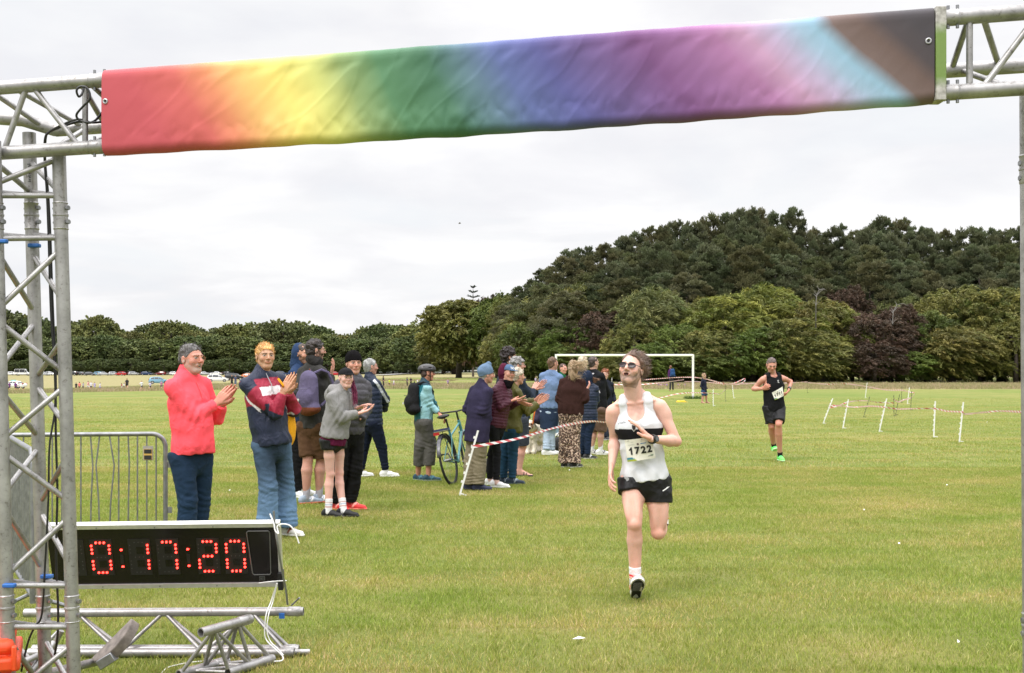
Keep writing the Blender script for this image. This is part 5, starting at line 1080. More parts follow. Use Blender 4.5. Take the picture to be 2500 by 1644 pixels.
V, Fc = sdf_mesh([Seg(p.tp(.1), p.tp(-.55), (.185, .14), (.17, .14), p.r, 0, ((p.tp(.1), p.up), (p.tp(-.5), -p.up)))], .014); V = V+normals(V, Fc)*(.012*nz(V, 12, 5))[:, None]
p.put('tied_jacket', V, Fc, M['cloth'], np.tile(np.array((.018, .03, .06)), (len(V), 1)))
# 15. man in green hoodie -------------------------------------------------------
p = Person('man in a bright green hoodie facing the camera behind the light blue sweatshirt', 26.5, 1.7, 40, head=(1375, 901), hyaw=45, neck=(1372, 919), pel=(1366, 985), R='hang', Lf='pocket', legR=(None, (1358, 1052, 0), 40), legL=(None, (1368, 1054, .1), 60), skin=(.6, .32, .24), res=.013, hres=.006, girth=1.1)
p.body(hands=(), hair_c=(.12, .06, .04)); p.top(JACK, (.012, .14, .05), -.04, name='hoodie', extra=[Ell(p.tp(1.0, 0, -.07), np.array([.12, .08, .07]), None, .03)]); p.legs_wear((.3, .42, .55), name='jeans'); p.hair((.1, .05, .035), th=.006, spikes=0); p.shoes((.7, .7, .7), (.75, .75, .74))
# 16. woman in brown fleece -------------------------------------------------------
p = Person('woman with wind blown fair hair in a brown fleece and leopard print trousers', 18.1, 1.7, 172, head=(1401, 899), hyaw=150, neck=(1398, 925), pel=(1393, 1012), shw=.152,
    R=((1428, 975, -.05), (1432, 952, .18), (1440, 940, .25), 'L', 15), Lf=((1367, 975, .05), (1375, 1000, .25), None), legR=((1402, 1078, .0), (1401, 1126, -.02), 130), legL=((1380, 1078, .0), (1378, 1127, .05), 150), skin=(.55, .32, .25), res=.0105, hres=.0045, girth=1.15)
p.body(hair_c=(.2, .1, .05)); p.top([(-.1, .215, .165), (.15, .21, .165), (.45, .205, .155), (.7, .2, .15), (.93, .14, .095)], (.062, .03, .026), .0, (.085, .078, .06), .95, 'fleece_jacket', 'fleece', (.009, 9), collar=.05, sh_r=.072)
def leo(s, V, q): return np.tile(np.array((1., 1., 1.)), (len(V), 1))
def leomat():
    m, t, b = newmat('leopard_print'); tc = N(t, 'ShaderNodeTexCoord')
    v = N(t, 'ShaderNodeTexVoronoi', feature='F1'); v.inputs['Scale'].default_value = 36; v.inputs['Randomness'].default_value = .9
    n = N(t, 'ShaderNodeTexNoise'); n.inputs['Scale'].default_value = 25; L(t, tc.outputs['Object'], n.inputs['Vector'])
    ad = N(t, 'ShaderNodeVectorMath', operation='MULTIPLY_ADD'); L(t, n.outputs['Color'], ad.inputs[0]); ad.inputs[1].default_value = (.035, .035, .035); L(t, tc.outputs['Object'], ad.inputs[2]); L(t, ad.outputs[0], v.inputs['Vector'])
    c = ramp(t, v.outputs['Distance'], [(.0, (.22, .12, .08)), (.28, (.2, .11, .075)), (.34, (.02, .012, .01)), (.56, (.025, .014, .012)), (.62, (.5, .36, .27)), (1, (.58, .44, .35))])
    L(t, c, b.inputs['Base Color']); b.inputs['Roughness'].default_value = .85; return m
M['leopard'] = leomat()
p.legs_wear(leo, (.118, .105, .112), 1, 'trousers', 'leopard', .12, (.010, 9), hipr=(.185, .145))
p.hair((.3, .2, .11), th=.014, line=((.07, .055), (-.06, -.12)), rough=.005, spikes=200, slen=.03, comb=(.5, -.3, 0), extra=lambda W, A, k: [Seg(W(0, -.06, -.03), W(.03, -.09, -.16), .065*k, .045*k, None, .04)], grey=((.42, .3, .18), .35))
p.locks([[(.02, -.1, .03), (.09, -.14, .0), (.17, -.12, -.02), (.26, -.1, -.0)], [(.02, -.1, .06), (.1, -.14, .05), (.2, -.12, .08), (.3, -.08, .06)], [(.02, -.1, -.02), (.07, -.15, -.09), (.14, -.13, -.14), (.22, -.1, -.13)], [(0, -.1, 0), (.03, -.15, -.1), (.06, -.14, -.2)], [(.02, -.08, .09), (.1, -.1, .1), (.2, -.1, .02), (.28, -.1, -.05)]], 420, (.42, .3, .18), 'wind_blown_hair', .005, 5, .02)
p.shoes((.02, .02, .02), (.6, .6, .6), (.7, .7, .7))
# 17. woman in navy puffer with papers -------------------------------------------------------
p = Person('short woman in a hooded navy puffer holding papers beside the leopard print trousers', 19.8, 1.56, 150, head=(1437, 922), hyaw=140, neck=(1437, 940), pel=(1437, 1020), shw=.152,
    R=((1456, 978, .0), (1448, 962, .2), None), Lf=((1420, 975, .2), (1430, 962, .35), None), legR=((1436, 1064, .0), (1434, 1112, .0), 100), legL=((1424, 1064, .05), (1420, 1110, .1), 100), skin=(.55, .3, .24), res=.0115, hres=.005, girth=1.1)
p.body(hair_c=(.1, .05, .03)); p.top([(-.15, .185, .145), (.1, .18, .14), (.4, .175, .135), (.7, .18, .135), (.93, .13, .09)], (.02, .032, .07), -.12, (.075, .068, .055), .93, 'puffer_jacket', 'nylon', (.004, 10), puff=.05, collar=.04)
p.hat(lambda W, A, k: [Ell(W(0, -.03, .02), np.array([.1, .105, .12])*k, A, 0), Seg(W(0, -.04, -.05), W(0, -.03, -.12), .09*k, .1*k, None, .04), Ell(W(0, .08, .0), np.array([.08, .1, .1])*k, A, .01, True)], (.02, .032, .065), 'hood', 'cloth', (), .004)
p.locks([[(.06, .06, .0), (.12, .05, -.04), (.2, .02, -.03), (.28, .0, -.05)], [(.07, .03, -.06), (.14, .03, -.08), (.2, .02, -.05)]], 90, (.2, .1, .05), 'loose_hair', .005, 2, .014)
p.legs_wear((.015, .03, .07), (.1, .072, .06), 1, 'jeans', 'denim', .1, (.005, 12)); p.shoes((.02, .02, .022), (.5, .5, .5), (.6, .6, .6))
for (a, b, cc, ww, lb) in ((1440, 944, (.62, .64, .68), .14, 'white papers held up in front of the navy puffer'), (1457, 953, (.6, .58, .6), .13, 'printed leaflet held by the short woman in navy')):
    mb = MB(); mb.box(P(a, b, 20.15), ww*.7, .004, ww, np.array([unit((.9, .3, .25)), unit((-.3, .9, 0)), unit((-.3, 0, .95))]), cc); mb.box(P(a, b-1, 20.14), ww*.5, .0045, ww*.18, np.array([unit((.9, .3, .25)), unit((-.3, .9, 0)), unit((-.3, 0, .95))]), (.4, .12, .16) if a > 1450 else (.3, .4, .5)); o = mb.build('paper', M['plastic'], None, smooth=False); tag(o, lb, 'paper')
# 18. blonde behind, 19 man in black sweater -------------------------------------------------------
p = Person('person with windswept pale blond hair just behind the hooded navy puffer', 21.8, 1.74, 150, head=(1423, 887), hyaw=150, neck=(1424, 909), pel=(1424, 995), R='hang', Lf='hang', legR=(None, (1428, 1096, 0), 120), legL=(None, (1418, 1096, 0), 150), res=.013, hres=.005)
p.body(hands=(), hair_c=(.4, .3, .2)); p.top(JACK, (.05, .05, .06), -.05); p.legs_wear((.05, .05, .06)); p.hair((.5, .4, .27), th=.018, rough=.006, spikes=200, slen=.05, comb=(1, 0, 0), line=((.07, .05), (-.06, -.12)), grey=((.68, .6, .48), .4))
p.locks([[(.03, -.06, .05), (.1, -.08, .04), (.18, -.08, .0)], [(.03, -.06, .0), (.1, -.08, -.05), (.17, -.08, -.1)]], 110, (.55, .45, .3), 'wind_blown_hair', .005, 2, .02); p.shoes((.05, .05, .05))
p = Person('man in a black sweater and brown shorts with bare legs and white trainers', 20.7, 1.8, 135, head=(1449, 887), hyaw=128, neck=(1449, 911), pel=(1461, 1000), R=((1482, 962, .1), (1470, 985, .3), None), Lf='pocket',
    legR=((1468, 1052, .0), (1466, 1098, .0), 95), legL=((1452, 1052, .15), (1444, 1096, .15), 95), skin=(.56, .34, .26), res=.012, hres=.005, girth=1.05)
p.cov['l2'] = 0; p.body(hands=(), hair_c=(.05, .035, .03)); p.top([(-.05, .18, .14), (.1, .185, .14), (.4, .188, .14), (.7, .2, .145), (.93, .14, .095)], (.014, .015, .018), .0, (.08, .072, .055), 1, 'sweater', 'cloth', (.006, 11), collar=.03,
    extra=[])
mb = MB(); mb.tube([p.tp(.99, .05, .06), p.tp(1.0, .08, -.0), p.tp(.98, .06, -.06), p.tp(.96, 0, -.1)], .022, 8, True, (.5, .48, .5)); mb.build('collar', M['cloth'], p.root)
p.legs_wear((.17, .1, .07), (.115, .105, .09), .5, 'shorts', 'nylon', .1, (.008, 11)); p.hair((.07, .05, .042), th=.007, spikes=120, slen=.01); p.socks((.72, .72, .72), .12); p.shoes((.72, .72, .7), (.78, .78, .76), (.1, .1, .1))
# 20. red haired woman -------------------------------------------------------
p = Person('woman with blown copper red hair in dark clothes behind the man in brown shorts', 25., 1.62, 20, head=(1477, 915), hyaw=-5, neck=(1477, 932), pel=(1477, 1003), R='pocket', Lf='pocket', legR=(None, (1471, 1068, 0), 20), legL=(None, (1481, 1068, 0), 20), skin=(.6, .38, .3), res=.013, hres=.006)
p.body(hands=(), hair_c=(.2, .06, .02)); p.top(JACK, (.02, .025, .04), -.05); p.legs_wear((.04, .05, .08), name='jeans'); p.hair((.28, .08, .025), th=.02, rough=.01, spikes=300, slen=.05, comb=(-1, 0, .6)); p.shoes((.05, .05, .05))
p = Person('child in dark jacket and shorts standing by the dog with blue shoes', 29., 1.35, 150, head=(1318, 935), hyaw=120, neck=(1318, 948), pel=(1318, 998), R='hang', Lf='hang', legR=(None, (1320, 1046, 0), 90), legL=(None, (1315, 1046, .1), 120), skin=(.55, .3, .24), res=.013, hres=.007)
p.cov['l2'] = 0; p.body(hands=(), hair_c=(.1, .05, .03)); p.top(JACK, (.03, .05, .16), -.1); p.legs_wear((.02, .02, .03), (.11, .1, .08), .4, 'shorts', 'cloth'); p.hair((.12, .08, .05), th=.01, spikes=0); p.shoes((.03, .25, .32), (.3, .6, .6))
# ---------------------------------------------------------------- cars
def car_mesh(kind):
    """sections along the length: x, sill z, hood z, roof z (=hood where there is no cabin), half width, half roof width"""
    if kind == 'hatch': Lg, prof = 4.0, [(-2.0, .35, .75, .75, .72, .6), (-1.93, .22, .95, .97, .80, .66), (-1.6, .2, .97, 1.38, .85, .60), (-.9, .2, .96, 1.48, .86, .62), (0, .2, .95, 1.47, .86, .62), (.35, .2, .95, 1.40, .86, .6), (.95, .2, .93, .97, .86, .66), (1.55, .2, .84, .86, .82, .64), (1.9, .25, .68, .7, .76, .6), (2.0, .35, .55, .56, .66, .5)]
    elif kind == 'mpv': Lg, prof = 4.3, [(-2.15, .4, .85, .85, .75, .62), (-2.08, .25, 1.0, 1.1, .84, .66), (-1.85, .22, 1.02, 1.52, .87, .62), (-1., .22, 1.02, 1.62, .88, .64), (.2, .22, 1., 1.58, .88, .64), (.5, .22, 1., 1.5, .88, .62), (1.15, .22, .98, 1.02, .88, .68), (1.7, .22, .88, .9, .84, .66), (2.05, .28, .7, .72, .78, .6), (2.15, .38, .58, .6, .68, .5)]
    elif kind == 'suv': Lg, prof = 4.6, [(-2.3, .5, .95, .95, .8, .66), (-2.2, .32, 1.08, 1.2, .88, .7), (-1.95, .3, 1.1, 1.64, .92, .66), (-1., .3, 1.1, 1.72, .93, .68), (.3, .3, 1.08, 1.68, .93, .68), (.6, .3, 1.08, 1.6, .93, .66), (1.15, .3, 1.06, 1.1, .93, .72), (1.8, .3, 1., 1.02, .9, .7), (2.2, .36, .85, .87, .84, .66), (2.3, .45, .7, .72, .74, .56)]
    elif kind == 'saloon': Lg, prof = 4.5, [(-2.25, .35, .8, .8, .72, .6), (-2.15, .25, .96, .97, .82, .68), (-1.5, .22, .98, 1.0, .86, .68), (-1.0, .22, .97, 1.36, .87, .58), (-.3, .22, .95, 1.42, .87, .6), (.3, .22, .95, 1.4, .87, .6), (1.05, .22, .93, .96, .87, .68), (1.7, .22, .84, .86, .83, .66), (2.15, .27, .68, .7, .77, .6), (2.25, .36, .55, .57, .66, .5)]
    else: Lg, prof = 5.6, [(-2.8, .45, 1.1, 2.3, .9, .82), (-2.7, .35, 1.15, 2.45, .96, .86), (-1., .35, 1.15, 2.48, .97, .87), (.9, .35, 1.15, 2.44, .97, .86), (1.25, .35, 1.12, 2.3, .96, .82), (1.95, .35, 1.1, 1.3, .95, .8), (2.6, .38, .95, 1.0, .9, .74), (2.8, .5, .75, .78, .8, .6)]
    mb = MB(); ns = 10; vs = []
    for x, s, hd, rf, hw, rw in prof:
        cab = rf-hd > .12
        ring = [(-hw*.86, s), (-hw, s+.16), (-hw*1.0, (s+hd)/2), (-hw*.97, hd), (-rw if cab else -rw*1.05, rf-.03), (rw if cab else rw*1.05, rf-.03), (hw*.97, hd), (hw, (s+hd)/2), (hw, s+.16), (hw*.86, s)]
        ring.insert(5, (0, rf)); vs += [(x, y, z) for y, z in ring]
    m = 11; fs = []
    for i in range(len(prof)-1):
        for j in range(m): a = i*m+j; b = i*m+(j+1) % m; fs.append((a, b, b+m, a+m))
    fs.append(tuple(range(m))[::-1]); fs.append(tuple(range((len(prof)-1)*m, len(prof)*m))); mb.add(vs, fs)
    gl = MB(); g = [p for p in prof if p[3]-p[2] > .3]; i0 = prof.index(g[0]); i1 = prof.index(g[-1])
    pts = []
    for sd in (-1, 1):                                             # side windows
        for a, b in zip(g, g[1:]):
            q = [(a[0]+.04, sd*(a[4]*.97+.012), a[2]+.05), (b[0]-.04, sd*(b[4]*.97+.012), b[2]+.05), (b[0]-.05, sd*(b[5]+.04), b[3]-.1), (a[0]+.05, sd*(a[5]+.04), a[3]-.1)]; gl.add(q, [(0, 1, 2, 3)])
        if kind != 'van' or sd: 
            a, b = g[-1], prof[i1+1]; q = [(a[0], sd*(a[4]*.97+.012), a[2]+.05), (b[0]-.12, sd*(b[4]*.96+.012), b[2]+.05), (a[0], sd*(a[5]+.04), a[3]-.12)]; gl.add(q, [(0, 1, 2)])
    a, b = g[-1], prof[i1+1]; gl.add([(a[0]+.03, -a[5]+.03, a[3]-.0), (a[0]+.03, a[5]-.03, a[3]-.0), (b[0]+.02, b[4]*.85, b[3]+.02), (b[0]+.02, -b[4]*.85, b[3]+.02)], [(0, 1, 2, 3)])
    a, b = g[0], prof[i0-1]; gl.add([(a[0]-.03, -a[5]+.05, a[3]-.06), (a[0]-.03, a[5]-.05, a[3]-.06), (b[0]-.02, b[4]*.8, max(b[2], a[2])+.06), (b[0]-.02, -b[4]*.8, max(b[2], a[2])+.06)], [(0, 1, 2, 3)])
    return mb, gl, Lg, prof
M['glassd'] = flat('dark_window', (.015, .018, .02), .08, spec=.8, vary=.02, bstr=0); M['lamp_w'] = flat('headlamp', (.7, .7, .7), .2); M['lamp_r'] = flat('tail_lamp', (.4, .01, .01), .25); M['tyre'] = flat('tyre', (.018, .018, .018), .9); M['rim'] = flat('rim', (.45, .45, .46), .35, .7)
CARP = {}
def paint(name, c): return flat('car_paint_'+name, c, .28, .1, vary=.03, bstr=.0)
PAINT = {'white': paint('white', (.75, .76, .77)), 'silver': paint('silver', (.42, .44, .46)), 'black': paint('black', (.015, .016, .02)), 'dark grey': paint('grey', (.07, .075, .085)), 'red': paint('red', (.42, .02, .025)), 'dark blue': paint('blue', (.02, .04, .11)), 'light blue': paint('sky', (.18, .36, .5)), 'orange': paint('orange', (.5, .13, .02)), 'dark red': paint('maroon', (.16, .015, .02))}
def make_car(kind):
    if kind in CARP: return CARP[kind]
    mb, gl, Lg, prof = car_mesh(kind); parts = []
    def me_(b, name, mat, sm=True):
        o = b.build(name, mat, None, smooth=sm); me = o.data; bpy.data.objects.remove(o); return me
    R = .33 if kind not in ('suv', 'van') else .38; wx = (-Lg*.31, Lg*.32); hw = max(p[4] for p in prof)
    parts.append(('body', me_(mb, 'body', PAINT['white']), None)); parts.append(('window', me_(gl, 'window', M['glassd'], False), None))
    for x in wx:
        for s in (-1, 1):
            t = MB(); t.tube([(x, s*(hw-.2), R), (x, s*(hw+.015), R)], R, 16); parts.append(('wheel', me_(t, 'wheel', M['tyre']), [('rim', me_(MB().tube([(x, s*(hw), R), (x, s*(hw+.03), R)], R*.62, 12), 'rim', M['rim']))]))
    f = prof[-2]; bk = prof[1]
    for s in (-1, 1):
        parts.append(('headlight', me_(MB().box((f[0]-.05, s*f[4]*.82, f[2]-.1), .26, .26, .14), 'headlight', M['lamp_w'], False), None)); parts.append(('tail_light', me_(MB().box((bk[0]-.01, s*bk[4]*.88, bk[2]-.08), .12, .16, .3), 'tail_light', M['lamp_r'], False), None))
        parts.append(('mirror', me_(MB().box((prof[-4][0]-.35, s*(hw+.09), prof[-4][2]+.08), .1, .18, .13), 'mirror', PAINT['black'], False), None))
    parts.append(('number_plate', me_(MB().box((prof[-1][0]+.01, 0, .48), .02, .5, .11), 'number_plate', M['white'], False), None))
    CARP[kind] = parts; return parts
def car(kind, color, loc, rz, label, group=None, small=False):
    r = empty('parked_car', loc, label, 'van' if kind == 'van' else 'car', group, rz)
    if kind == 'van': r.name = 'parked_van'
    for nm, me, sub in make_car(kind):
        o = bpy.data.objects.new(nm, me); COL.objects.link(o); o.parent = r
        if nm == 'body': o.material_slots[0].link = 'OBJECT'; o.material_slots[0].material = PAINT[color]
        for n2, m2 in (sub or []): q = bpy.data.objects.new(n2, m2); COL.objects.link(q); q.parent = o
    return r
def at(px, py): d = place(px, py); x = (px-HX)/FL*d; return (x, d, gz(x, d)), d
row = [(22, 'white', 'hatch'), (108, 'silver', 'saloon'), (122, 'white', 'hatch'), (176, 'black', 'suv'), (197, 'dark grey', 'saloon'), (218, 'dark grey', 'saloon'), (236, 'light blue', 'hatch'), (253, 'silver', 'saloon'), (279, 'silver', 'hatch'), (294, 'red', 'hatch'), (311, 'dark red', 'saloon'), (326, 'silver', 'hatch'), (341, 'white', 'mpv'), (358, 'dark blue', 'hatch'), (376, 'silver', 'saloon'), (392, 'dark red', 'hatch'), (408, 'white', 'saloon'), (427, 'white', 'hatch'), (446, 'dark grey', 'suv'), (500, 'silver', 'saloon'), (512, 'white', 'hatch'), (526, 'white', 'saloon'), (544, 'silver', 'hatch'), (558, 'black', 'hatch'), (612, 'white', 'hatch'), (628, 'dark blue', 'saloon'), (726, 'dark grey', 'suv')]
cc = {}
for i, (px, c, k) in enumerate(row):
    loc, d = at(px, 917+(px > 300)*-1+(i % 2)*.4); cc[c] = cc.get(c, 0)+1
    car(k, c, loc, (0 if i % 3 else 3.14)+rs.uniform(-.5, .5), '%s car in the far row, %s %s one from the left' % (c, ordn(cc[c]-1), c), 'cars parked in the far row')
loc, d = at(56, 917.5); car('van', 'white', loc, .1, 'white camper van at the left end of the far parked row')
loc, d = at(583, 911.5); car('van', 'white', loc, 0.2, 'white panel van behind the nearer black car')
loc, d = at(531, 933.5); car('mpv', 'white', loc, 0.25, 'white people carrier parked nearest, right of the coral pullover')
loc, d = at(573, 929.5); car('suv', 'black', loc, 0.1, 'black off-road car parked beside the white people carrier')
loc, d = at(608, 925.5); car('hatch', 'orange', loc, -.2, 'orange car partly hidden behind the blond man')
loc, d = at(688, 918); car('suv', 'dark blue', loc, 0.1, 'dark blue car behind the blue hooded man')
loc, d = at(818, 918); car('saloon', 'red', loc, 0.1, 'red car seen between the backpack man and the beanie man')
loc, d = at(842, 917); car('hatch', 'dark red', loc, 0.1, 'small dark red car beside the beanie man')
loc, d = at(388, 938); car('hatch', 'light blue', loc, .3, 'light blue car just left of the white people carrier')
loc, d = at(33, 949); car('saloon', 'white', loc, 3.0, 'white taxi with a roof sign behind the truss tower')
mb = MB(); mb.box((loc[0], loc[1], loc[2]+1.5), .9, .2, .16, col=(.1, .4, .35)); x = mb.build('roof_sign', M['plastic'], None); x.parent = [o for o in bpy.data.objects if o.get('label', '').startswith('white taxi')][0]; x.matrix_parent_inverse = Matrix.Translation(Vector(loc)).inverted() if False else Matrix.Identity(4)
x.matrix_parent_inverse = wm(x.parent).inverted()
# small tractor-like buggy on the far road
(lx, ly, lz), d = at(955, 904); b = empty('utility_cart', (lx, ly, lz), 'small open utility cart with a canopy on the far road', 'cart'); mb = MB(); mb.box((lx, ly, lz+.75), 2.6, 1.3, .6); mb.build('body', PAINT['dark red'], b, bevel=.08)
mb = MB(); mb.box((lx-.1, ly, lz+2.), 1.8, 1.3, .08); mb.build('canopy', PAINT['white'], b, bevel=.02)
for dx in (-.9, .7):
    mb = MB(); mb.tube([(lx+dx, ly-.55, lz+1), (lx+dx, ly-.55, lz+2)], .04, 6); mb.tube([(lx+dx, ly+.55, lz+1), (lx+dx, ly+.55, lz+2)], .04, 6); mb.build('canopy_post', M['steel'], b)
    for g in (-1, 1): mb = MB(); mb.tube([(lx+dx, ly+g*.55, lz+.3), (lx+dx, ly+g*.75, lz+.3)], .3, 12); mb.build('wheel', M['tyre'], b)
# ---------------------------------------------------------------- far small figures
FIG = {}
def fig_proto(kind):
    """standing or walking figure modelled once (height 1.4 at origin), parts: body, shirt, shorts, hair"""
    if kind in FIG: return FIG[kind]
    fe = {}; st = {'stand': (0, 0), 'walk': (.28, -.25), 'run': (.42, -.4), 'sit': (0, 0)}[kind]
    r = np.random.RandomState(len(FIG)+1); h = 1.0; z = lambda t: t*1.4
    hipz = z(.52) if kind != 'sit' else .16
    nk = np.array([.03 if kind != 'stand' else 0, 0, hipz+z(.31)]); pv = np.array([0, 0, hipz]); f = np.array([1., 0, 0]); s_ = np.array([0, 1., 0])
    hd = nk+np.array([.02, 0, .15]); tor = [Seg(pv+(0, 0, -.02), pv+(0, 0, .12), (.12, .085), (.105, .08), s_, .02), Seg(pv+(0, 0, .12), nk-(0, 0, .06), (.105, .08), (.13, .085), s_, .02)]
    arm = []; leg = []; sho = []
    for g in (-1, 1):
        a = st[0] if g > 0 else st[1]; sh = nk+(0, g*.14, -.04); el = sh+np.array([-a*.5, g*.05, -.2]); wr = el+np.array([.1-a*.2, 0, -.15 if abs(a) < .35 else .05])
        arm += [Seg(sh, el, .036, .03, None, .01), Seg(el, wr, .03, .024, None, .01), Ell(wr+unit(wr-el)*.05, .034, None, .01)]; sho += [Seg(sh-(0, g*.05, 0), sh, .055, .048, None, .02), Seg(sh, el*.75+sh*.25, .048, .044, None, .02)]
        hp = pv+(0, g*.07, 0)
        if kind == 'sit': kn = hp+np.array([.33, g*.1, .26]); an = kn+np.array([.08, 0, -.34])
        else: kn = hp+np.array([a*.7+.03, 0, -.34]); an = kn+np.array([a*.5-abs(a)*.5, 0, -(hipz-.34-.06)+abs(a)*(.25 if a < 0 else .02)])
        leg += [Seg(hp, kn, .07, .05, None, .02), Seg(kn, an, .048, .032, None, .01), Seg(an, an+(.12, 0, -.04), .034, .028, None, .01)]
    def mk(pr, name, mat, c, hh=.022): V, Fc = sdf_mesh(pr, hh); return mesh_np(name, V, Fc, mat, True, np.tile(np.array(c), (len(V), 1)))
    bodym = mk(tor+arm+leg+[Ell(hd, (.078, .07, .1), None, 0), Seg(nk-(0, 0, .03), hd-(0, 0, .06), .045, .04, None, .01), Ell(hd+(.075, 0, -.01), .016, None, .01)], 'body', M['skin'], (.5, .29, .22), .017)
    for s in tor: s.ra = (s.ra[0]+.02, s.ra[1]+.02); s.rb = (s.rb[0]+.02, s.rb[1]+.02)
    shirt = mk(tor+sho, 'shirt', M['cloth'], (1, 1, 1))
    lw = []
    for i in (0, 3): q = leg[i]; lw.append(Seg(q.a, q.a+(q.b-q.a)*.7, .085, .08, None, .02, ((q.a+(q.b-q.a)*.55, unit(q.b-q.a)),)))
    lw.append(Seg(pv-(0, 0, .03), pv+(0, 0, .06), (.135, .1), (.13, .098), s_, .02)); shorts = mk(lw, 'shorts', M['cloth'], (1, 1, 1))
    ll = []
    for i in (0, 1, 3, 4): q = leg[i]; ll.append(Seg(q.a, q.b, q.ra[0]+.018, q.rb[0]+.022, None, .02))
    ll.append(Seg(pv-(0, 0, .03), pv+(0, 0, .06), (.135, .1), (.13, .098), s_, .02)); trs = mk(ll, 'trousers', M['cloth'], (1, 1, 1))
    hair = mk([Ell(hd+(-.015, 0, .02), (.09, .082, .1), None, 0, clip=((hd+(.03, 0, .02), unit((1, 0, -.7))),)), Seg(hd+(-.07, 0, .0), hd+(-.1, 0, -.14), .035, .02, None, .02)], 'hair', M['hair'], (1, 1, 1), .014)
    FIG[kind] = (bodym, shirt, shorts, trs, hair); return FIG[kind]
FM = {}
def fmat(c, kind='cloth'):
    k = (c, kind)
    if k not in FM: FM[k] = flat('fabric_%d' % len(FM), c, .9, vary=.15)
    return FM[k]
def fig(px, py, hpx, kind, shirt, bottom, hair, yaw, label, group=None, long=False, floatd=None):
    d = place(px, py) if floatd is None else floatd; x = (px-HX)/FL*d; H = hpx/FL*d; b, s, sh, tr, hr = fig_proto(kind); base = {'sit': .95}.get(kind, 1.5)
    r = empty('person', (x, d, gz(x, d)), label, 'person', group, math.radians(yaw-90)); sc_ = H/base; r.scale = (sc_,)*3
    for nm, me, m in (('body', b, None), ('shirt' if not long else 'jacket', s, fmat(shirt)), ('shorts' if not long else 'trousers', tr if long else sh, fmat(bottom)), ('hair', hr, fmat(hair))):
        o = bpy.data.objects.new(nm, me); COL.objects.link(o); o.parent = r
        if m: o.material_slots[0].link = 'OBJECT'; o.material_slots[0].material = m
    return r
W_, K_, PU, PK, NV = (.62, .62, .66), (.015, .015, .018), (.16, .05, .2), (.75, .2, .18), (.03, .035, .07)
G1 = 'young runners and helpers far across the field'
kids = [(23, 956, 24, 'walk', PU, K_, 'purple and white vest', 20), (38, 957, 26, 'stand', PU, K_, 'purple top', 40), (45, 957, 24, 'walk', W_, K_, 'white top', 60), (57, 957, 23, 'stand', W_, K_, 'white jacket, back turned', 150),
        (186, 955, 22, 'stand', K_, K_, 'black top', 30), (194, 955, 24, 'stand', PK, K_, 'pink top', 200), (203, 954, 21, 'walk', (.3, .3, .4), K_, 'grey blue vest', 80), (215, 955, 26, 'walk', (.6, .3, .3), W_, 'pale red top', 60), (222.5, 955, 25, 'stand', W_, K_, 'white vest', 10), (231, 954, 22, 'stand', (.4, .34, .6), (.4, .34, .6), 'lilac top', 170), (244, 955, 22, 'walk', W_, (.3, .28, .5), 'white and navy top', 90),
        (297, 953, 18, 'stand', (.3, .05, .08), W_, 'dark red top', 120), (303, 953, 19, 'stand', W_, K_, 'white top by the adult', 90), (310, 953, 31, 'walk', K_, K_, 'black tracksuit, an adult', 200), (346, 956, 28, 'run', W_, K_, 'white vest and black shorts', -20), (367, 954, 23, 'run', (.5, .48, .66), K_, 'pale lilac vest', -30), (394, 953, 24, 'walk', (.4, .2, .3), K_, 'pinkish vest', 10), (402.5, 954, 23, 'walk', K_, (.25, .5, .6), 'black top and pale blue trousers', 60),
        (514, 948, 20, 'walk', W_, (.3, .3, .4), 'white vest by the people carrier', 20), (505, 947, 14, 'sit', (.2, .06, .1), K_, 'dark red top by the people carrier', 20)]
for i, (px, py, h, kd, s, b, lb, yw) in enumerate(kids): fig(px, py, h, kd, s, b, rs.choice([(.1, .06, .04), (.3, .2, .1), (.05, .03, .02)]), yw, 'distant figure in %s, %s small figure from the left' % (lb, ordn(i)), G1)
fig(566, 943, 29, 'stand', K_, K_, (.05, .03, .02), 30, 'distant adult in black standing in front of the black off-road car', long=True); fig(575, 943, 28, 'stand', (.05, .06, .12), (.1, .12, .2), (.1, .06, .04), 0, 'distant adult in navy beside the one in black', long=True)
fig(936, 947, 30, 'stand', K_, K_, (.05, .03, .02), 90, 'distant marshal all in black right of the navy puffer', long=True); fig(950.5, 947, 23, 'stand', (.5, .6, .03), K_, (.05, .03, .02), 60, 'distant marshal in a yellow high visibility vest'); fig(961, 947, 21, 'walk', W_, (.3, .2, .3), (.3, .2, .1), 80, 'distant child in white beside the yellow vest')
fig(994, 946, 26, 'stand', NV, K_, (.05, .03, .02), 90, 'distant adult in navy left of the cyclist helmet', long=True); fig(1003, 943, 23, 'stand', K_, K_, (.05, .03, .02), 40, 'distant adult in black just left of the cyclist', long=True); fig(1019, 943, 18, 'walk', W_, K_, (.3, .2, .1), 60, 'distant child in white behind the cyclist')
fig(1093.5, 945, 20, 'run', (.3, .2, .36), K_, (.1, .06, .04), -20, 'distant runner in a purple vest right of the cyclist'); fig(1282, 941, 20, 'run', NV, K_, (.2, .1, .06), -20, 'distant runner in navy behind the clapping hands'); fig(1307.5, 941, 21, 'run', (.4, .38, .5), K_, (.1, .05, .03), 20, 'distant runner in a white and navy vest left of the blue sweatshirt')
for i, (px, s) in enumerate([(1608, PU), (1614, (.5, .3, .45)), (1621, PU), (1628, (.35, .2, .45)), (1655, (.3, .16, .36)), (1673, (.25, .14, .3))]): fig(px, 945, 11, 'sit', s, K_, (.3, .2, .12), rs.uniform(0, 360), 'child in a purple vest sitting in the long grass, %s from the left' % ordn(i), 'children sitting in the long grass')
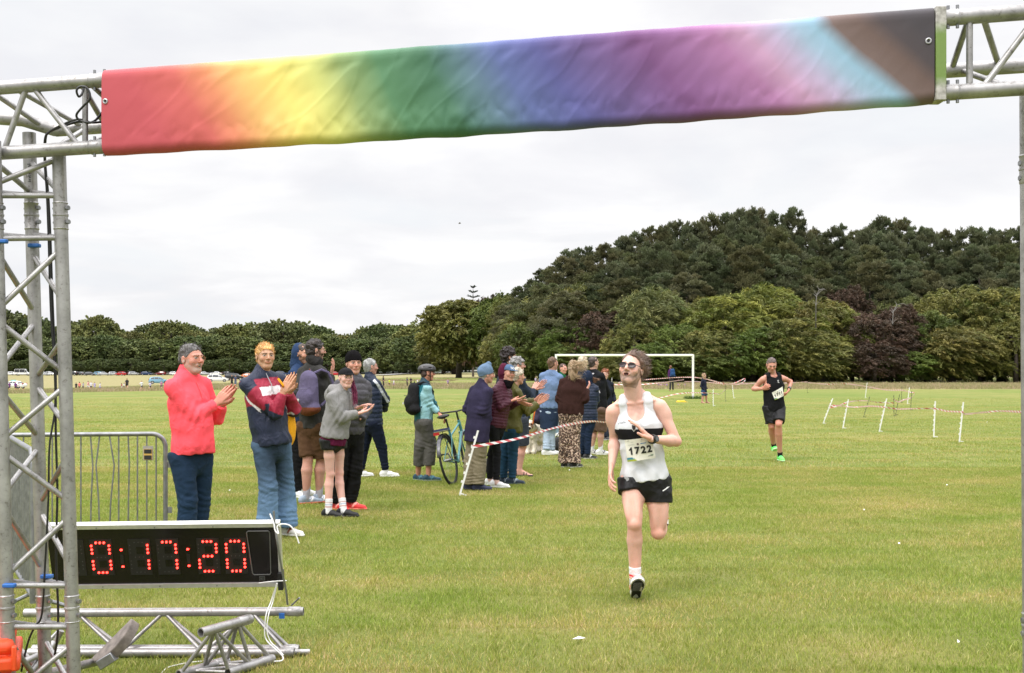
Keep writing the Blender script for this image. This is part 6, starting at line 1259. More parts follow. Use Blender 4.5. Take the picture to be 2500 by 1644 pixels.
# woman in navy by the goal and the person in purple, modelled larger
p = Person('barelegged woman in a navy jacket and blue shorts beside the goal', 52, 1.6, 60, head=(1719, 918), hyaw=70, neck=(1717.5, 927), pel=(1719, 955), R='pocket', Lf='pocket', legR=(None, (1714, 985, 0), 40), legL=(None, (1725, 985, .2), 70), skin=(.55, .32, .25), res=.018, hres=.01)
p.cov['l2'] = 0; p.body(hands=(), feet=True, eyes=False, lips=False); p.top(JACK, (.02, .025, .05), -.08, wr=(.01, 8)); p.legs_wear((.05, .1, .22), (.115, .1, .09), .4, 'shorts', 'cloth'); p.hair((.45, .3, .18), th=.02, spikes=100, slen=.06, comb=(.8, 0, 0), sw=.006); p.locks([[(.03, 0, .05), (.1, 0, 0), (.2, .0, -.1)], [(.03, 0, -.02), (.1, 0, -.1), (.14, .0, -.2)]], 60, (.5, .36, .22), 'wind_blown_hair', .01, 3, .03)
p = Person('person in a purple jacket with a blue rucksack standing behind the goal tape', 82, 1.75, 30, head=(1637, 897), hyaw=200, neck=(1637.5, 903), pel=(1638.5, 924), R='hang', Lf='hang', legR=(None, (1636, 948, 0), 200), legL=(None, (1643, 948, .2), 180), res=.024, hres=.014)
p.body(hands=(), feet=True, eyes=False, lips=False); p.top(JACK, (.12, .035, .16), -.05, wr=(.01, 8)); p.legs_wear((.07, .07, .08), name='trousers'); p.hair((.2, .08, .04), spikes=0, th=.015)
backpack(None, 'blue rucksack on the person in the purple jacket', (.02, .06, .16), (.02, .03, .08), P(1642, 911, 81.7), np.array([(1., 0, 0), (0, 1., 0), (0, 0, 1.)]), (.38, .25, .6), logo=False) if 'backpack' in globals() else None
# ---------------------------------------------------------------- goal, tape, stakes
M['goal'] = flat('goal_paint', (.78, .78, .77), .4, vary=.05)
gd = 60.; pL, pR = P(1357.5, 868, gd), P(1692, 868, gd); zL = gz(pL[0], gd)
g = empty('football_goal', ((pL[0]+pR[0])/2, gd, zL), 'white football goal frame without a net', 'goal')
for q, nm in ((pL, 'goal_post'), (pR, 'goal_post')): mb = MB(); mb.tube([(q[0], gd, gz(q[0], gd)-.1), (q[0], gd, pL[2]+.06)], .06, 12); mb.build(nm, M['goal'], g)
mb = MB(); mb.tube([(pL[0], gd, pL[2]), (pR[0], gd, pR[2])], .0601, 12); mb.build('crossbar', M['goal'], g)
for q in (pL, pR): mb = MB(); mb.tube([(q[0], gd, pL[2]-.02), (q[0], gd+.55, pL[2]-.12)], .02, 6); mb.build('net_hook', M['goal'], g)
rsn = np.random.RandomState(4)
x0 = pR[0]; mbt = blades(500, .9, .08, .2, .008, [(.05, .09, .02), (.08, .13, .03)], 44); o = link('grass_tuft', mbt); o.location = (x0, gd, gz(x0, gd)); tag(o, 'darker grass tuft round the foot of the right goal post', 'grass tuft', kind='stuff')
V, Fc = sdf_mesh([Seg(P(1657, 983, 54), P(1668, 984, 54), (.11, .08), (.13, .08), None, 0), Seg(P(1668, 984, 54), P(1684, 986, 54), (.1, .05), (.05, .02), None, .05)], .02); V = V+normals(V, Fc)*(.02*nz(V, 12, 3))[:, None]
tag(link('bag', mesh_np('bag', V, Fc, M['nylon'], True, np.tile((.75, .42, .02), (len(V), 1)))), 'crumpled yellow bag on the grass by the goal post', 'bag')
def stake(topx, topy, bx, by, white, label, group):
    d = place(bx, by); b = P(bx, by, d); t = P(topx, topy, d); ax = unit(t-b); L_ = np.linalg.norm(t-b); sd = unit(np.cross(ax, (0, 1., 0))); A_ = np.array([sd, np.cross(ax, sd), ax]); c = (.74, .74, .73) if white else (.03, .04, .03)
    r = empty('fence_stake', b, label, 'stake', group); mb = MB(); wd = .024 if white else .013; L_ = min(L_, 1.5)
    mb.box(b+ax*L_*.5, wd if white else .012, wd*.7, L_+.06, A_, c)
    mb.build('shaft', M['plastic'], r, smooth=False)
    for k in range(6): mb = MB(); mb.box(b+ax*(.18+k*L_*.14)+sd*(wd*.9), wd*.9, .008, .03, A_, c); mb.build('hook', M['plastic'], r, smooth=False)
    mb = MB(); mb.box(b+ax*.03-sd*.04, .09, .02, .016, A_, c); mb.build('foot_step', M['plastic'], r, smooth=False); return d, b, t
def cz(cx, cy): return 1600+cx/2.6444, 840+cy/2.6444
GS = 'plastic stakes holding the tape'
ST = {}
for k, (a, b, c_, d_, wh, lb) in {'a': (1143, 358, 1083, 515, 1, 'leaning white plastic stake, leftmost of the near right group'), 'b': (1245, 365, 1210, 547, 1, 'leaning white plastic stake, second of the near right group'), 'c': (1492, 360, 1445, 568, 1, 'leaning white plastic stake, third of the near right group'), 'd': (1807, 378, 1797, 607, 1, 'upright white plastic stake, fourth of the near right group'), 'e': (1988, 385, 1962, 637, 1, 'white plastic stake, nearest and rightmost of the right group'),
        'f': (1367, 252, 1355, 350, 1, 'far white stake in front of the copper tree'), 'g': (1641, 283, 1627, 388, 1, 'far white stake at the turn of the tape'), 'h': (497, 265, 507, 352, 1, 'white stake just left of the black vest runner'), 'i': (374, 298, 374, 402, 1, 'upright white stake right of the barelegged woman'),
        'j': (1383, 345, 1343, 475, 0, 'leaning black stake between the second and third white stakes'), 'k': (1540, 335, 1541, 470, 0, 'upright black stake right of the third white stake'), 'l': (1577, 330, 1550, 460, 0, 'leaning black stake in the middle of the right group'), 'm': (1592, 280, 1588, 382, 0, 'far black stake left of the turning stake'), 'n': (1655, 310, 1648, 430, 0, 'black stake under the turn of the tape'),
        'o': (452, 265, 451, 372, 0, 'black stake left of the runner in black'), 'p': (981, 245, 981, 318, 0, 'far black stake right of the runner in black'), 'q': (184, 228, 182, 295, 0, 'far black stake left of the goal post')}.items():
    x1, y1 = cz(a, b); x2, y2 = cz(c_, d_); ST[k] = stake(x1, y1, x2, y2, wh, lb, GS)
ST['r'] = stake(1165.6, 1057, 1122, 1210.8, 1, 'nearest white stake leaning right in front of the elderly man', GS); ST['s'] = stake(1494, 923.5, 1493, 961, 1, 'white stake behind the man in brown shorts', GS)
def tapemat():
    m, t, b = newmat('red_white_tape'); u = N(t, 'ShaderNodeUVMap'); sp = N(t, 'ShaderNodeSeparateXYZ'); L(t, u.outputs[0], sp.inputs[0])
    ad = N(t, 'ShaderNodeMath', operation='MULTIPLY_ADD'); L(t, sp.outputs[1], ad.inputs[0]); ad.inputs[1].default_value = .5; L(t, sp.outputs[0], ad.inputs[2]); fr = N(t, 'ShaderNodeMath', operation='FRACT'); L(t, ad.outputs[0], fr.inputs[0]); gt = N(t, 'ShaderNodeMath', operation='GREATER_THAN'); L(t, fr.outputs[0], gt.inputs[0]); gt.inputs[1].default_value = .5
    mx = N(t, 'ShaderNodeMix', data_type='RGBA'); L(t, gt.outputs[0], mx.inputs['Factor']); mx.inputs['A'].default_value = (.75, .74, .74, 1); mx.inputs['B'].default_value = (.52, .06, .07, 1); L(t, mx.outputs['Result'], b.inputs['Base Color']); b.inputs['Roughness'].default_value = .35; return m
M['tape'] = tapemat()
def tape(pts, w, label, group='hazard tape', period=.2, twist=.5, sag=0, white=False):
    pts = [np.array(p) for p in pts]; fine = []
    for i in range(len(pts)-1):
        p0 = pts[max(0, i-1)]; p1 = pts[i]; p2 = pts[i+1]; p3 = pts[min(len(pts)-1, i+2)]
        for k in range(24):
            t = k/24.; q = .5*((2*p1)+(-p0+p2)*t+(2*p0-5*p1+4*p2-p3)*t*t+(-p0+3*p1-3*p2+p3)*t**3); q = q-np.array([0, 0, sag*4*t*(1-t)]); fine.append(q)
    fine.append(pts[-1]); s = 0; vs = []; us = []
    for i, q in enumerate(fine):
        if i: s += np.linalg.norm(q-fine[i-1])
        a = math.sin(s*twist)*1.1+.25*math.sin(s*3.1); up = np.array([0, math.sin(a)*.6, math.cos(a)*.5+.5]); up = up*w*.5; vs += [q-up, q+up]; us += [(s/period, 0), (s/period, 1)]
    th = np.array([0, .002, 0]); n = len(vs); vs2 = vs+[v+th for v in vs]
    fs = [(2*i, 2*i+2, 2*i+3, 2*i+1) for i in range(len(fine)-1)]+[(n+2*i, n+2*i+1, n+2*i+3, n+2*i+2) for i in range(len(fine)-1)]
    me = mesh_np('barrier_tape', vs2, fs, M['white'] if white else M['tape'], True); uv = me.uv_layers.new(name='UVMap'); vi = np.zeros(len(me.loops), int); me.loops.foreach_get('vertex_index', vi); uv.data.foreach_set('uv', np.array(us+us)[vi].ravel()); return tag(link('barrier_tape', me), label, 'tape', None)
def tp_(lst):
    o = []
    for cx, cy, k in lst: a, b = cz(cx, cy); d = ST[k][0] if isinstance(k, str) else k; o.append(P(a, b, d-.03))
    return o
D = lambda k: ST[k][0]
tape(tp_([(1120, 412, 'a'), (1175, 402, D('a')), (1236, 378, D('b')+2), (1300, 368, D('j')+1), (1375, 368, 'j'), (1430, 377, D('k')), (1538, 382, 'k')]), .035, 'upper tape curving from the leftmost near stake to the black stakes')
tape(tp_([(1120, 398, 'a'), (1170, 398, D('a')), (1232, 404, 'b'), (1300, 408, D('b')+1), (1390, 402, D('c')+1), (1479, 408, 'c'), (1560, 420, D('c')), (1680, 418, D('d')+.4), (1803, 418, 'd'), (1880, 434, D('d')-.6), (1982, 440, 'e'), (2000, 453, D('e')), (2120, 442, 21), (2230, 434, 20.), (2420, 442, 18.), (2700, 455, 15)]), .035, 'near tape running through the white stakes and off to the right')
tape(tp_([(985, 250, 'p'), (1110, 260, D('p')-8), (1240, 258, D('f')+6), (1366, 276, 'f'), (1480, 296, D('m')+3), (1590, 299, 'm'), (1640, 311, 'g'), (1672, 318, D('g')), (1650, 348, 'n'), (1600, 362, D('n')+1), (1570, 374, 'l'), (1538, 357, 'k')]), .055, 'far tape looping back round the turning stake', period=.35)
tape(tp_([(540, 258, 50), (640, 255, 56), (780, 254, 62), (900, 250, 68), (981, 245, 'p')]), .055, 'far tape behind the runner in black', period=.35)
tape(tp_([(-240, 250, 75), (0, 226, 68), (250, 216, 62), (430, 252, 'o'), (530, 262, D('h')), (575, 240, D('h')), (578, 224, D('h')), (545, 238, D('h')+.3), (500, 256, 'h'), (430, 262, D('o'))]), .055, 'far tape with a loose loop at the stake right of the goal', period=.35)
tape(tp_([(-290, 262, 72), (-100, 262, 72), (60, 248, 74), (184, 231, 'q')]), .06, 'far tape left of the goal post', white=False, period=.35)
tape(tp_([(188, 243, 'q'), (300, 246, 62), (440, 258, 'o')]), .055, 'short far tape crossing behind the goal post', period=.35)
tape(tp_([(-300, 440, 47), (60, 341, 50), (180, 318, 50), (300, 316, 48), (374, 320, 'i'), (420, 322, D('i')), (452, 294, 'o')]), .04, 'low slack tape in front of the goal post', period=.3)
tape([P(1150, 1092, 14.15), P(1187, 1085.5, 14.3), P(1251, 1074, 14.8), P(1290, 1064, 15.2), P(1328, 1052, 15.9), P(1375, 1040, 16.9), P(1410, 1033, 17.7), P(1448, 1029, 18.8), P(1474, 1031, 19.6), P(1500, 1031, 20.4)], .036, 'nearest tape rising from the leaning stake past the spectators', period=.21, twist=.8)
tape([P(700, 951, 128), P(850, 949, 128), P(1030, 944.5, 128), P(1085, 945, 126), P(1150, 942, 122), P(1200, 936, 118)], .16, 'far pale tape beyond the cyclist', period=.5, white=True)
# ---------------------------------------------------------------- the two runners
p = RN = Person('runner with beard and sunglasses in a white vest with black band and number 1722', 8.0, 1.77, -8, head=(1541, 904, -.02), hyaw=-24, hpitch=17, hroll=-5, neck=(1551, 976, .03), pel=(1574, 1170, 0), pyaw=-4,
    R=((1501, 1074, .1), (1493, 1138, -.02), (1487, 1170, -.08), 'R', 22), Lf=((1651, 1078, -.02), (1588, 1072, -.22), (1553, 1034, -.24), 'L', 6),
    legR=((1549, 1278, -.12), (1551, 1420, -.04), (.0, -.80, .62), True, (0, .62, .80)), legL=((1607, 1300, -.02), (1617, 1256, .42), (.0, .75, -.3), True, (0, .3, .75)),
    skin=(.72, .45, .36), res=.006, hres=.003, girth=.93, shw=.165, mouth='open')
def tint(s, V, C):     # chest hair and thigh hair, own colour of the skin
    q = s.lt(V); m = np.exp(-((q[:, 0]/.05)**2+((q[:, 2]-.86)/.09)**2))*(q[:, 1] > .03); m = (m*(.5+.4*nz(V, 90, 2))).clip(0, .45)[:, None]
    C = C*(1-m)+np.array((.2, .12, .09))*m; return C
p.cov = dict(t=.004); p.trap = .046; p.nk = 1.12; p.musc = 1; p.body(hair_c=(.13, .08, .06), beard=.85, beard_c=(.16, .115, .09), tint=tint)
def crun(s, V, q):
    x, y, t = q.T; C = np.tile(np.array((.66, .67, .70)), (len(V), 1)); tt = t-x*.16
    C[(tt > .50) & (tt < .635)] = (.012, .011, .013); return C
T = p.tp; A3 = np.array([p.r, p.f, p.up])
vrow = [(-.1, .160, .122), (.02, .158, .12), (.33, .144, .11), (.66, .162, .124), (.86, .118, .098, -.005)]
o = []
strap = []
for g in (-1, 1): strap += [Seg(T(a, g*x, y), T(a2, g*x2, y2), (.026, .011), (.026, .011), p.r, .01) for (a, x, y), (a2, x2, y2) in (((.80, .09, .055), (.96, .090, .062)), ((.96, .090, .062), (1.05, .080, .026)), ((1.05, .080, .026), (1.055, .078, -.02)), ((1.055, .078, -.02), (.84, .095, -.07)))]
subs = [Ell(T(.93, 0, .09), np.array([.067, .075, .125]), A3, .008, True), Ell(T(.89, .187, 0), np.array([.062, .12, .13]), A3, .015, True), Ell(T(.89, -.187, 0), np.array([.062, .12, .13]), A3, .015, True)]
p.top(vrow, crun, -.02, name='running_vest', mat='jersey', wr=(.007, 13), collar=0, vest=True, extra=strap, subs=subs, res=.0055)
# short shorts
def cs(s, V, q): return np.tile(np.array((.012, .012, .014)), (len(V), 1))
p.legs_wear(cs, (.102, .098, .07), (.13, .2), 'running_shorts', 'nylon', .05, (.007, 12), hipr=(.148, .112), res=.006, hem_extra=.006)
TR = [Seg(p.tp(a), p.tp(b), (.16, .12), (.16, .12), p.r, .02) for a, b in ((0, .3), (.3, .6))]
def sheet(cx, cz, wd, ht, dpt, ax_x, ax_z, bend, nx=16, nyy=10, seed=0):
    """gently curved sheet: returns function (u,v in 0..1, lift) -> point"""
    nrm = unit(np.cross(ax_x, ax_z)); nrm = -nrm if nrm[1] > 0 else nrm
    def f(u, v, lift=0):
        x = (u-.5)*wd; z = (v-.5)*ht; b = -bend*((u-.5)*2)**2 + .003*math.sin(u*9+v*4+seed)
        return cx+ax_x*x+ax_z*z+nrm*(b+lift)
    return f
def grid_sheet(f, nx, ny, name, mat, parent, th=.0012, shade=True, c=None, cutfn=None):
    vs = []; cl = []
    for lift in (0, -th):
        for j in range(ny+1):
            for i in range(nx+1): vs.append(f(i/nx, j/ny, lift)); cl.append(c(i/nx, j/ny) if c else (1, 1, 1))
    fs = []; n1 = (nx+1)*(ny+1)
    for j in range(ny):
        for i in range(nx):
            a = j*(nx+1)+i; fs.append((a, a+1, a+nx+2, a+nx+1)); fs.append((n1+a, n1+a+nx+1, n1+a+nx+2, n1+a+1))
    for i in range(nx): fs.append((i, n1+i, n1+i+1, i+1)); k = ny*(nx+1)+i; fs.append((k, k+1, n1+k+1, n1+k))
    for j in range(ny): k = j*(nx+1); fs.append((k, k+nx+1, n1+k+nx+1, n1+k)); k += nx; fs.append((k, n1+k, n1+k+nx+1, k+nx+1))
    mb = MB(); mb.v = [tuple(v) for v in vs]; mb.f = fs; mb.c = cl; return mb.build(name, mat, parent, smooth=shade)
def text_mesh(body, size=1., bold=0.0, spacing=1., shear=0.):
    cu = bpy.data.curves.new('text', 'FONT'); cu.body = body; cu.size = size; cu.offset = bold; cu.space_character = spacing; cu.shear = shear
    cu.resolution_u = 4; o = bpy.data.objects.new('text', cu); COL.objects.link(o)
    dg = bpy.context.evaluated_depsgraph_get(); me = o.evaluated_get(dg).to_mesh()
    vs = np.array([v.co[:] for v in me.vertices]); fs = [tuple(pl.vertices) for pl in me.polygons]
    o.evaluated_get(dg).to_mesh_clear(); bpy.data.objects.remove(o); bpy.data.curves.remove(cu)
    lo = vs.min(0); hi = vs.max(0); vs = vs-lo; return vs[:, :2]/(hi-lo)[:2], fs, (hi-lo)[0]/(hi-lo)[1]
def text_on(f, body, u0, u1, v0, v1, name, mat, parent, lift=.003, bold=.02, col=(.01, .01, .012), spacing=1., shear=0):
    vs, fs, _ = text_mesh(body, 1., bold, spacing, shear); mb = MB()
    pts = [f(u0+(u1-u0)*a, v0+(v1-v0)*b, lift) for a, b in vs]; mb.add(pts, fs, col); return mb.build(name, mat, parent, smooth=False)
def bib(p, num, corners, d, nrm_lift, scale=1., ripped=False):
    """corners: photo px of TL, TR, BR, BL"""
    tl, tr, br, bl = [P(a, b, dd) for a, b, dd in corners]
    def f(u, v, lift=0):
        q = (bl*(1-u)+br*u)*(1-v)+(tl*(1-u)+tr*u)*v
        nn = unit(np.cross(tr-tl, bl-tl)); nn = -nn if nn[1] > 0 else nn
        return q+nn*(.016*scale*(1-((u-.5)*2)**2)+.0035*math.sin(u*7+v*5)+lift)
    def c(u, v):
        if v < .2 and u < .34*(1-v*2.6): return (.05, .22, .3) if v > .09 else (.35, .42, .03)
        return (.72, .70, .62)
    bb = grid_sheet(f, 40, 30, 'race_bib', M['plastic'], p.root, c=c)
    cw = .86/len(num)
    for i, ch in enumerate(num):
        u0 = .07+i*cw+cw*.06; u1 = u0+cw*.86
        if ch == '1': 
            m1 = MB(); m1.add([f(u0+(u1-u0)*a, .30+.34*b_, .0035) for a, b_ in ((.36, 0), (.68, 0), (.68, 1), (.46, 1), (.34, .84), (.08, .72), (.08, .54), (.36, .66))], [(0, 1, 2, 3, 4, 7), (4, 5, 6, 7)]); m1.build('bib_digit', M['black'], bb, smooth=False)
        else: text_on(f, ch, u0, u1, .30, .64, 'bib_digit', M['black'], bb, bold=.045, lift=.0035)
    mb = MB()
    for (u0, u1, v0, v1, cc) in ((.08, .62, .93, .955, (.35, .34, .3)), (.2, .6, .86, .875, (.4, .4, .38)), (.4, .47, .71, .8, (.12, .08, .09)), (.53, .74, .745, .785, (.12, .25, .45)), (.08, .32, .75, .765, (.45, .45, .42)), (.74, .92, .13, .16, (.25, .26, .26)), (.83, .93, .16, .2, (.2, .3, .2))):
        mb.add([f(u0, v0, .003), f(u1, v0, .003), f(u1, v1, .003), f(u0, v1, .003)], [(0, 1, 2, 3)], cc)
    mb.build('bib_print', M['plastic'], bb, smooth=False)
    for u, v in ((.03, .96), (.97, .96), (.03, .05), (.97, .05)):
        mb = MB(); mb.tube([f(u-.02, v, .004), f(u+.02, v, .004)], .001, 5, True, (.4, .4, .4)); mb.build('safety_pin', M['steel'], bb)
    return bb
bib(p, '1722', ((1525, 1075, 7.832), (1592, 1066, 7.835), (1601, 1118, 7.842), (1532, 1128, 7.838)), 8, 1)
# chest wording and crest
tb = [P(1508, 1036, 7.848), P(1527, 1032, 7.84)]
def fchest(u, v, lift=0): q = P(1508+19*u, 1036.5-3.2*u-6.0*v, 7.85-.012*u); return q+np.array([0, -1, 0])*lift
text_on(fchest, "o'neills", 0, 1, 0, 1, 'chest_wordmark', M['black'], p.root, .012, .01)
mb = MB(); cr = [(0, 1), (.5, .9), (1, 1), (.95, .4), (.5, 0), (.05, .4)]
mb.add([P(1541+13*a, 1055-20*b, 7.828) for a, b in cr], [tuple(range(6))], (.7, .7, .72)); mb.add([P(1543+9*a, 1052-14*b, 7.825) for a, b in cr], [tuple(range(6))], (.03, .03, .04)); mb.build('crest', M['plastic'], p.root, smooth=False)
mb = MB(); mb.add([P(a, b, 7.868) for a, b in ((1617, 1198), (1619, 1200), (1627, 1195), (1633, 1190), (1636, 1188), (1629, 1189), (1626, 1192), (1622, 1195))], [tuple(range(8))], (.75, .75, .76)); mb.build('shorts_logo', M['plastic'], p.root, smooth=False)
mb = MB(); mb.add([P(a, b, 7.855) for a, b in ((1523, 1167), (1527, 1164), (1533, 1165), (1536, 1169), (1535, 1173), (1530, 1176), (1528, 1171))], [tuple(range(7))], (.33, .33, .35)); mb.build('shorts_emblem', M['plastic'], p.root, smooth=False)
# watch
def watch(p, a, frac=.86):
    sh, el, wr, hd, pn, cu, sg = p.arms[a]; ax = unit(wr-el); c = el+(wr-el)*frac; fc = unit(np.array([0, -1., .15])-ax*np.dot(np.array([0, -1., .15]), ax)); lt = np.cross(ax, fc); mb = MB()
    mb.tube([c-ax*.011, c+ax*.011], .0335*p.k, 16, True, (.015, .015, .016)); o = mb.build('watch', M['black'], p.root)
    mb = MB(); mb.tube([c+fc*.024, c+fc*.042], .022, 20, True, (.02, .02, .022)); mb.build('watch_case', M['black'], o); mb = MB(); mb.tube([c+fc*.0425, c+fc*.0435], .017, 20, True, (.1, .11, .12)); mb.build('watch_face', M['paintc'], o)
watch(p, 'L', .93)
p.hair((.17, .10, .072), th=.018, line=((.055, .082), (-.045, -.065)), rough=.006, freq=40, spikes=1500, slen=.038, comb=(-.9, -.7, .25), vol=(-.012, -.014, .006), jit=.3, grey=((.3, .24, .2), .05), sw=.0018)
p.glasses((.015, .012, .014), (.035, .02, .022), 'sunglasses', .0205, .0022, 1.3)
p.socks((.8, .8, .82), .11, which='R', stripe=[(.045, .06, (.8, .05, .06)), (.03, .04, (.85, .3, .1)), (.012, .02, (.2, .25, .3))])
p.socks((.8, .8, .82), .1, which='L')
# his racing shoes: sole turned to the camera
for a in 'RL':
    hp, kn, an, ff, fu = p.legs[a]; lat = np.cross(ff, fu); b = an-fu*.085; W = lambda x, z, y=0: b+(ff*x+fu*z+lat*y)
    V, Fc = sdf_mesh([Seg(W(-.05, .05), W(.06, .05), (.036, .045), (.038, .04), lat, .02), Seg(W(.05, .04), W(.16, .03), (.04, .034), (.034, .024), lat, .02), Seg(W(-.03, .07), W(-.01, .1), .036, .036, None, .02)], .004, clip=((W(0, .022), -fu), (W(0, .105), fu)))
    q = (V-b)@lat; x = (V-b)@ff; z = (V-b)@fu; C = np.tile(np.array((.8, .12, .06)), (len(V), 1)); C[(q < -.018)] = (.82, .8, .78); C[(q > .022) & (x > .02)] = (.8, .2, .22); C[(np.sin(x*160+z*90) > .75) & (z > .04)] = (.85, .85, .85)
    up_ = p.put('shoe', V, Fc, M['rubber'], C)
    prof = [(-.075, .018), (-.06, .034), (-.02, .034), (.03, .033), (.08, .044), (.13, .046), (.165, .036), (.19, .018), (.2, .004)]
    ou = [(x, y) for x, y in prof]+[(x, -y*1.05) for x, y in prof[::-1]]
    mb = MB(); n = len(ou); mb.add([W(x, -.004+(.02*max(0, x-.12)*5), y) for x, y in ou]+[W(x, .03, y*1.02) for x, y in ou], [tuple(range(n))]+[tuple(range(2*n-1, n-1, -1))]+[(i, (i+1) % n, n+(i+1) % n, n+i) for i in range(n)], (.8, .78, .77)); ms = mb.build('midsole', M['rubber'], None, bevel=.004); me_ = ms
    ms.parent = up_; ms.matrix_parent_inverse = Matrix.Translation(-wm(up_).translation)
    mb = MB(); mb.add([W(x*.97, -.009+(.02*max(0, x-.12)*5), y*.93) for x, y in ou]+[W(x*.97, -.004, y*.93) for x, y in ou], [tuple(range(n))]+[tuple(range(2*n-1, n-1, -1))]+[(i, (i+1) % n, n+(i+1) % n, n+i) for i in range(n)], (.012, .012, .013))
    for i in range(9):
        for j in range(7):
            xx = .05+i*.013; yy = (j-3)*.0085+(.004 if i % 2 else 0)
            if abs(yy) < .03: mb.box(W(xx, -.0105+(.02*max(0, xx-.12)*5), yy), .005, .0035, .003, np.array([ff, lat, fu]), (.3, .3, .3))
    mb.add([W(x, -.0115, y) for x, y in ((-.05, -.02), (-.02, -.012), (.0, 0), (-.02, .012), (-.05, .02), (-.064, 0))], [tuple(range(6))], (.45, .45, .45))
    mb.add([W(x, -.0115, y) for x, y in ((.04, -.032), (.1, -.036), (.115, -.025), (.05, -.018))], [(0, 1, 2, 3)], (.6, .55, .52))
    os_ = mb.build('outsole', M['rubber'], None, smooth=False); os_.parent = up_; os_.matrix_parent_inverse = Matrix.Translation(-wm(up_).translation)
# second runner -------------------------------------------------------
p = R2 = Person('runner looking down in a black vest and shorts with number 1711 and lime green shoes', 19.4, 1.8, 5, head=(1883.5, 892, -.06), hyaw=-2, hpitch=-24, neck=(1887, 916), pel=(1890, 994), pyaw=8,
    R=((1840, 950, .12), (1861, 950, -.1), (1873, 943, -.14), 'F', 60), Lf=((1930, 932, .16), (1926, 953, -.02), (1918, 964, -.06), 'L', 45),
    legR=((1884, 1041, -.05), (1889.5, 1090, .22), 5, True, (0, .35, .9)), legL=((1901, 1036, -.2), (1904.5, 1098, .0), 2), skin=(.58, .3, .22), res=.0085, hres=.004, shw=.172)
p.cov = dict(t=.004); p.musc = 1
p.legs['R'][2][2] = P(1889.5, 1090, 19.62)[2]
p.body(hair_c=(.1, .07, .06), beard=.25, beard_c=(.25, .15, .12))
T = p.tp; A3 = np.array([p.r, p.f, p.up]); strap = []
for g in (-1, 1): strap += [Seg(T(a, g*x, y), T(a2, g*x2, y2), (.034, .015), (.034, .015), p.r, .01) for (a, x, y), (a2, x2, y2) in (((.80, .09, .055), (.97, .1, .06)), ((.97, .1, .06), (1.04, .098, .02)), ((1.04, .098, .02), (1.03, .098, -.03)), ((1.03, .098, -.03), (.84, .095, -.07)))]
subs = [Ell(T(1.02, 0, .07), np.array([.07, .06, .06]), A3, .012, True), Ell(T(.88, .195, 0), np.array([.075, .12, .16]), A3, .02, True), Ell(T(.92, -.19, 0), np.array([.055, .12, .13]), A3, .02, True)]
p.top([(-.15, .175, .13), (.02, .172, .128), (.33, .165, .12), (.66, .178, .132), (.92, .13, .1)], (.014, .014, .016), -.12, name='running_vest', mat='cloth', wr=(.007, 12), collar=0, vest=True, extra=strap, subs=subs)
p.legs_wear((.012, .012, .014), (.114, .106, .08), .43, 'running_shorts', 'nylon', .05, (.006, 12))
bib(p, '1711', ((1884.5, 959, 19.20), (1911, 944, 19.22), (1913, 967, 19.22), (1891.5, 977, 19.20)), 19, 1, 1.)
mb = MB(); mb.tube([P(1898, 929, 19.22), P(1901, 930, 19.22), P(1899, 933, 19.22), P(1902, 935, 19.22)], .007, 5, True, (.5, .5, .52)); mb.build('chest_emblem', M['plastic'], p.root)
watch(p, 'L', .85)
p.hair((.12, .085, .075), th=.007, line=((.06, .066), (-.04, -.05)), spikes=250, slen=.012, grey=((.2, .16, .14), .1))
p.socks((.02, .02, .02), .07); p.shoes((.16, .85, .12), (.55, .9, .5), (.1, .6, .2), 'running_shoe', big=1.05)
# ---------------------------------------------------------------- truss arch
arch = empty('finish_arch', (-1.7, 4.3, 0), 'silver aluminium truss arch spanning the finish line', 'truss arch')
def rod(a, b, r, name, par, mat='alu', n=12, col=None, open_=False):
    mb = MB(); mb.tube([a, b], r, n, True, col); return mb.build(name, M[mat], par)
def lp(a, b, t): return np.asarray(a)+(np.asarray(b)-np.asarray(a))*t
def weld(par, p, ax, r=.012): mb = MB(); mb.ball(p, r, 5); return mb.build('weld', M['alu'], par)
def line_at_y(p, q, py):   # point of the 3D segment p-q that shows at photo row py
    lo, hi = -2., 3.
    for _ in range(40):
        m = (lo+hi)/2; X = lp(p, q, m); y = HY-(X[2]-CH)*FL/X[1]
        if y < py: lo = m
        else: hi = m
    return lp(p, q, lo)
RF = (P(143, 352, 4.25), P(176, 1493, 4.25)); LF = (P(-15, 345, 4.16), P(17, 1493, 4.16)); BK = (P(71, 325, 4.42), P(106, 1493, 4.42))
def toground(s): p, q = s; t = p[2]/(p[2]-q[2]); return (p, lp(p, q, t))
RF, LF, BK = [toground(s) for s in (RF, LF, BK)]
posts = {}
for k, s in (('R', RF), ('L', LF), ('B', BK)): posts[k] = rod(s[0], s[1], .025, 'tower_post', arch, n=24)
def br(s1, y1, s2, y2, par, r=.0105, name='brace'):
    a = line_at_y(*s1, y1); b = line_at_y(*s2, y2); u = unit(b-a); rod(a+u*.015, b-u*.015, r, name, par)
    return a, b
ys = [608, 753, 787, 912, 943, 1071, 1107, 1224, 1263, 1407]
pairs = [(RF, LF), (LF, RF)]
br(RF, 387, LF, 449, arch); br(LF, 478, RF, 478, arch); br(RF, 581, LF, 583, arch)
for a, b, s1, s2 in ((608, 753, RF, LF), (787, 912, LF, RF), (943, 1071, RF, LF), (1107, 1224, LF, RF), (1263, 1407, RF, LF), (1572, 1700, RF, LF), (1730, 1860, LF, RF)): br(s1, a, s2, b, arch)
for a, b, s1, s2 in ((395, 470, LF, BK), (615, 762, LF, BK), (789, 896, BK, LF), (955, 1066, LF, BK), (1094, 1205, BK, LF), (1240, 1390, LF, BK), (1560, 1690, LF, BK)): br(s1, a, s2, b, arch)
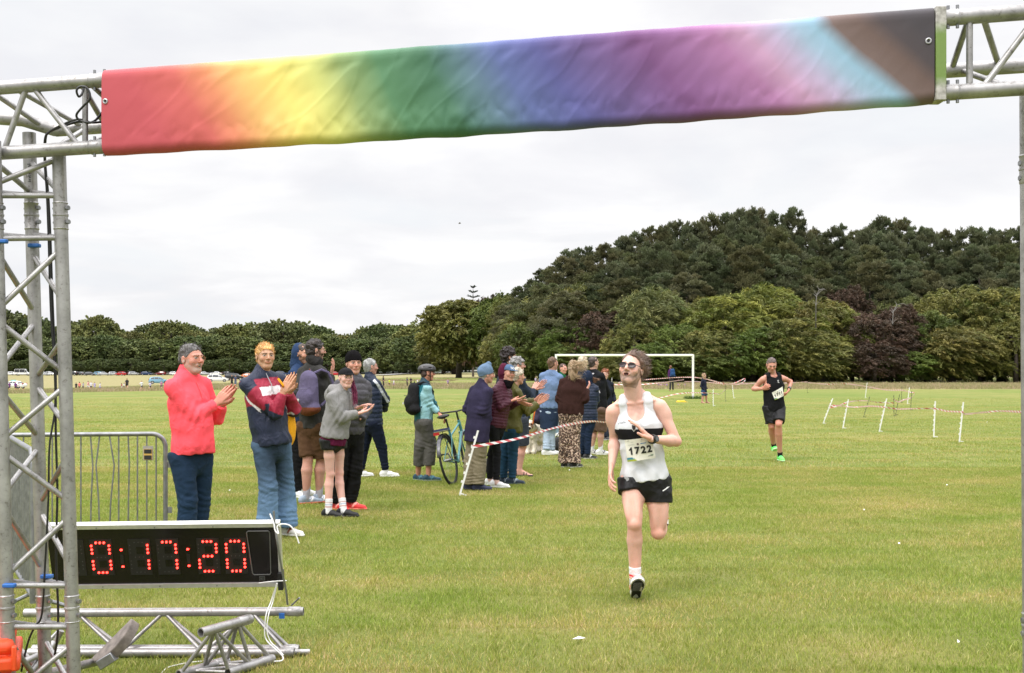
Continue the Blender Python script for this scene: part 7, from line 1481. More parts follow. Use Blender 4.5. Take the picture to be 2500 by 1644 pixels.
for a, b, s1, s2 in ((395, 470, BK, RF), (622, 735, BK, RF), (825, 921, RF, BK), (943, 1040, BK, RF), (1115, 1228, RF, BK), (1250, 1385, BK, RF), (1560, 1690, BK, RF)): br(s1, a, s2, b, arch)
for y in (478, 581, 1430, 1531): 
    for s1, s2 in ((RF, BK), (BK, LF)) + (((LF, RF),) if y > 1000 else ()): br(s1, y, s2, y-(8 if s1 is not s2 else 0)*(y < 900) - (12 if y > 1000 and (s1 is BK or s2 is BK) else 0), arch)
for k, s in (('R', RF), ('L', LF), ('B', BK)):
    for ya, yb in ((494, 562), (1452, 1520)):
        a = line_at_y(*s, ya); b = line_at_y(*s, yb); u = unit(b-a); mb = MB(); c0 = a
        mb.tube([a, a+(b-a)*.04, a+(b-a)*.06, a+(b-a)*.42, a+(b-a)*.44, a+(b-a)*.5, a+(b-a)*.52, a+(b-a)*.94, a+(b-a)*.96, b], [.0255, .028, .0262, .0262, .0285, .0285, .0262, .0262, .028, .0255], 24); cp_ = mb.build('coupler', M['alu'], posts[k])
        for t in (.22, .72):
            q = lp(a, b, t); dv = unit((1, -.35, 0)); mb = MB(); mb.tube([q-dv*.033, q+dv*.033], .0055, 8); mb.tube([q+dv*.031, q+dv*.039], .009, 6); mb.build('bolt', M['steel'], cp_)
for s, y, dx in ((LF, 592, .03), (BK, 602, .02), (BK, 1404, .03), (LF, 1426, .025)):
    q = line_at_y(*s, y)+np.array([dx, -.03, 0]); mb = MB(); mb.box(q, .045, .026, .015, None); mb.build('blue_tape_wrap', M['weld'], arch, bevel=.004)
# beam
tl = (P(-420, 242, 4.28), P(2304, 45, 3.68), P(2900, 1, 3.5)); bl = (P(-420, 402, 4.28), P(2304, 227, 3.68), P(2900, 190, 3.5))
def beamt(x, which):          # point of the straight beam chord above photo column x
    if which in 'tb':
        A0, A1 = (P(256, 196, 4.145), P(2304, 45, 3.68)) if which == 't' else (P(256, 358, 4.145), P(2304, 227, 3.68))
        c = (x-HX)/FL; return lp(A0, A1, (c*A0[1]-A0[0])/((A1[0]-A0[0])-c*(A1[1]-A0[1])))
    f = beamt(x, 't'); g = beamt(x, 'b'); return (f+g)/2+np.array([.03, .205, 0])
for w_, nm in (('t', 'beam_chord'), ('b', 'beam_chord')): rod(beamt(-400, w_), beamt(2850, w_), .025, nm, arch, n=24)
rod(beamt(62, 'k'), beamt(2850, 'k'), .025, 'beam_chord', arch, n=24); mb = MB(); mb.tube([beamt(62, 'k'), beamt(62, 'k')+np.array([-.12, -.02, .035]), beamt(62, 'k')+np.array([-.6, -.08, .06])], .025, 20); mb.build('corner_tube', M['alu'], arch)
def bb(x1, w1, x2, w2, r=.0105): a = beamt(x1, w1); b = beamt(x2, w2); u = unit(b-a); rod(a+u*.016, b-u*.016, r, 'brace', arch)
bb(66, 't', 8, 'b'); bb(78, 't', 196, 'b'); bb(208, 't', 208, 'b'); bb(30, 't', 140, 'k'); bb(215, 't', 262, 'k'); bb(200, 'b', 262, 'k'); bb(140, 'k', 130, 'b'); bb(-30, 't', 45, 'k'); bb(-60, 't', -120, 'b'); bb(196, 't', 190, 'k')
for i, x in enumerate(range(330, 2250, 150)): bb(x, 't' if i % 2 else 'b', x+150, 'b' if i % 2 else 't'); bb(x, 't' if i % 2 else 'b', x+150, 'k')
bb(2367, 't', 2367, 'b'); bb(2399, 't', 2484, 'k'); bb(2395, 'b', 2540, 't'); bb(2381, 'k', 2470, 'b'); bb(2367, 't', 2360, 'k'); bb(2560, 't', 2680, 'b')
for x0, x1 in ((222, 262), (2304, 2342)):
    for w_ in 'tbk':
        a = beamt(x0, w_); b = beamt(x1, w_); mb = MB(); mb.tube([a, lp(a, b, .06), lp(a, b, .1), lp(a, b, .8), lp(a, b, .85), b], [.025, .028, .0265, .0265, .028, .025], 20); c = mb.build('coupler', M['alu'], arch)
        for t in (.25, .85): q = lp(a, b, t); mb = MB(); mb.tube([q-np.array([0, .004, .036]), q+np.array([0, -.004, .038])], .0055, 8); mb.build('bolt', M['steel'], c)
M['greenp'] = None
def greenmat():
    m, t, b = newmat('chipped_green_paint'); n1 = noise(t, 16, 6, .7); n2 = noise(t, 60, 4)
    geo = N(t, 'ShaderNodeTexCoord'); sp = N(t, 'ShaderNodeSeparateXYZ'); L(t, geo.outputs['Generated'], sp.inputs[0])
    mid = ramp(t, sp.outputs[2], [(.12, (0, 0, 0)), (.25, (1, 1, 1)), (.7, (1, 1, 1)), (.85, (0, 0, 0))]); f = mul(t, mid, ramp(t, n1, [(.36, (0, 0, 0)), (.42, (1, 1, 1))]))
    mx = N(t, 'ShaderNodeMix', data_type='RGBA'); L(t, f, mx.inputs['Factor']); L(t, ramp(t, n2, [(.3, (.2, .19, .17)), (.7, (.5, .48, .46))]), mx.inputs['A']); mx.inputs['B'].default_value = (.15, .23, .055, 1); L(t, mx.outputs['Result'], b.inputs['Base Color']); b.inputs['Roughness'].default_value = .65; bump(t, b, n2, .4, .002); return m
M['greenp'] = greenmat()
a = beamt(2288, 't'); b = beamt(2288, 'b'); mb = MB(); c = (a+b)/2+np.array([0, -.002, 0]); mb.box(c, .034, .07, .302); mb.build('end_plate', M['greenp'], arch, bevel=.003)
# right hand tower
for q, dd in ((2508, 3.8), (2690, 3.72), (2600, 3.98)):
    t_ = P(q, 210, dd); g_ = P(q+9, 1750, dd); s = toground((t_, g_)); o = rod(s[0], s[1], .025, 'tower_post', arch, n=24)
    if q == 2508:
        RP = s
        for ya, yb in ((378, 450), (1495, 1560)):
            a = line_at_y(*s, ya); b = line_at_y(*s, yb); mb = MB(); mb.tube([a, lp(a, b, .05), lp(a, b, .1), lp(a, b, .45), lp(a, b, .47), lp(a, b, .53), lp(a, b, .55), lp(a, b, .95), b], [.0255, .028, .0262, .0262, .0285, .0285, .0262, .0275, .0255], 24); c = mb.build('coupler', M['alu'], o)
            for t in (.3, .8): p_ = lp(a, b, t); mb = MB(); mb.tube([p_-np.array([.03, 0, 0]), p_-np.array([.022, 0, 0])], .009, 6); mb.build('bolt', M['steel'], c)
for i, y in enumerate(range(300, 1700, 150)): br(RP, y, (P(2690, 210, 3.72), P(2699, 1750, 3.72)), y+150, arch) if i % 2 else br((P(2690, 210, 3.72), P(2699, 1750, 3.72)), y, RP, y+150, arch)
# outrigger feet at the left tower
for (a, b) in (((40, 1662, 5.2), (236, 1616, 5.95)), ((95, 1600, 4.6), (-40, 1660, 4.3)), ((70, 1620, 4.9), (190, 1590, 5.9)), ((20, 1560, 4.6), (110, 1650, 4.6)), ((130, 1570, 4.7), (60, 1660, 4.5)), ((150, 1540, 4.9), (100, 1640, 4.9))):
    A_, B_ = P(*a), P(*b); A_[2] = max(A_[2], .03); B_[2] = max(B_[2], .03); rod(A_, B_, .022 if a[0] == 40 else .013, 'outrigger', arch, 'alu')
# stencilled maker's lettering on the back post
def fpost(u, v, lift=0): a = line_at_y(*BK, 447-44*u); return a+np.array([.006+.013*(v-.5), -.0255, 0])
text_on(fpost, 'interal', 0, 1, 1, 0, 'post_lettering', M['black'], posts['B'], bold=.012)
# cables
def cable(pts, r, name, label, mat='black', c=None):
    pts = [np.array(p) for p in pts]; fine = []
    for i in range(len(pts)-1):
        p0 = pts[max(0, i-1)]; p1 = pts[i]; p2 = pts[i+1]; p3 = pts[min(len(pts)-1, i+2)]
        for k in range(8): t = k/8.; fine.append(.5*((2*p1)+(-p0+p2)*t+(2*p0-5*p1+4*p2-p3)*t*t+(-p0+3*p1-3*p2+p3)*t**3))
    fine.append(pts[-1]); mb = MB(); mb.tube(fine, r, 8); o = mb.build(name, M[mat]); return tag(o, label, 'cable')
cable([P(262, 296, 4.2), P(225, 300, 4.15), P(195, 294, 4.15), P(187, 280, 4.14), P(205, 258, 4.12), P(218, 245, 4.1), P(219, 228, 4.1), P(210, 214, 4.1), P(195, 212, 4.1), P(187, 222, 4.1), P(192, 236, 4.11), P(200, 230, 4.12), P(204, 216, 4.14)], .0042, 'cable', 'black cable looped round the beam left of the banner')
cable([P(265, 268, 4.2), P(250, 275, 4.2), P(232, 295, 4.18), P(212, 301, 4.16), P(190, 298, 4.16), P(150, 310, 4.2), P(122, 322, 4.22), P(112, 334, 4.24), P(110, 384, 4.3), P(113, 430, 4.32), P(118, 480, 4.33), P(123, 580, 4.33), P(127, 700, 4.33), P(131, 800, 4.33), P(136, 920, 4.33), P(136, 1050, 4.33), P(140, 1200, 4.33), P(137, 1350, 4.33), P(142, 1500, 4.33), P(137, 1580, 4.34), P(120, 1625, 4.4), P(60, 1648, 4.5)], .0045, 'cable', 'right one of the two black cables running down the tower')
cable([P(222, 300, 4.17), P(190, 292, 4.15), P(150, 306, 4.18), P(118, 325, 4.22), P(109, 345, 4.24), P(109, 400, 4.29), P(114, 470, 4.3), P(118, 570, 4.31), P(124, 760, 4.32), P(133, 900, 4.32), P(134, 1000, 4.32), P(121, 1090, 4.3), P(118, 1220, 4.3), P(110, 1380, 4.3), P(102, 1500, 4.3), P(85, 1530, 4.3), P(68, 1570, 4.3), P(52, 1640, 4.3)], .004, 'cable', 'left one of the two black cables running down the tower')
# ---------------------------------------------------------------- banner
def banner():
    nu, nv = 760, 96; V = []; UV = []
    a0, a1 = beamt(260, 't'), beamt(2276, 't'); Lb = np.linalg.norm(a1-a0); r = .0345
    th = np.linspace(0, 1, nv+1)
    for i in range(nu+1):
        u = i/nu; x = 260+(2276-260)*u; T_ = beamt(x, 't'); B_ = beamt(x, 'b'); K_b = beamt(x, 'k'); dn = unit(B_-T_); fr = unit(np.cross(unit(a1-a0), dn)); fr = -fr if fr[1] > 0 else fr
        sag = .010*math.sin(u*math.pi)+.0012*math.sin(u*47)+.0012*math.sin(u*91+1)
        if u < .02: sag *= u/.02
        # section: back apex -> over the top chord -> front face -> under the bottom chord -> back apex
        sec = [K_b+fr*-.03+np.array([0, 0, .02])]
        for k in range(9): an = math.pi*(.62-.62*k/8.); sec.append(T_+r*(math.cos(an+0)*fr*1.0-math.sin(an)*dn) if False else T_+r*(math.sin(math.pi*.5*k/8.-.25)*fr-math.cos(math.pi*.5*k/8.-.25)*dn))
        H = np.linalg.norm(B_-T_)+sag
        for k in range(1, 60): t = k/60.; sec.append(T_+dn*H*t+fr*(r+.002*math.sin(math.pi*t)))
        for k in range(12): an = math.pi*.60*k/11.; sec.append(T_+dn*H+r*(math.cos(an)*fr+math.sin(an)*dn))
        sec.append(K_b-fr*.03-np.array([0, 0, .02]))
        sec = np.array(sec); V.append(sec)
    V = np.array(V); m = V.shape[1]; U = np.repeat(np.linspace(0, 1, nu+1), m)*Lb; vv = np.tile(np.linspace(0, 1, m), nu+1)
    Pp = V.reshape(-1, 3); front = unit(np.cross(unit(a1-a0), unit(beamt(260, 'b')-a0))); front = -front if front[1] > 0 else front
    h = (vv*m-10)/60.; h = np.clip(h, -.2, 1.25)
    q = np.stack([U-.18*h, h*.24, U*0], 1)
    # long diagonal drags from the fixing, fine puckers gathering at the lower hem
    w1 = nz(np.stack([(U+.16*h)*1., h*.12, U*0], 1), 24, 3); w2 = nz(np.stack([(U+.14*h), h*.2, U*0+3], 1), 60, 8); w3 = np.abs(nz(np.stack([U+.05*h, h*.1, U*0], 1), 70, 5))
    mask = np.clip((U/Lb)/.06, 0, 1)*np.clip((1-U/Lb)/.12, .25, 1)*(.42+.6*np.exp(-((U/Lb-.42)/.28)**2))
    low = np.exp(-((h-.88)/.16)**2); top_ = np.exp(-((h-.1)/.2)**2)
    ridge = (1-np.clip(np.abs(w1)*2.2, 0, 1))**2
    amp = mask*(.0042*w1*.8+.0017*ridge+.0014*w2+low*(.0055*(w3-.35))+top_*.0012*w2)
    Pp = Pp+front*amp[:, None]
    i, j = np.meshgrid(np.arange(nu), np.arange(m-1), indexing='ij'); k = (i*m+j).ravel(); Fc = np.stack([k, k+1, k+m+1, k+m], 1)
    mt, t, b = newmat('rainbow_vinyl'); uvn = N(t, 'ShaderNodeUVMap'); sp = N(t, 'ShaderNodeSeparateXYZ'); L(t, uvn.outputs[0], sp.inputs[0])
    nn = noise(t, 3, 3, .5); nm = N(t, 'ShaderNodeMath', operation='MULTIPLY_ADD'); L(t, nn, nm.inputs[0]); nm.inputs[1].default_value = .02; L(t, sp.outputs[0], nm.inputs[2])
    S = [(0, (0.454, 0.075, 0.095)), (0.06, (0.472, 0.08, 0.097)), (0.115, (0.545, 0.115, 0.103)), (0.15, (0.659, 0.225, 0.121)), (0.19, (0.73, 0.43, 0.15)), (0.235, (0.765, 0.632, 0.177)), (0.275, (0.568, 0.568, 0.176)), (0.315, (0.232, 0.315, 0.123)), (0.36, (0.082, 0.199, 0.099)), (0.42, (0.055, 0.147, 0.089)), (0.46, (0.093, 0.164, 0.215)), (0.5, (0.097, 0.127, 0.305)), (0.55, (0.087, 0.087, 0.26)), (0.6, (0.123, 0.082, 0.23)), (0.67, (0.168, 0.067, 0.193)), (0.72, (0.25, 0.109, 0.259)), (0.765, (0.34, 0.15, 0.31)), (0.8, (0.45, 0.26, 0.41)), (0.83, (0.42, 0.34, 0.5)), (0.865, (0.29, 0.4, 0.53)), (0.885, (0.25, 0.4, 0.53)), (0.91, (0.152, 0.106, 0.098)), (0.94, (0.124, 0.082, 0.073)), (0.965, (0.064, 0.051, 0.056)), (1, (0.052, 0.045, 0.052))]
    rp = ramp(t, nm.outputs[0], S); L(t, rp, b.inputs['Base Color'])
    fine = noise(t, 900, 2, .5); bump(t, b, fine, .25, .0006); b.inputs['Roughness'].default_value = .6; b.inputs['Specular IOR Level'].default_value = .25; b.inputs['Sheen Weight'].default_value = .1
    me = mesh_np('banner', Pp, Fc, mt, True); uv = me.uv_layers.new(name='UVMap'); vi = np.zeros(len(me.loops), int); me.loops.foreach_get('vertex_index', vi)
    # colour bands slant: further right lower down
    shift = U/Lb-.085*np.clip(h, -.15, 1.1)*np.interp(U/Lb, [0, .35, 1], [.6, .45, 1.15])+.02; uvv = np.stack([shift, h], 1); uv.data.foreach_set('uv', uvv[vi].astype(np.float32).ravel())
    o = link('banner', me); tag(o, 'long rainbow gradient banner wrapped round the truss beam', 'banner')
    for x, t_ in ((270, .36), (2261, .33)):
        T_ = beamt(x, 't'); B_ = beamt(x, 'b'); q_ = lp(T_, B_, t_)+front*.038; mb = MB(); e1 = unit(a1-a0); e2 = unit(B_-T_)
        for rr in (.0075,): mb.tube([q_+(math.cos(a)*e1+math.sin(a)*e2)*rr for a in np.linspace(0, 2*math.pi, 25)], .003, 6, False)
        mb.build('eyelet', M['rim'], o); mb = MB(); mb.tube([q_-front*.003, q_-front*.001], .006, 14); mb.build('eyelet_hole', M['black'], o)
banner()
# ---------------------------------------------------------------- clock
ck = empty('race_clock', P(400, 1430, 6.45), 'black race clock with red digits reading 0:17:20', 'clock')
cTL, cTR, cBL = P(112, 1288, 6.36), P(680, 1281, 6.36), P(131, 1433, 6.50); ex = unit(cTR-cTL); ey = unit((cBL-cTL)-ex*np.dot(cBL-cTL, ex)); nrm = np.cross(ex, ey); nrm = -nrm if nrm[1] > 0 else nrm
cW = np.linalg.norm(cTR-cTL); cH = np.linalg.norm(cBL-cTL); ey = unit(cBL-cTL)
CK = lambda u, v, z=0: cTL+ex*u*cW+ey*v*cH+nrm*z
def slab(u0, u1, v0, v1, z0, z1, name, mat, par, bev=0):
    mb = MB(); mb.add([CK(u, v, z) for z in (z0, z1) for v in (v0, v1) for u in (u0, u1)], [(0, 1, 3, 2), (4, 6, 7, 5), (0, 4, 5, 1), (2, 3, 7, 6), (0, 2, 6, 4), (1, 5, 7, 3)]); return mb.build(name, M[mat], par, smooth=False, bevel=bev)
M['clockface'] = flat('smoked_panel', (.008, .006, .007), .22, spec=.45, vary=.2, bstr=.0); M['led'] = flat('lit_red_led', (.5, .01, .01), .4, emit=((1, .028, .02), 11), bstr=0); M['ledoff'] = flat('unlit_led', (.10, .10, .10), .35); M['seg'] = flat('digit_carrier', (.012, .011, .012), .5)
M['railalu'] = flat('clock_rail', (.62, .61, .6), .35, .6, vary=.08)
slab(0, 1, .03, .97, -.03, 0, 'casing', 'clockface', ck); slab(-.004, 1.004, -.035, .03, -.032, .01, 'top_rail', 'railalu', ck); slab(-.004, 1.004, .965, 1.03, -.032, .01, 'bottom_rail', 'railalu', ck); slab(.992, 1.006, .03, .965, -.032, .006, 'side_rail', 'railalu', ck)
for u in (.22, .47, .72): 
    for v in (.005, .99): mb = MB(); q = CK(u, v, .013); mb.tube([q, q+nrm*.003], .004, 8); mb.build('screw', M['steel'], ck)
def ckuv(cx, cy):         # position inside the enlarged view -> panel coordinates
    px, py = 100+cx/3.4, 1220+cy/3.4; v = (py-1286)/(1430-1286.); u = (px-(115+19*v))/567.; return u, v
SEGS = {'0': 'abcdef', '1': 'bc', '7': 'abc', '2': 'abged', '8': ''}
digs = [(335, 345, '8'), (430, 348, '0'), (755, 340, '1'), (985, 338, '7'), (1318, 335, '2'), (1552, 332, '0')]
du = (1700-1552)/3.4/567.*.0+.0722; dv = .505
digs_u = [(.065, '8'), (.187, '0'), (.353, '1'), (.475, '7'), (.65, '2'), (.770, '0')]
for u0, ch in digs_u:
    wd, v0, hh = .076, .26, .50; m = MB(); m.add([CK(u, v, z) for z in (0, .003) for v in (v0-.05, v0+hh+.05) for u in (u0-.008, u0+wd+.012)], [(0, 1, 3, 2), (4, 6, 7, 5), (0, 4, 5, 1), (2, 3, 7, 6), (0, 2, 6, 4), (1, 5, 7, 3)]); dg_ = m.build('digit', M['seg'], ck, smooth=False)
    for (ua, va) in ((.35, .16), (.35, .60)): mb = MB(); mb.add([CK(u0+wd*(ua+a), v0+hh*(va+b), .0045) for a, b in ((0, 0), (.42, 0), (.42, .22), (0, .22))], [(0, 1, 2, 3)]); mb.build('recess', M['clockface'], dg_, smooth=False)
    pos = {'a': [(.27, 0), (.5, 0), (.73, 0)], 'b': [(1, .1), (1, .225), (1, .35)], 'c': [(1, .62), (1, .745), (1, .87)], 'd': [(.27, 1), (.5, 1), (.73, 1)], 'e': [(0, .62), (0, .745), (0, .87)], 'f': [(0, .1), (0, .225), (0, .35)], 'g': [(.27, .49), (.5, .49), (.73, .49)]}
    on = MB(); off = MB()
    for s_, pts in pos.items():
        for a, b in pts:
            q = CK(u0+wd*a, v0+hh*b, .005); (on if s_ in SEGS[ch] else off).ball(q, .0066 if s_ in SEGS[ch] else .0022, 5)
    if on.v: on.build('lit_segment', M['led'], dg_)
    off.build('unlit_segment', M['ledoff'], dg_)
for u0 in (.313, .601):
    mb = MB()
    for v in (.385, .665): mb.ball(CK(u0, v, .004), .0056, 5); mb.ball(CK(u0+.004, v, .004), .0046, 5)
    mb.build('lit_colon', M['led'], ck); slab(u0-.006, u0+.008, .47, .62, 0, .003, 'colon_bar', 'seg', ck)
mb = MB(); rr_ = [(.862, .12), (.868, .095), (.955, .095), (.962, .12), (.958, .80), (.952, .825), (.885, .825), (.878, .80), (.862, .12)]; mb.tube([CK(a, b, .006) for a, b in rr_], .0035, 6); mb.build('battery_cover', M['ledoff'], ck)
slab(.905, .93, .86, .93, 0, .004, 'mark_plate', 'ledoff', ck); text_on(lambda u, v, l=0: CK(.907+.021*u, .92-.05*v, .006), 'CE', 0, 1, 0, 1, 'mark_lettering', M['black'], ck)
slab(.99, 1.012, .78, 1.06, -.02, .03, 'corner_bracket', 'black', ck); slab(-.03, .0, .02, .2, -.02, .03, 'corner_bracket', 'black', ck)
def loose(pts, r, name, label, cat, mat, cap=True):
    o = cable(pts, r, name, label, mat); o['category'] = cat; return o
loose([P(668, 1248, 6.3), P(672, 1290, 6.3), P(678, 1330, 6.3), P(690, 1400, 6.36), P(698, 1440, 6.4), P(702, 1476, 6.45)], .006, 'metal_rod', 'thin steel rod tied to the right end of the clock', 'rod', 'steel')
loose([P(659, 1255, 6.3), P(668, 1277, 6.28), P(672, 1296, 6.27), P(680, 1303, 6.27), P(677, 1286, 6.28), P(690, 1280, 6.28), P(708, 1284, 6.28), P(720, 1300, 6.28), P(730, 1327, 6.28)], .004, 'cable_tie', 'white cable tie with a loose tail at the clock top corner', 'cable tie', 'white')
loose([P(632, 1424, 6.42), P(665, 1420, 6.4), P(700, 1418, 6.42)], .003, 'cable_tie', 'thin white tie round the clock bottom corner', 'cable tie', 'white')
loose([P(676, 1425, 6.4), P(662, 1468, 6.42), P(650, 1500, 6.35), P(646, 1545, 6.35), P(652, 1565, 6.35), P(672, 1585, 6.3), P(690, 1603, 6.25), P(688, 1613, 6.2), P(670, 1615, 6.15)], .0035, 'cord', 'white cord hanging from the clock over the truss, left strand', 'cord', 'white')
loose([P(677, 1425, 6.4), P(666, 1470, 6.42), P(656, 1500, 6.34), P(652, 1540, 6.33), P(660, 1566, 6.33), P(676, 1582, 6.3), P(692, 1600, 6.25)], .003, 'cord', 'white cord hanging from the clock over the truss, right strand', 'cord', 'white')
gp = lambda a, b: (lambda d: P(a, b, d-.02))(place(a, b))
loose([gp(395, 1643), gp(410, 1630), gp(440, 1622), gp(470, 1617), gp(520, 1612)], .003, 'cord', 'white cord lying on the grass by the angled truss', 'cord', 'white')
# ---------------------------------------------------------------- truss pieces on the ground
def truss3(name, label, A, B, C, n, r=.025, rb=.0105):
    o = empty(name, (lp(A[0], A[1], .5)[0], lp(A[0], A[1], .5)[1], 0), label, 'truss')
    for s in (A, B, C):
        u = unit(s[1]-s[0]); mb = MB(); mb.tube([s[0], s[1]], r, 24, False); mb.tube([s[1], s[0]], r-.006, 24, False)
        for e, g in ((s[0], -1), (s[1], 1)):      # open ends show the wall thickness
            k = len(mb.v); ring = []; uu = unit(np.cross(u, (0, .3, 1))); vv_ = np.cross(u, uu); m = 24
            vs = [e+(math.cos(2*math.pi*j/m)*uu+math.sin(2*math.pi*j/m)*vv_)*rr for rr in (r, r-.006) for j in range(m)]; mb.add(vs, [(j, (j+1) % m, m+(j+1) % m, m+j) for j in range(m)])
        ch = mb.build('chord', M['alu'], o)
        mb = MB(); mb.tube([s[1]-u*.09, s[1]-u*.085, s[1]-u*.02, s[1]-u*.015], [r, r+.003, r+.003, r], 24, False); mb.build('coupler', M['alu'], ch)
    for s1, s2 in ((A, B), (A, C), (B, C)):
        for i in range(n):
            t0, t1 = .03+.94*i/n, .03+.94*(i+1)/n; a, b = (lp(*s1, t0), lp(*s2, t1)) if i % 2 else (lp(*s2, t0), lp(*s1, t1)); u = unit(b-a); rod(a+u*.02, b-u*.02, rb, 'brace', o)
    return o
t1 = truss3('truss_section', 'aluminium truss section lying on the grass under the clock', (P(60, 1497, 6.5), P(741, 1493, 6.5)), (P(70, 1594, 6.37), P(718, 1593, 6.37)), (np.array([P(80, 1586, 6.45)[0], 6.45, .027]), np.array([P(730, 1585, 6.45)[0], 6.45, .027])), 6)
mb = MB(); mb.tube([P(716, 1592, 6.40), P(756, 1592, 6.42)], .016, 16); mb.build('spigot', M['alu'], t1); mb = MB(); mb.box(P(688, 1504, 6.46), .03, .01, .03); mb.build('blue_tape_wrap', M['weld'], t1)
rod(P(712, 1478, 6.45), P(731, 1460, 6.4), .005, 'rod', t1, 'steel')
A_ = (P(490, 1545, 5.85), P(612, 1511, 6.15)); dz = lambda q: np.array([q[0], q[1], .025])
truss3('truss_section', 'short aluminium truss piece set at an angle in front of the long one', A_, (dz(P(436, 1652, 5.93)), dz(P(556, 1612, 6.2))), (dz(P(556, 1652, 5.97)), dz(P(666, 1612, 6.25))), 4)
c = P(283, 1577, 5.85); ax = unit((-.62, -.45, .62)); mb = MB(); e2 = unit(np.cross(ax, (0, 1, 0))); e3 = np.cross(ax, e2); ring = []
for k in range(25): a = math.pi*k/24.; ring.append((math.cos(a)*.145, math.sin(a)*.115))
vs = [c+e2*x+e3*(y-.05)+ax*z for z in (-.028, .028) for x, y in ring]; m = 25; fs = [tuple(range(m))[::-1], tuple(range(m, 2*m))]+[(j, (j+1) % m, m+(j+1) % m, m+j) for j in range(m)]
mb.add(vs, fs); M['conc'] = flat('rusty_concrete', (.17, .145, .13), .9, vary=.35, bscale=22, bstr=.8); o = mb.build('ballast_weight', M['conc'], None, smooth=False, bevel=.006); tag(o, 'half round concrete weight leaning on the truss section', 'weight')
mb = MB(); mb.box(P(262, 1612, 5.8), .09, .06, .05, np.array([unit((.8, 0, .5)), (0, 1, 0), unit((-.5, 0, .8))])); o2 = mb.build('weight_bracket', M['steel'], o, bevel=.004)
# orange crate at the lower left corner
Z = .66; y0 = 4.1; x1 = P(42, 1600, 4.1)[0]; x0 = x1-.5; y1 = 4.45; cr = empty('storage_crate', (x1, y0, 0), 'orange ribbed plastic crate cut by the lower left corner', 'crate')
M['orange'] = flat('orange_plastic', (.72, .07, .015), .42, vary=.08, bstr=.05)
mb = MB(); mb.box(((x0+x1)/2-.005, (y0+y1)/2, Z*.5-.02), x1-x0-.03, y1-y0-.03, Z-.06); mb.build('tub', M['orange'], cr, bevel=.02)
mb = MB(); mb.box(((x0+x1)/2, (y0+y1)/2, Z-.10), x1-x0+.02, y1-y0+.02, .05); mb.build('rim', M['orange'], cr, bevel=.012); mb = MB(); mb.box(((x0+x1)/2, (y0+y1)/2, Z-.045), x1-x0-.02, y1-y0-.02, .06); mb.build('lid', M['orange'], cr, bevel=.025)
for i in range(7): mb = MB(); mb.box((x0+.03+i*(x1-x0-.04)/6, y0-.006, Z-.075), .018, .03, .09); mb.build('rib', M['orange'], cr, bevel=.006); mb = MB(); mb.box((x0+.03+i*(x1-x0-.04)/6, y0+.006, Z*.45), .02, .02, Z*.7); mb.build('rib', M['orange'], cr, bevel=.006)
cr.rotation_euler = (0, 0, .38)
# ---------------------------------------------------------------- crowd barriers
def barrier(A, B, label, h=1.08, bars=14, bend=(), sticker=False, rise=0):
    A = np.array(A, float); B = np.array(B, float); A[2] = B[2] = 0; u = unit(B-A); Lg = np.linalg.norm(B-A); o = empty('crowd_barrier', (A+B)/2, label, 'barrier', 'steel crowd barriers'); up = np.array([0, 0, 1.])
    R = .11; pts = [A+up*.12]
    pts.append(A+up*(h-R))
    for k in range(1, 8): a = math.pi/2*k/8; pts.append(A+u*(R-R*math.cos(a))+up*(h-R+R*math.sin(a)))
    pts.append(A+u*R+up*h); pts.append(B-u*R+up*h)
    for k in range(1, 8): a = math.pi/2*k/8; pts.append(B-u*(R-R*math.sin(a))+up*(h-R+R*math.cos(a)))
    pts += [B+up*(h-R), B+up*.12]; mb = MB(); mb.tube(pts, .019, 12); mb.build('frame', M['steel'], o); rod(A+up*.16, B+up*.16, .016, 'bottom_rail', o, 'steel')
    for i in range(1, bars): 
        q = lp(A, B, i/bars); bd = bend[i] if i < len(bend) else 0; mb = MB(); mb.tube([q+up*.16, q+up*.5+u*bd*.3, q+up*.8+u*bd, q+up*(h-.0)], .0065, 7); mb.build('bar', M['steel'], o)
    for e, g in ((A, 1), (B, -1)):
        q = e+u*.25*g; pp = np.array([-u[1], u[0], 0]); mb = MB(); mb.tube([q-pp*.28+up*.012, q-pp*.24+up*.03, q+up*.13, q+pp*.24+up*.03, q+pp*.28+up*.012], .014, 8); mb.build('foot', M['steel'], o)
    for z in (.42, .8): mb = MB(); mb.box(B+u*.035+up*z, .035, .01, .05); mb.build('hook', M['steel'], o)
    return o
d1 = 9.55; Bx = P(404, 1045, d1); Ax = P(404-560, 1052, 9.3); b1 = barrier(Ax, Bx, 'steel crowd barrier facing the camera left of the coral pullover', 1.06, 24, [0]*16+[.02, -.03, .04, .0, .01])
e = lp(Ax, Bx, .925); mb = MB(); mb.box(np.array([e[0], e[1]-.015, .9]), .085, .006, .12, None, (.3, .3, .28)); pl = mb.build('maker_plate', M['plastic'], b1); mb = MB(); mb.box(np.array([e[0], e[1]-.02, .89]), .07, .004, .09, None, (.6, .4, .1)); mb.build('plate_border', M['plastic'], pl); mb = MB(); mb.box(np.array([e[0], e[1]-.023, .915]), .062, .003, .034, None, (.02, .02, .02)); mb.box(np.array([e[0], e[1]-.023, .865]), .062, .003, .034, None, (.02, .02, .02)); mb.build('plate_print', M['plastic'], pl)
q1, q2 = P(80, 1095, 7.25), P(22, 1070, 8.7); barrier(q2, q1, 'second crowd barrier seen nearly end on behind the truss tower', 1.09, 13)
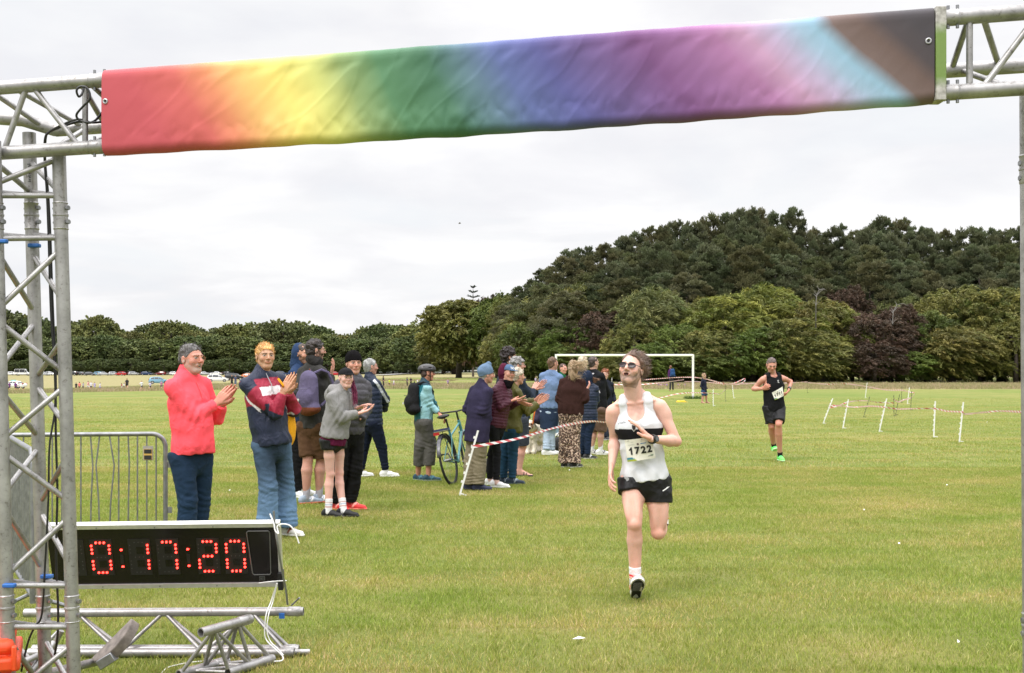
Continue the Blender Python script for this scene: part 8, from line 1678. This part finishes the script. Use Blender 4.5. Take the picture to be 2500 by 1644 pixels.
# ---------------------------------------------------------------- bicycle
def bike():
    r0 = np.array([P(1103, 1100, 15.7)[0], 15.7, gz(0, 15.7)]); ff = unit((.24, .97, 0)); up = unit(np.array([-.2, 0, 1.])); lt = np.cross(ff, up)
    B = empty('bicycle', r0, 'turquoise bicycle with black mudguards and rear rack held by the saddle', 'bicycle'); R = .34
    r0 = P(1106, 1175, 15.55); r0[2] = gz(0, 15.5)
    W = lambda x, z, y=0: r0+ff*x+up*z+lt*y
    for x, nm in ((0, 'rear'), (1.04, 'front')):
        mb = MB(); mb.tube([W(x+math.cos(a)*R, R+math.sin(a)*R) for a in np.linspace(0, 2*math.pi, 49)], .017, 8, False); w_ = mb.build('wheel', M['tyre'], B)
        mb = MB(); mb.tube([W(x+math.cos(a)*(R-.025), R+math.sin(a)*(R-.025)) for a in np.linspace(0, 2*math.pi, 49)], .009, 6, False); mb.build('rim', M['black'], w_)
        mb = MB()
        for k in range(28): a = k*2*math.pi/28; mb.tube([W(x, R, .02*(-1)**k), W(x+math.cos(a)*(R-.02), R+math.sin(a)*(R-.02))], .0012, 4)
        mb.build('spokes', M['steel'], w_); mb = MB(); mb.tube([W(x, R, -.05), W(x, R, .05)], .02, 10); mb.build('hub', M['steel'], w_)
        mb = MB(); g0, g1 = ((10, 170) if x == 0 else (20, 165)); vs = []; fs = []
        an = [math.radians(v) for v in np.linspace(g0, g1, 24)]
        for a in an: vs += [W(x+math.cos(a)*(R+.03), R+math.sin(a)*(R+.03), y) for y in (-.026, -.012, .012, .026)]
        for i in range(23):
            for j in range(3): k = i*4+j; fs.append((k, k+1, k+5, k+4))
        mb.add(vs, fs); o = mb.build('mudguard', M['glosscl'], B); s = o.modifiers.new('s', 'SOLIDIFY'); s.thickness = .003
    tq = (.10, .50, .50)
    def t(a, b, r, nm, mat='bikep'): rod(a, b, r, nm, B, mat)
    bb_ = W(.43, .28); hd = W(.86, .82); hb = W(.89, .70); seat = W(.30, .78)
    t(bb_, hb, .018, 'down_tube'); t(hd, W(.33, .66), .014, 'top_tube'); t(bb_, seat, .017, 'seat_tube'); t(hb, W(.85, .86), .022, 'head_tube')
    for g in (-1, 1): t(W(0, R, g*.06), W(.42, .28, g*.03), .009, 'chain_stay'); t(W(0, R, g*.06), W(.32, .68, g*.02), .008, 'seat_stay'); t(W(1.04, R, g*.05), W(.9, .70, g*.04), .012, 'fork_blade')
    t(seat, W(.27, .90), .013, 'seat_post', 'black'); t(W(.85, .86), W(.83, .98), .014, 'stem', 'black')
    mb = MB(); mb.tube([W(.80, 1.03, -.34), W(.84, 1.0, -.2), W(.87, .99, 0), W(.84, 1.0, .2), W(.80, 1.03, .34)], .012, 8); hbr = mb.build('handlebar', M['black'], B)
    for g in (-1, 1): mb = MB(); mb.tube([W(.82, 1.02, g*.24), W(.79, 1.035, g*.36)], .018, 8); mb.build('grip', M['black'], hbr); mb = MB(); mb.tube([W(.86, 1.0, g*.2), W(.9, .96, g*.26), W(.9, .95, g*.33)], .006, 6); mb.build('brake_lever', M['black'], hbr)
    V, Fc = sdf_mesh([Seg(W(.14, .94), W(.3, .95), (.075, .028), (.035, .022), lt, 0), Seg(W(.3, .95), W(.41, .95), (.03, .02), (.018, .016), lt, .02)], .008); o = link('saddle', mesh_np('saddle', V-np.array(B.location), Fc, M['rubber'], True, np.tile((.02, .02, .02), (len(V), 1))), B)
    mb = MB()
    for y in (-.06, 0, .06): mb.tube([W(-.25, .74, y), W(.22, .74, y)], .006, 6)
    mb.tube([W(-.25, .74, -.06), W(-.25, .74, .06)], .006, 6); mb.tube([W(-.2, .74, -.06), W(0, R, -.07)], .005, 6); mb.tube([W(-.2, .74, .06), W(0, R, .07)], .005, 6); mb.build('luggage_rack', M['black'], B)
    mb = MB(); mb.box(W(-.02, .765), .3, .13, .03, np.array([ff, lt, up]), (.04, .05, .12)); mb.build('rack_bag', M['plastic'], B); mb = MB(); mb.box(W(-.28, .72), .02, .08, .04, np.array([ff, lt, up]), (.4, .02, .02)); mb.build('rear_light', M['plastic'], B)
    for g in (-1, 1): e = W(.43+.17*g*.5, .28-.14*g, g*.09); rod(W(.43, .28, g*.07), e, .01, 'crank', B, 'steel'); mb = MB(); mb.box(e+lt*g*.05, .1, .09, .02, np.array([ff, lt, up])); mb.build('pedal', M['black'], B)
    mb = MB(); mb.tube([W(.43+math.cos(a)*.09, .28+math.sin(a)*.09, .06) for a in np.linspace(0, 2*math.pi, 25)], .004, 6, False); mb.tube([W(.43, .37, .06), W(0, .38, .06)], .003, 5); mb.tube([W(.43, .19, .06), W(0, .30, .06)], .003, 5); mb.build('chain', M['steel'], B)
M['bikep'] = flat('turquoise_paint', (.07, .24, .25), .3, vary=.03); M['glosscl'] = flat('silver_black_guard', (.10, .10, .11), .25, .4)
bike()
# ---------------------------------------------------------------- dog
def dog():
    d = 21.2; k = 1.0; q = lambda x, y, dd=0: P(x, y, d+dd); g0 = q(1300, 1106); root = empty('dog', (g0[0], d, gz(g0[0], d)), 'fluffy cream dog with a brown muzzle on an orange lead', 'dog'); base = np.array(root.location)
    gzz = gz(g0[0], d); o = [Seg(q(1299, 1055, -.12), q(1313, 1053, .38), (.13, .15), (.12, .135), None, .05), Seg(q(1298, 1050, -.12), q(1296, 1042, -.22), .1, .09, None, .05), Ell(q(1294.5, 1038, -.27), (.085, .1, .09), None, .04), Seg(q(1293.5, 1042, -.33), q(1293, 1046, -.42), .045, .035, None, .03)]
    for x, dd in ((1287, -.2), (1302, -.16)): b = q(x, 1100, dd); b[2] = gzz+.04; o += [Seg(q(x+3, 1062, dd+.05), b, .07, .052, None, .03), Seg(b, b+np.array([0, -.06, -.012]), .05, .035, None, .02)]
    for x, dd in ((1313, .34), (1319.5, .4)): b = q(x, 1098, dd); b[2] = gzz+.04; h_ = q(x+1.5, 1085, dd+.12); o += [Seg(q(x-2, 1060, dd-.02), q(x-1.5, 1074, dd-.08), .09, .06, None, .03), Seg(q(x-1.5, 1074, dd-.08), h_, .055, .04, None, .02), Seg(h_, b, .042, .04, None, .02), Seg(b, b+np.array([0, -.06, -.012]), .045, .033, None, .02)]
    o += [Seg(q(1318, 1048, .45), q(1322, 1058, .55), .05, .07, None, .03), Seg(q(1322, 1058, .55), q(1324, 1068, .6), .07, .04, None, .03)]
    V, Fc = sdf_mesh(o, .0095); am = .012*nz(V, 38, 2)+.007*np.abs(nz(V, 85, 4)); V = V+normals(V, Fc)*am[:, None]; C = np.tile(np.array((.66, .60, .50)), (len(V), 1)); C *= (1+.12*nz(V, 60, 6))[:, None]
    m = np.linalg.norm(V-q(1293.5, 1042, -.36), axis=1) < .07; C[m] = (.26, .17, .11); C[np.linalg.norm(V-q(1293, 1046, -.46), axis=1) < .03] = (.02, .015, .015)
    for x in (1291, 1297): C[np.linalg.norm(V-q(x, 1036.5, -.36), axis=1) < .022] = (.03, .02, .02)
    link('body', mesh_np('body', V-base, Fc, M['fur'], True, np.clip(C, 0, 1)), root)
    for x, s in ((1288.5, -1), (1301, 1)):
        V, Fc = sdf_mesh([Seg(q(x, 1034, -.25), q(x+s*1., 1043, -.27), (.04, .02), (.05, .022), None, 0)], .009); V = V+normals(V, Fc)*(.008*nz(V, 60, 5))[:, None]; link('ear', mesh_np('ear', V-base, Fc, M['fur'], True, np.tile((.5, .42, .32), (len(V), 1))), root)
    mb = MB(); c = q(1297, 1048, -.2); mb.tube([c+np.array([math.cos(a)*.1, math.sin(a)*.06-.02, math.sin(a)*.06]) for a in np.linspace(0, 6.28, 17)], .009, 5, False, (.75, .2, .02)); mb.build('collar', M['plastic'], root)
    M['orangel'] = flat('orange_webbing', (.85, .2, .02), .6); lead = cable([q(1297, 1047, -.3), q(1301, 1034, -.35), q(1304, 1015, -.5), q(1306, 1002, -.5), q(1308, 995, -.3)], .011, 'dog_lead', 'orange lead running from the dog to the clapping group', 'orangel'); lead['category'] = 'lead'
    l2 = cable([q(1290, 1040, -.36), q(1289, 1026, -.5), q(1290, 1010, -.6), q(1291, 996, -.6)], .012, 'dog_lead', 'thicker orange strap left of the dog lead', 'orangel'); l2['category'] = 'lead'
dog()
# dark bags standing behind the spectators
for (x, y, d, sz, c, lb) in ((1194, 1155, 17.2, (.22, .16, .26), (.012, .012, .015), 'black bag on the grass behind the elderly man'), (1363, 1081, 21.6, (.12, .1, .14), (.02, .02, .02), 'small dark bag by the leopard print trousers'), (1316, 1012, 20.9, (.12, .1, .17), (.02, .015, .045), 'dark patterned bag hanging beside the blue sweatshirt')):
    q = P(x, y, d); V, Fc = sdf_mesh([Seg(q-np.array([0, 0, sz[2]*.5]), q+np.array([0, 0, sz[2]*.3]), (sz[0], sz[1]), (sz[0]*.75, sz[1]*.8), (1, 0, 0), 0)], .014); V = V+normals(V, Fc)*(.012*nz(V, 14, 3))[:, None]
    o = link('bag', mesh_np('bag', V, Fc, M['nylon'], True, np.tile(np.array(c), (len(V), 1)))); tag(o, lb, 'bag'); mb = MB(); mb.tube([q+np.array([-sz[0]*.4, 0, sz[2]*.6]), q+np.array([0, 0, sz[2]*1.25]), q+np.array([sz[0]*.4, 0, sz[2]*.6])], .01, 6, True, c); x_ = mb.build('handle', M['cloth'], None); x_.parent = o
# letters on the cap
A_ = P10.HA; k = P10.k
def fcap(u, v, lift=0):
    a = (u-.5)*1.0; z = .062+v*.032; rr = (1-((z-.045)/.08)**2)**.5; return P10.head+(A_[0]*(-math.sin(-a)*.086*rr)+A_[1]*(-.012+math.cos(a)*.104*rr+.003)+A_[2]*z)*k
M['lett'] = flat('white_stitching', (.75, .75, .75), .7); text_on(lambda u, v, l=0: fcap(1-u, v), 'TACA', .05, .95, 0, 1, 'cap_lettering', M['lett'], P10.root)
# litter
for i, (x, y, ln) in enumerate([(1412, 1571, .06), (2195, 1336, .03), (2110, 1252, .025), (2312, 1190, .03), (1390, 1153, .04), (2410, 1038, .06), (868, 1045, .03), (430, 1208, .04), (560, 1204, .04), (2340, 1580, .02)]):
    q = gp(x, y); q[2] = .03; ln *= .62; mb = MB(); mb.add([q+np.array([-ln*.5*(1 if i else 1.9), 0, 0]), q+np.array([0, -.015, .004]), q+np.array([ln*.6*(1 if i else 1.9), 0, .006]), q+np.array([ln*.1, .02, .012]), q+np.array([0, 0, -.004])], [(0, 1, 2, 3), (0, 4, 1), (1, 4, 2), (2, 4, 3), (3, 4, 0)]); tag(mb.build('litter', M['white'], None, smooth=False), ['white torn strip lying on the grass near the bottom', 'tiny white scrap on the grass, lower right', 'small pale fleck on the grass right of the runner', 'small pale fleck at the far right of the grass', 'tiny white scrap beyond the leopard trousers', 'pale scrap right of the white stakes', 'white scrap behind the clapping girl', 'white fleck left of the coral pullover man', 'white fleck between coral pullover and blond man', 'tiny pale fleck in the bottom right corner'][i], 'litter')
# birds
for (x, y, lb) in ((1122, 546, 'gull flying in the open sky'), (1387, 609, 'gull flying just above the pine slope')):
    q = P(x, y, 150); b = MB(); b.tube([q+np.array([-.18, 0, 0]), q, q+np.array([.2, 0, .02])], [.02, .06, .02], 6); o = b.build('bird', M['dead_wood']); tag(o, lb, 'bird')
    for g in (-1, 1): b = MB(); b.add([q+np.array([-.08, 0, .03]), q+np.array([.1, 0, .03]), q+np.array([.12, g*.3, .12]), q+np.array([-.02+.1*g, g*.55, .02]), q+np.array([-.05, g*.3, .11])], [(0, 1, 2, 4), (4, 2, 3)]); w_ = b.build('wing', M['dead_wood'], o, smooth=False)
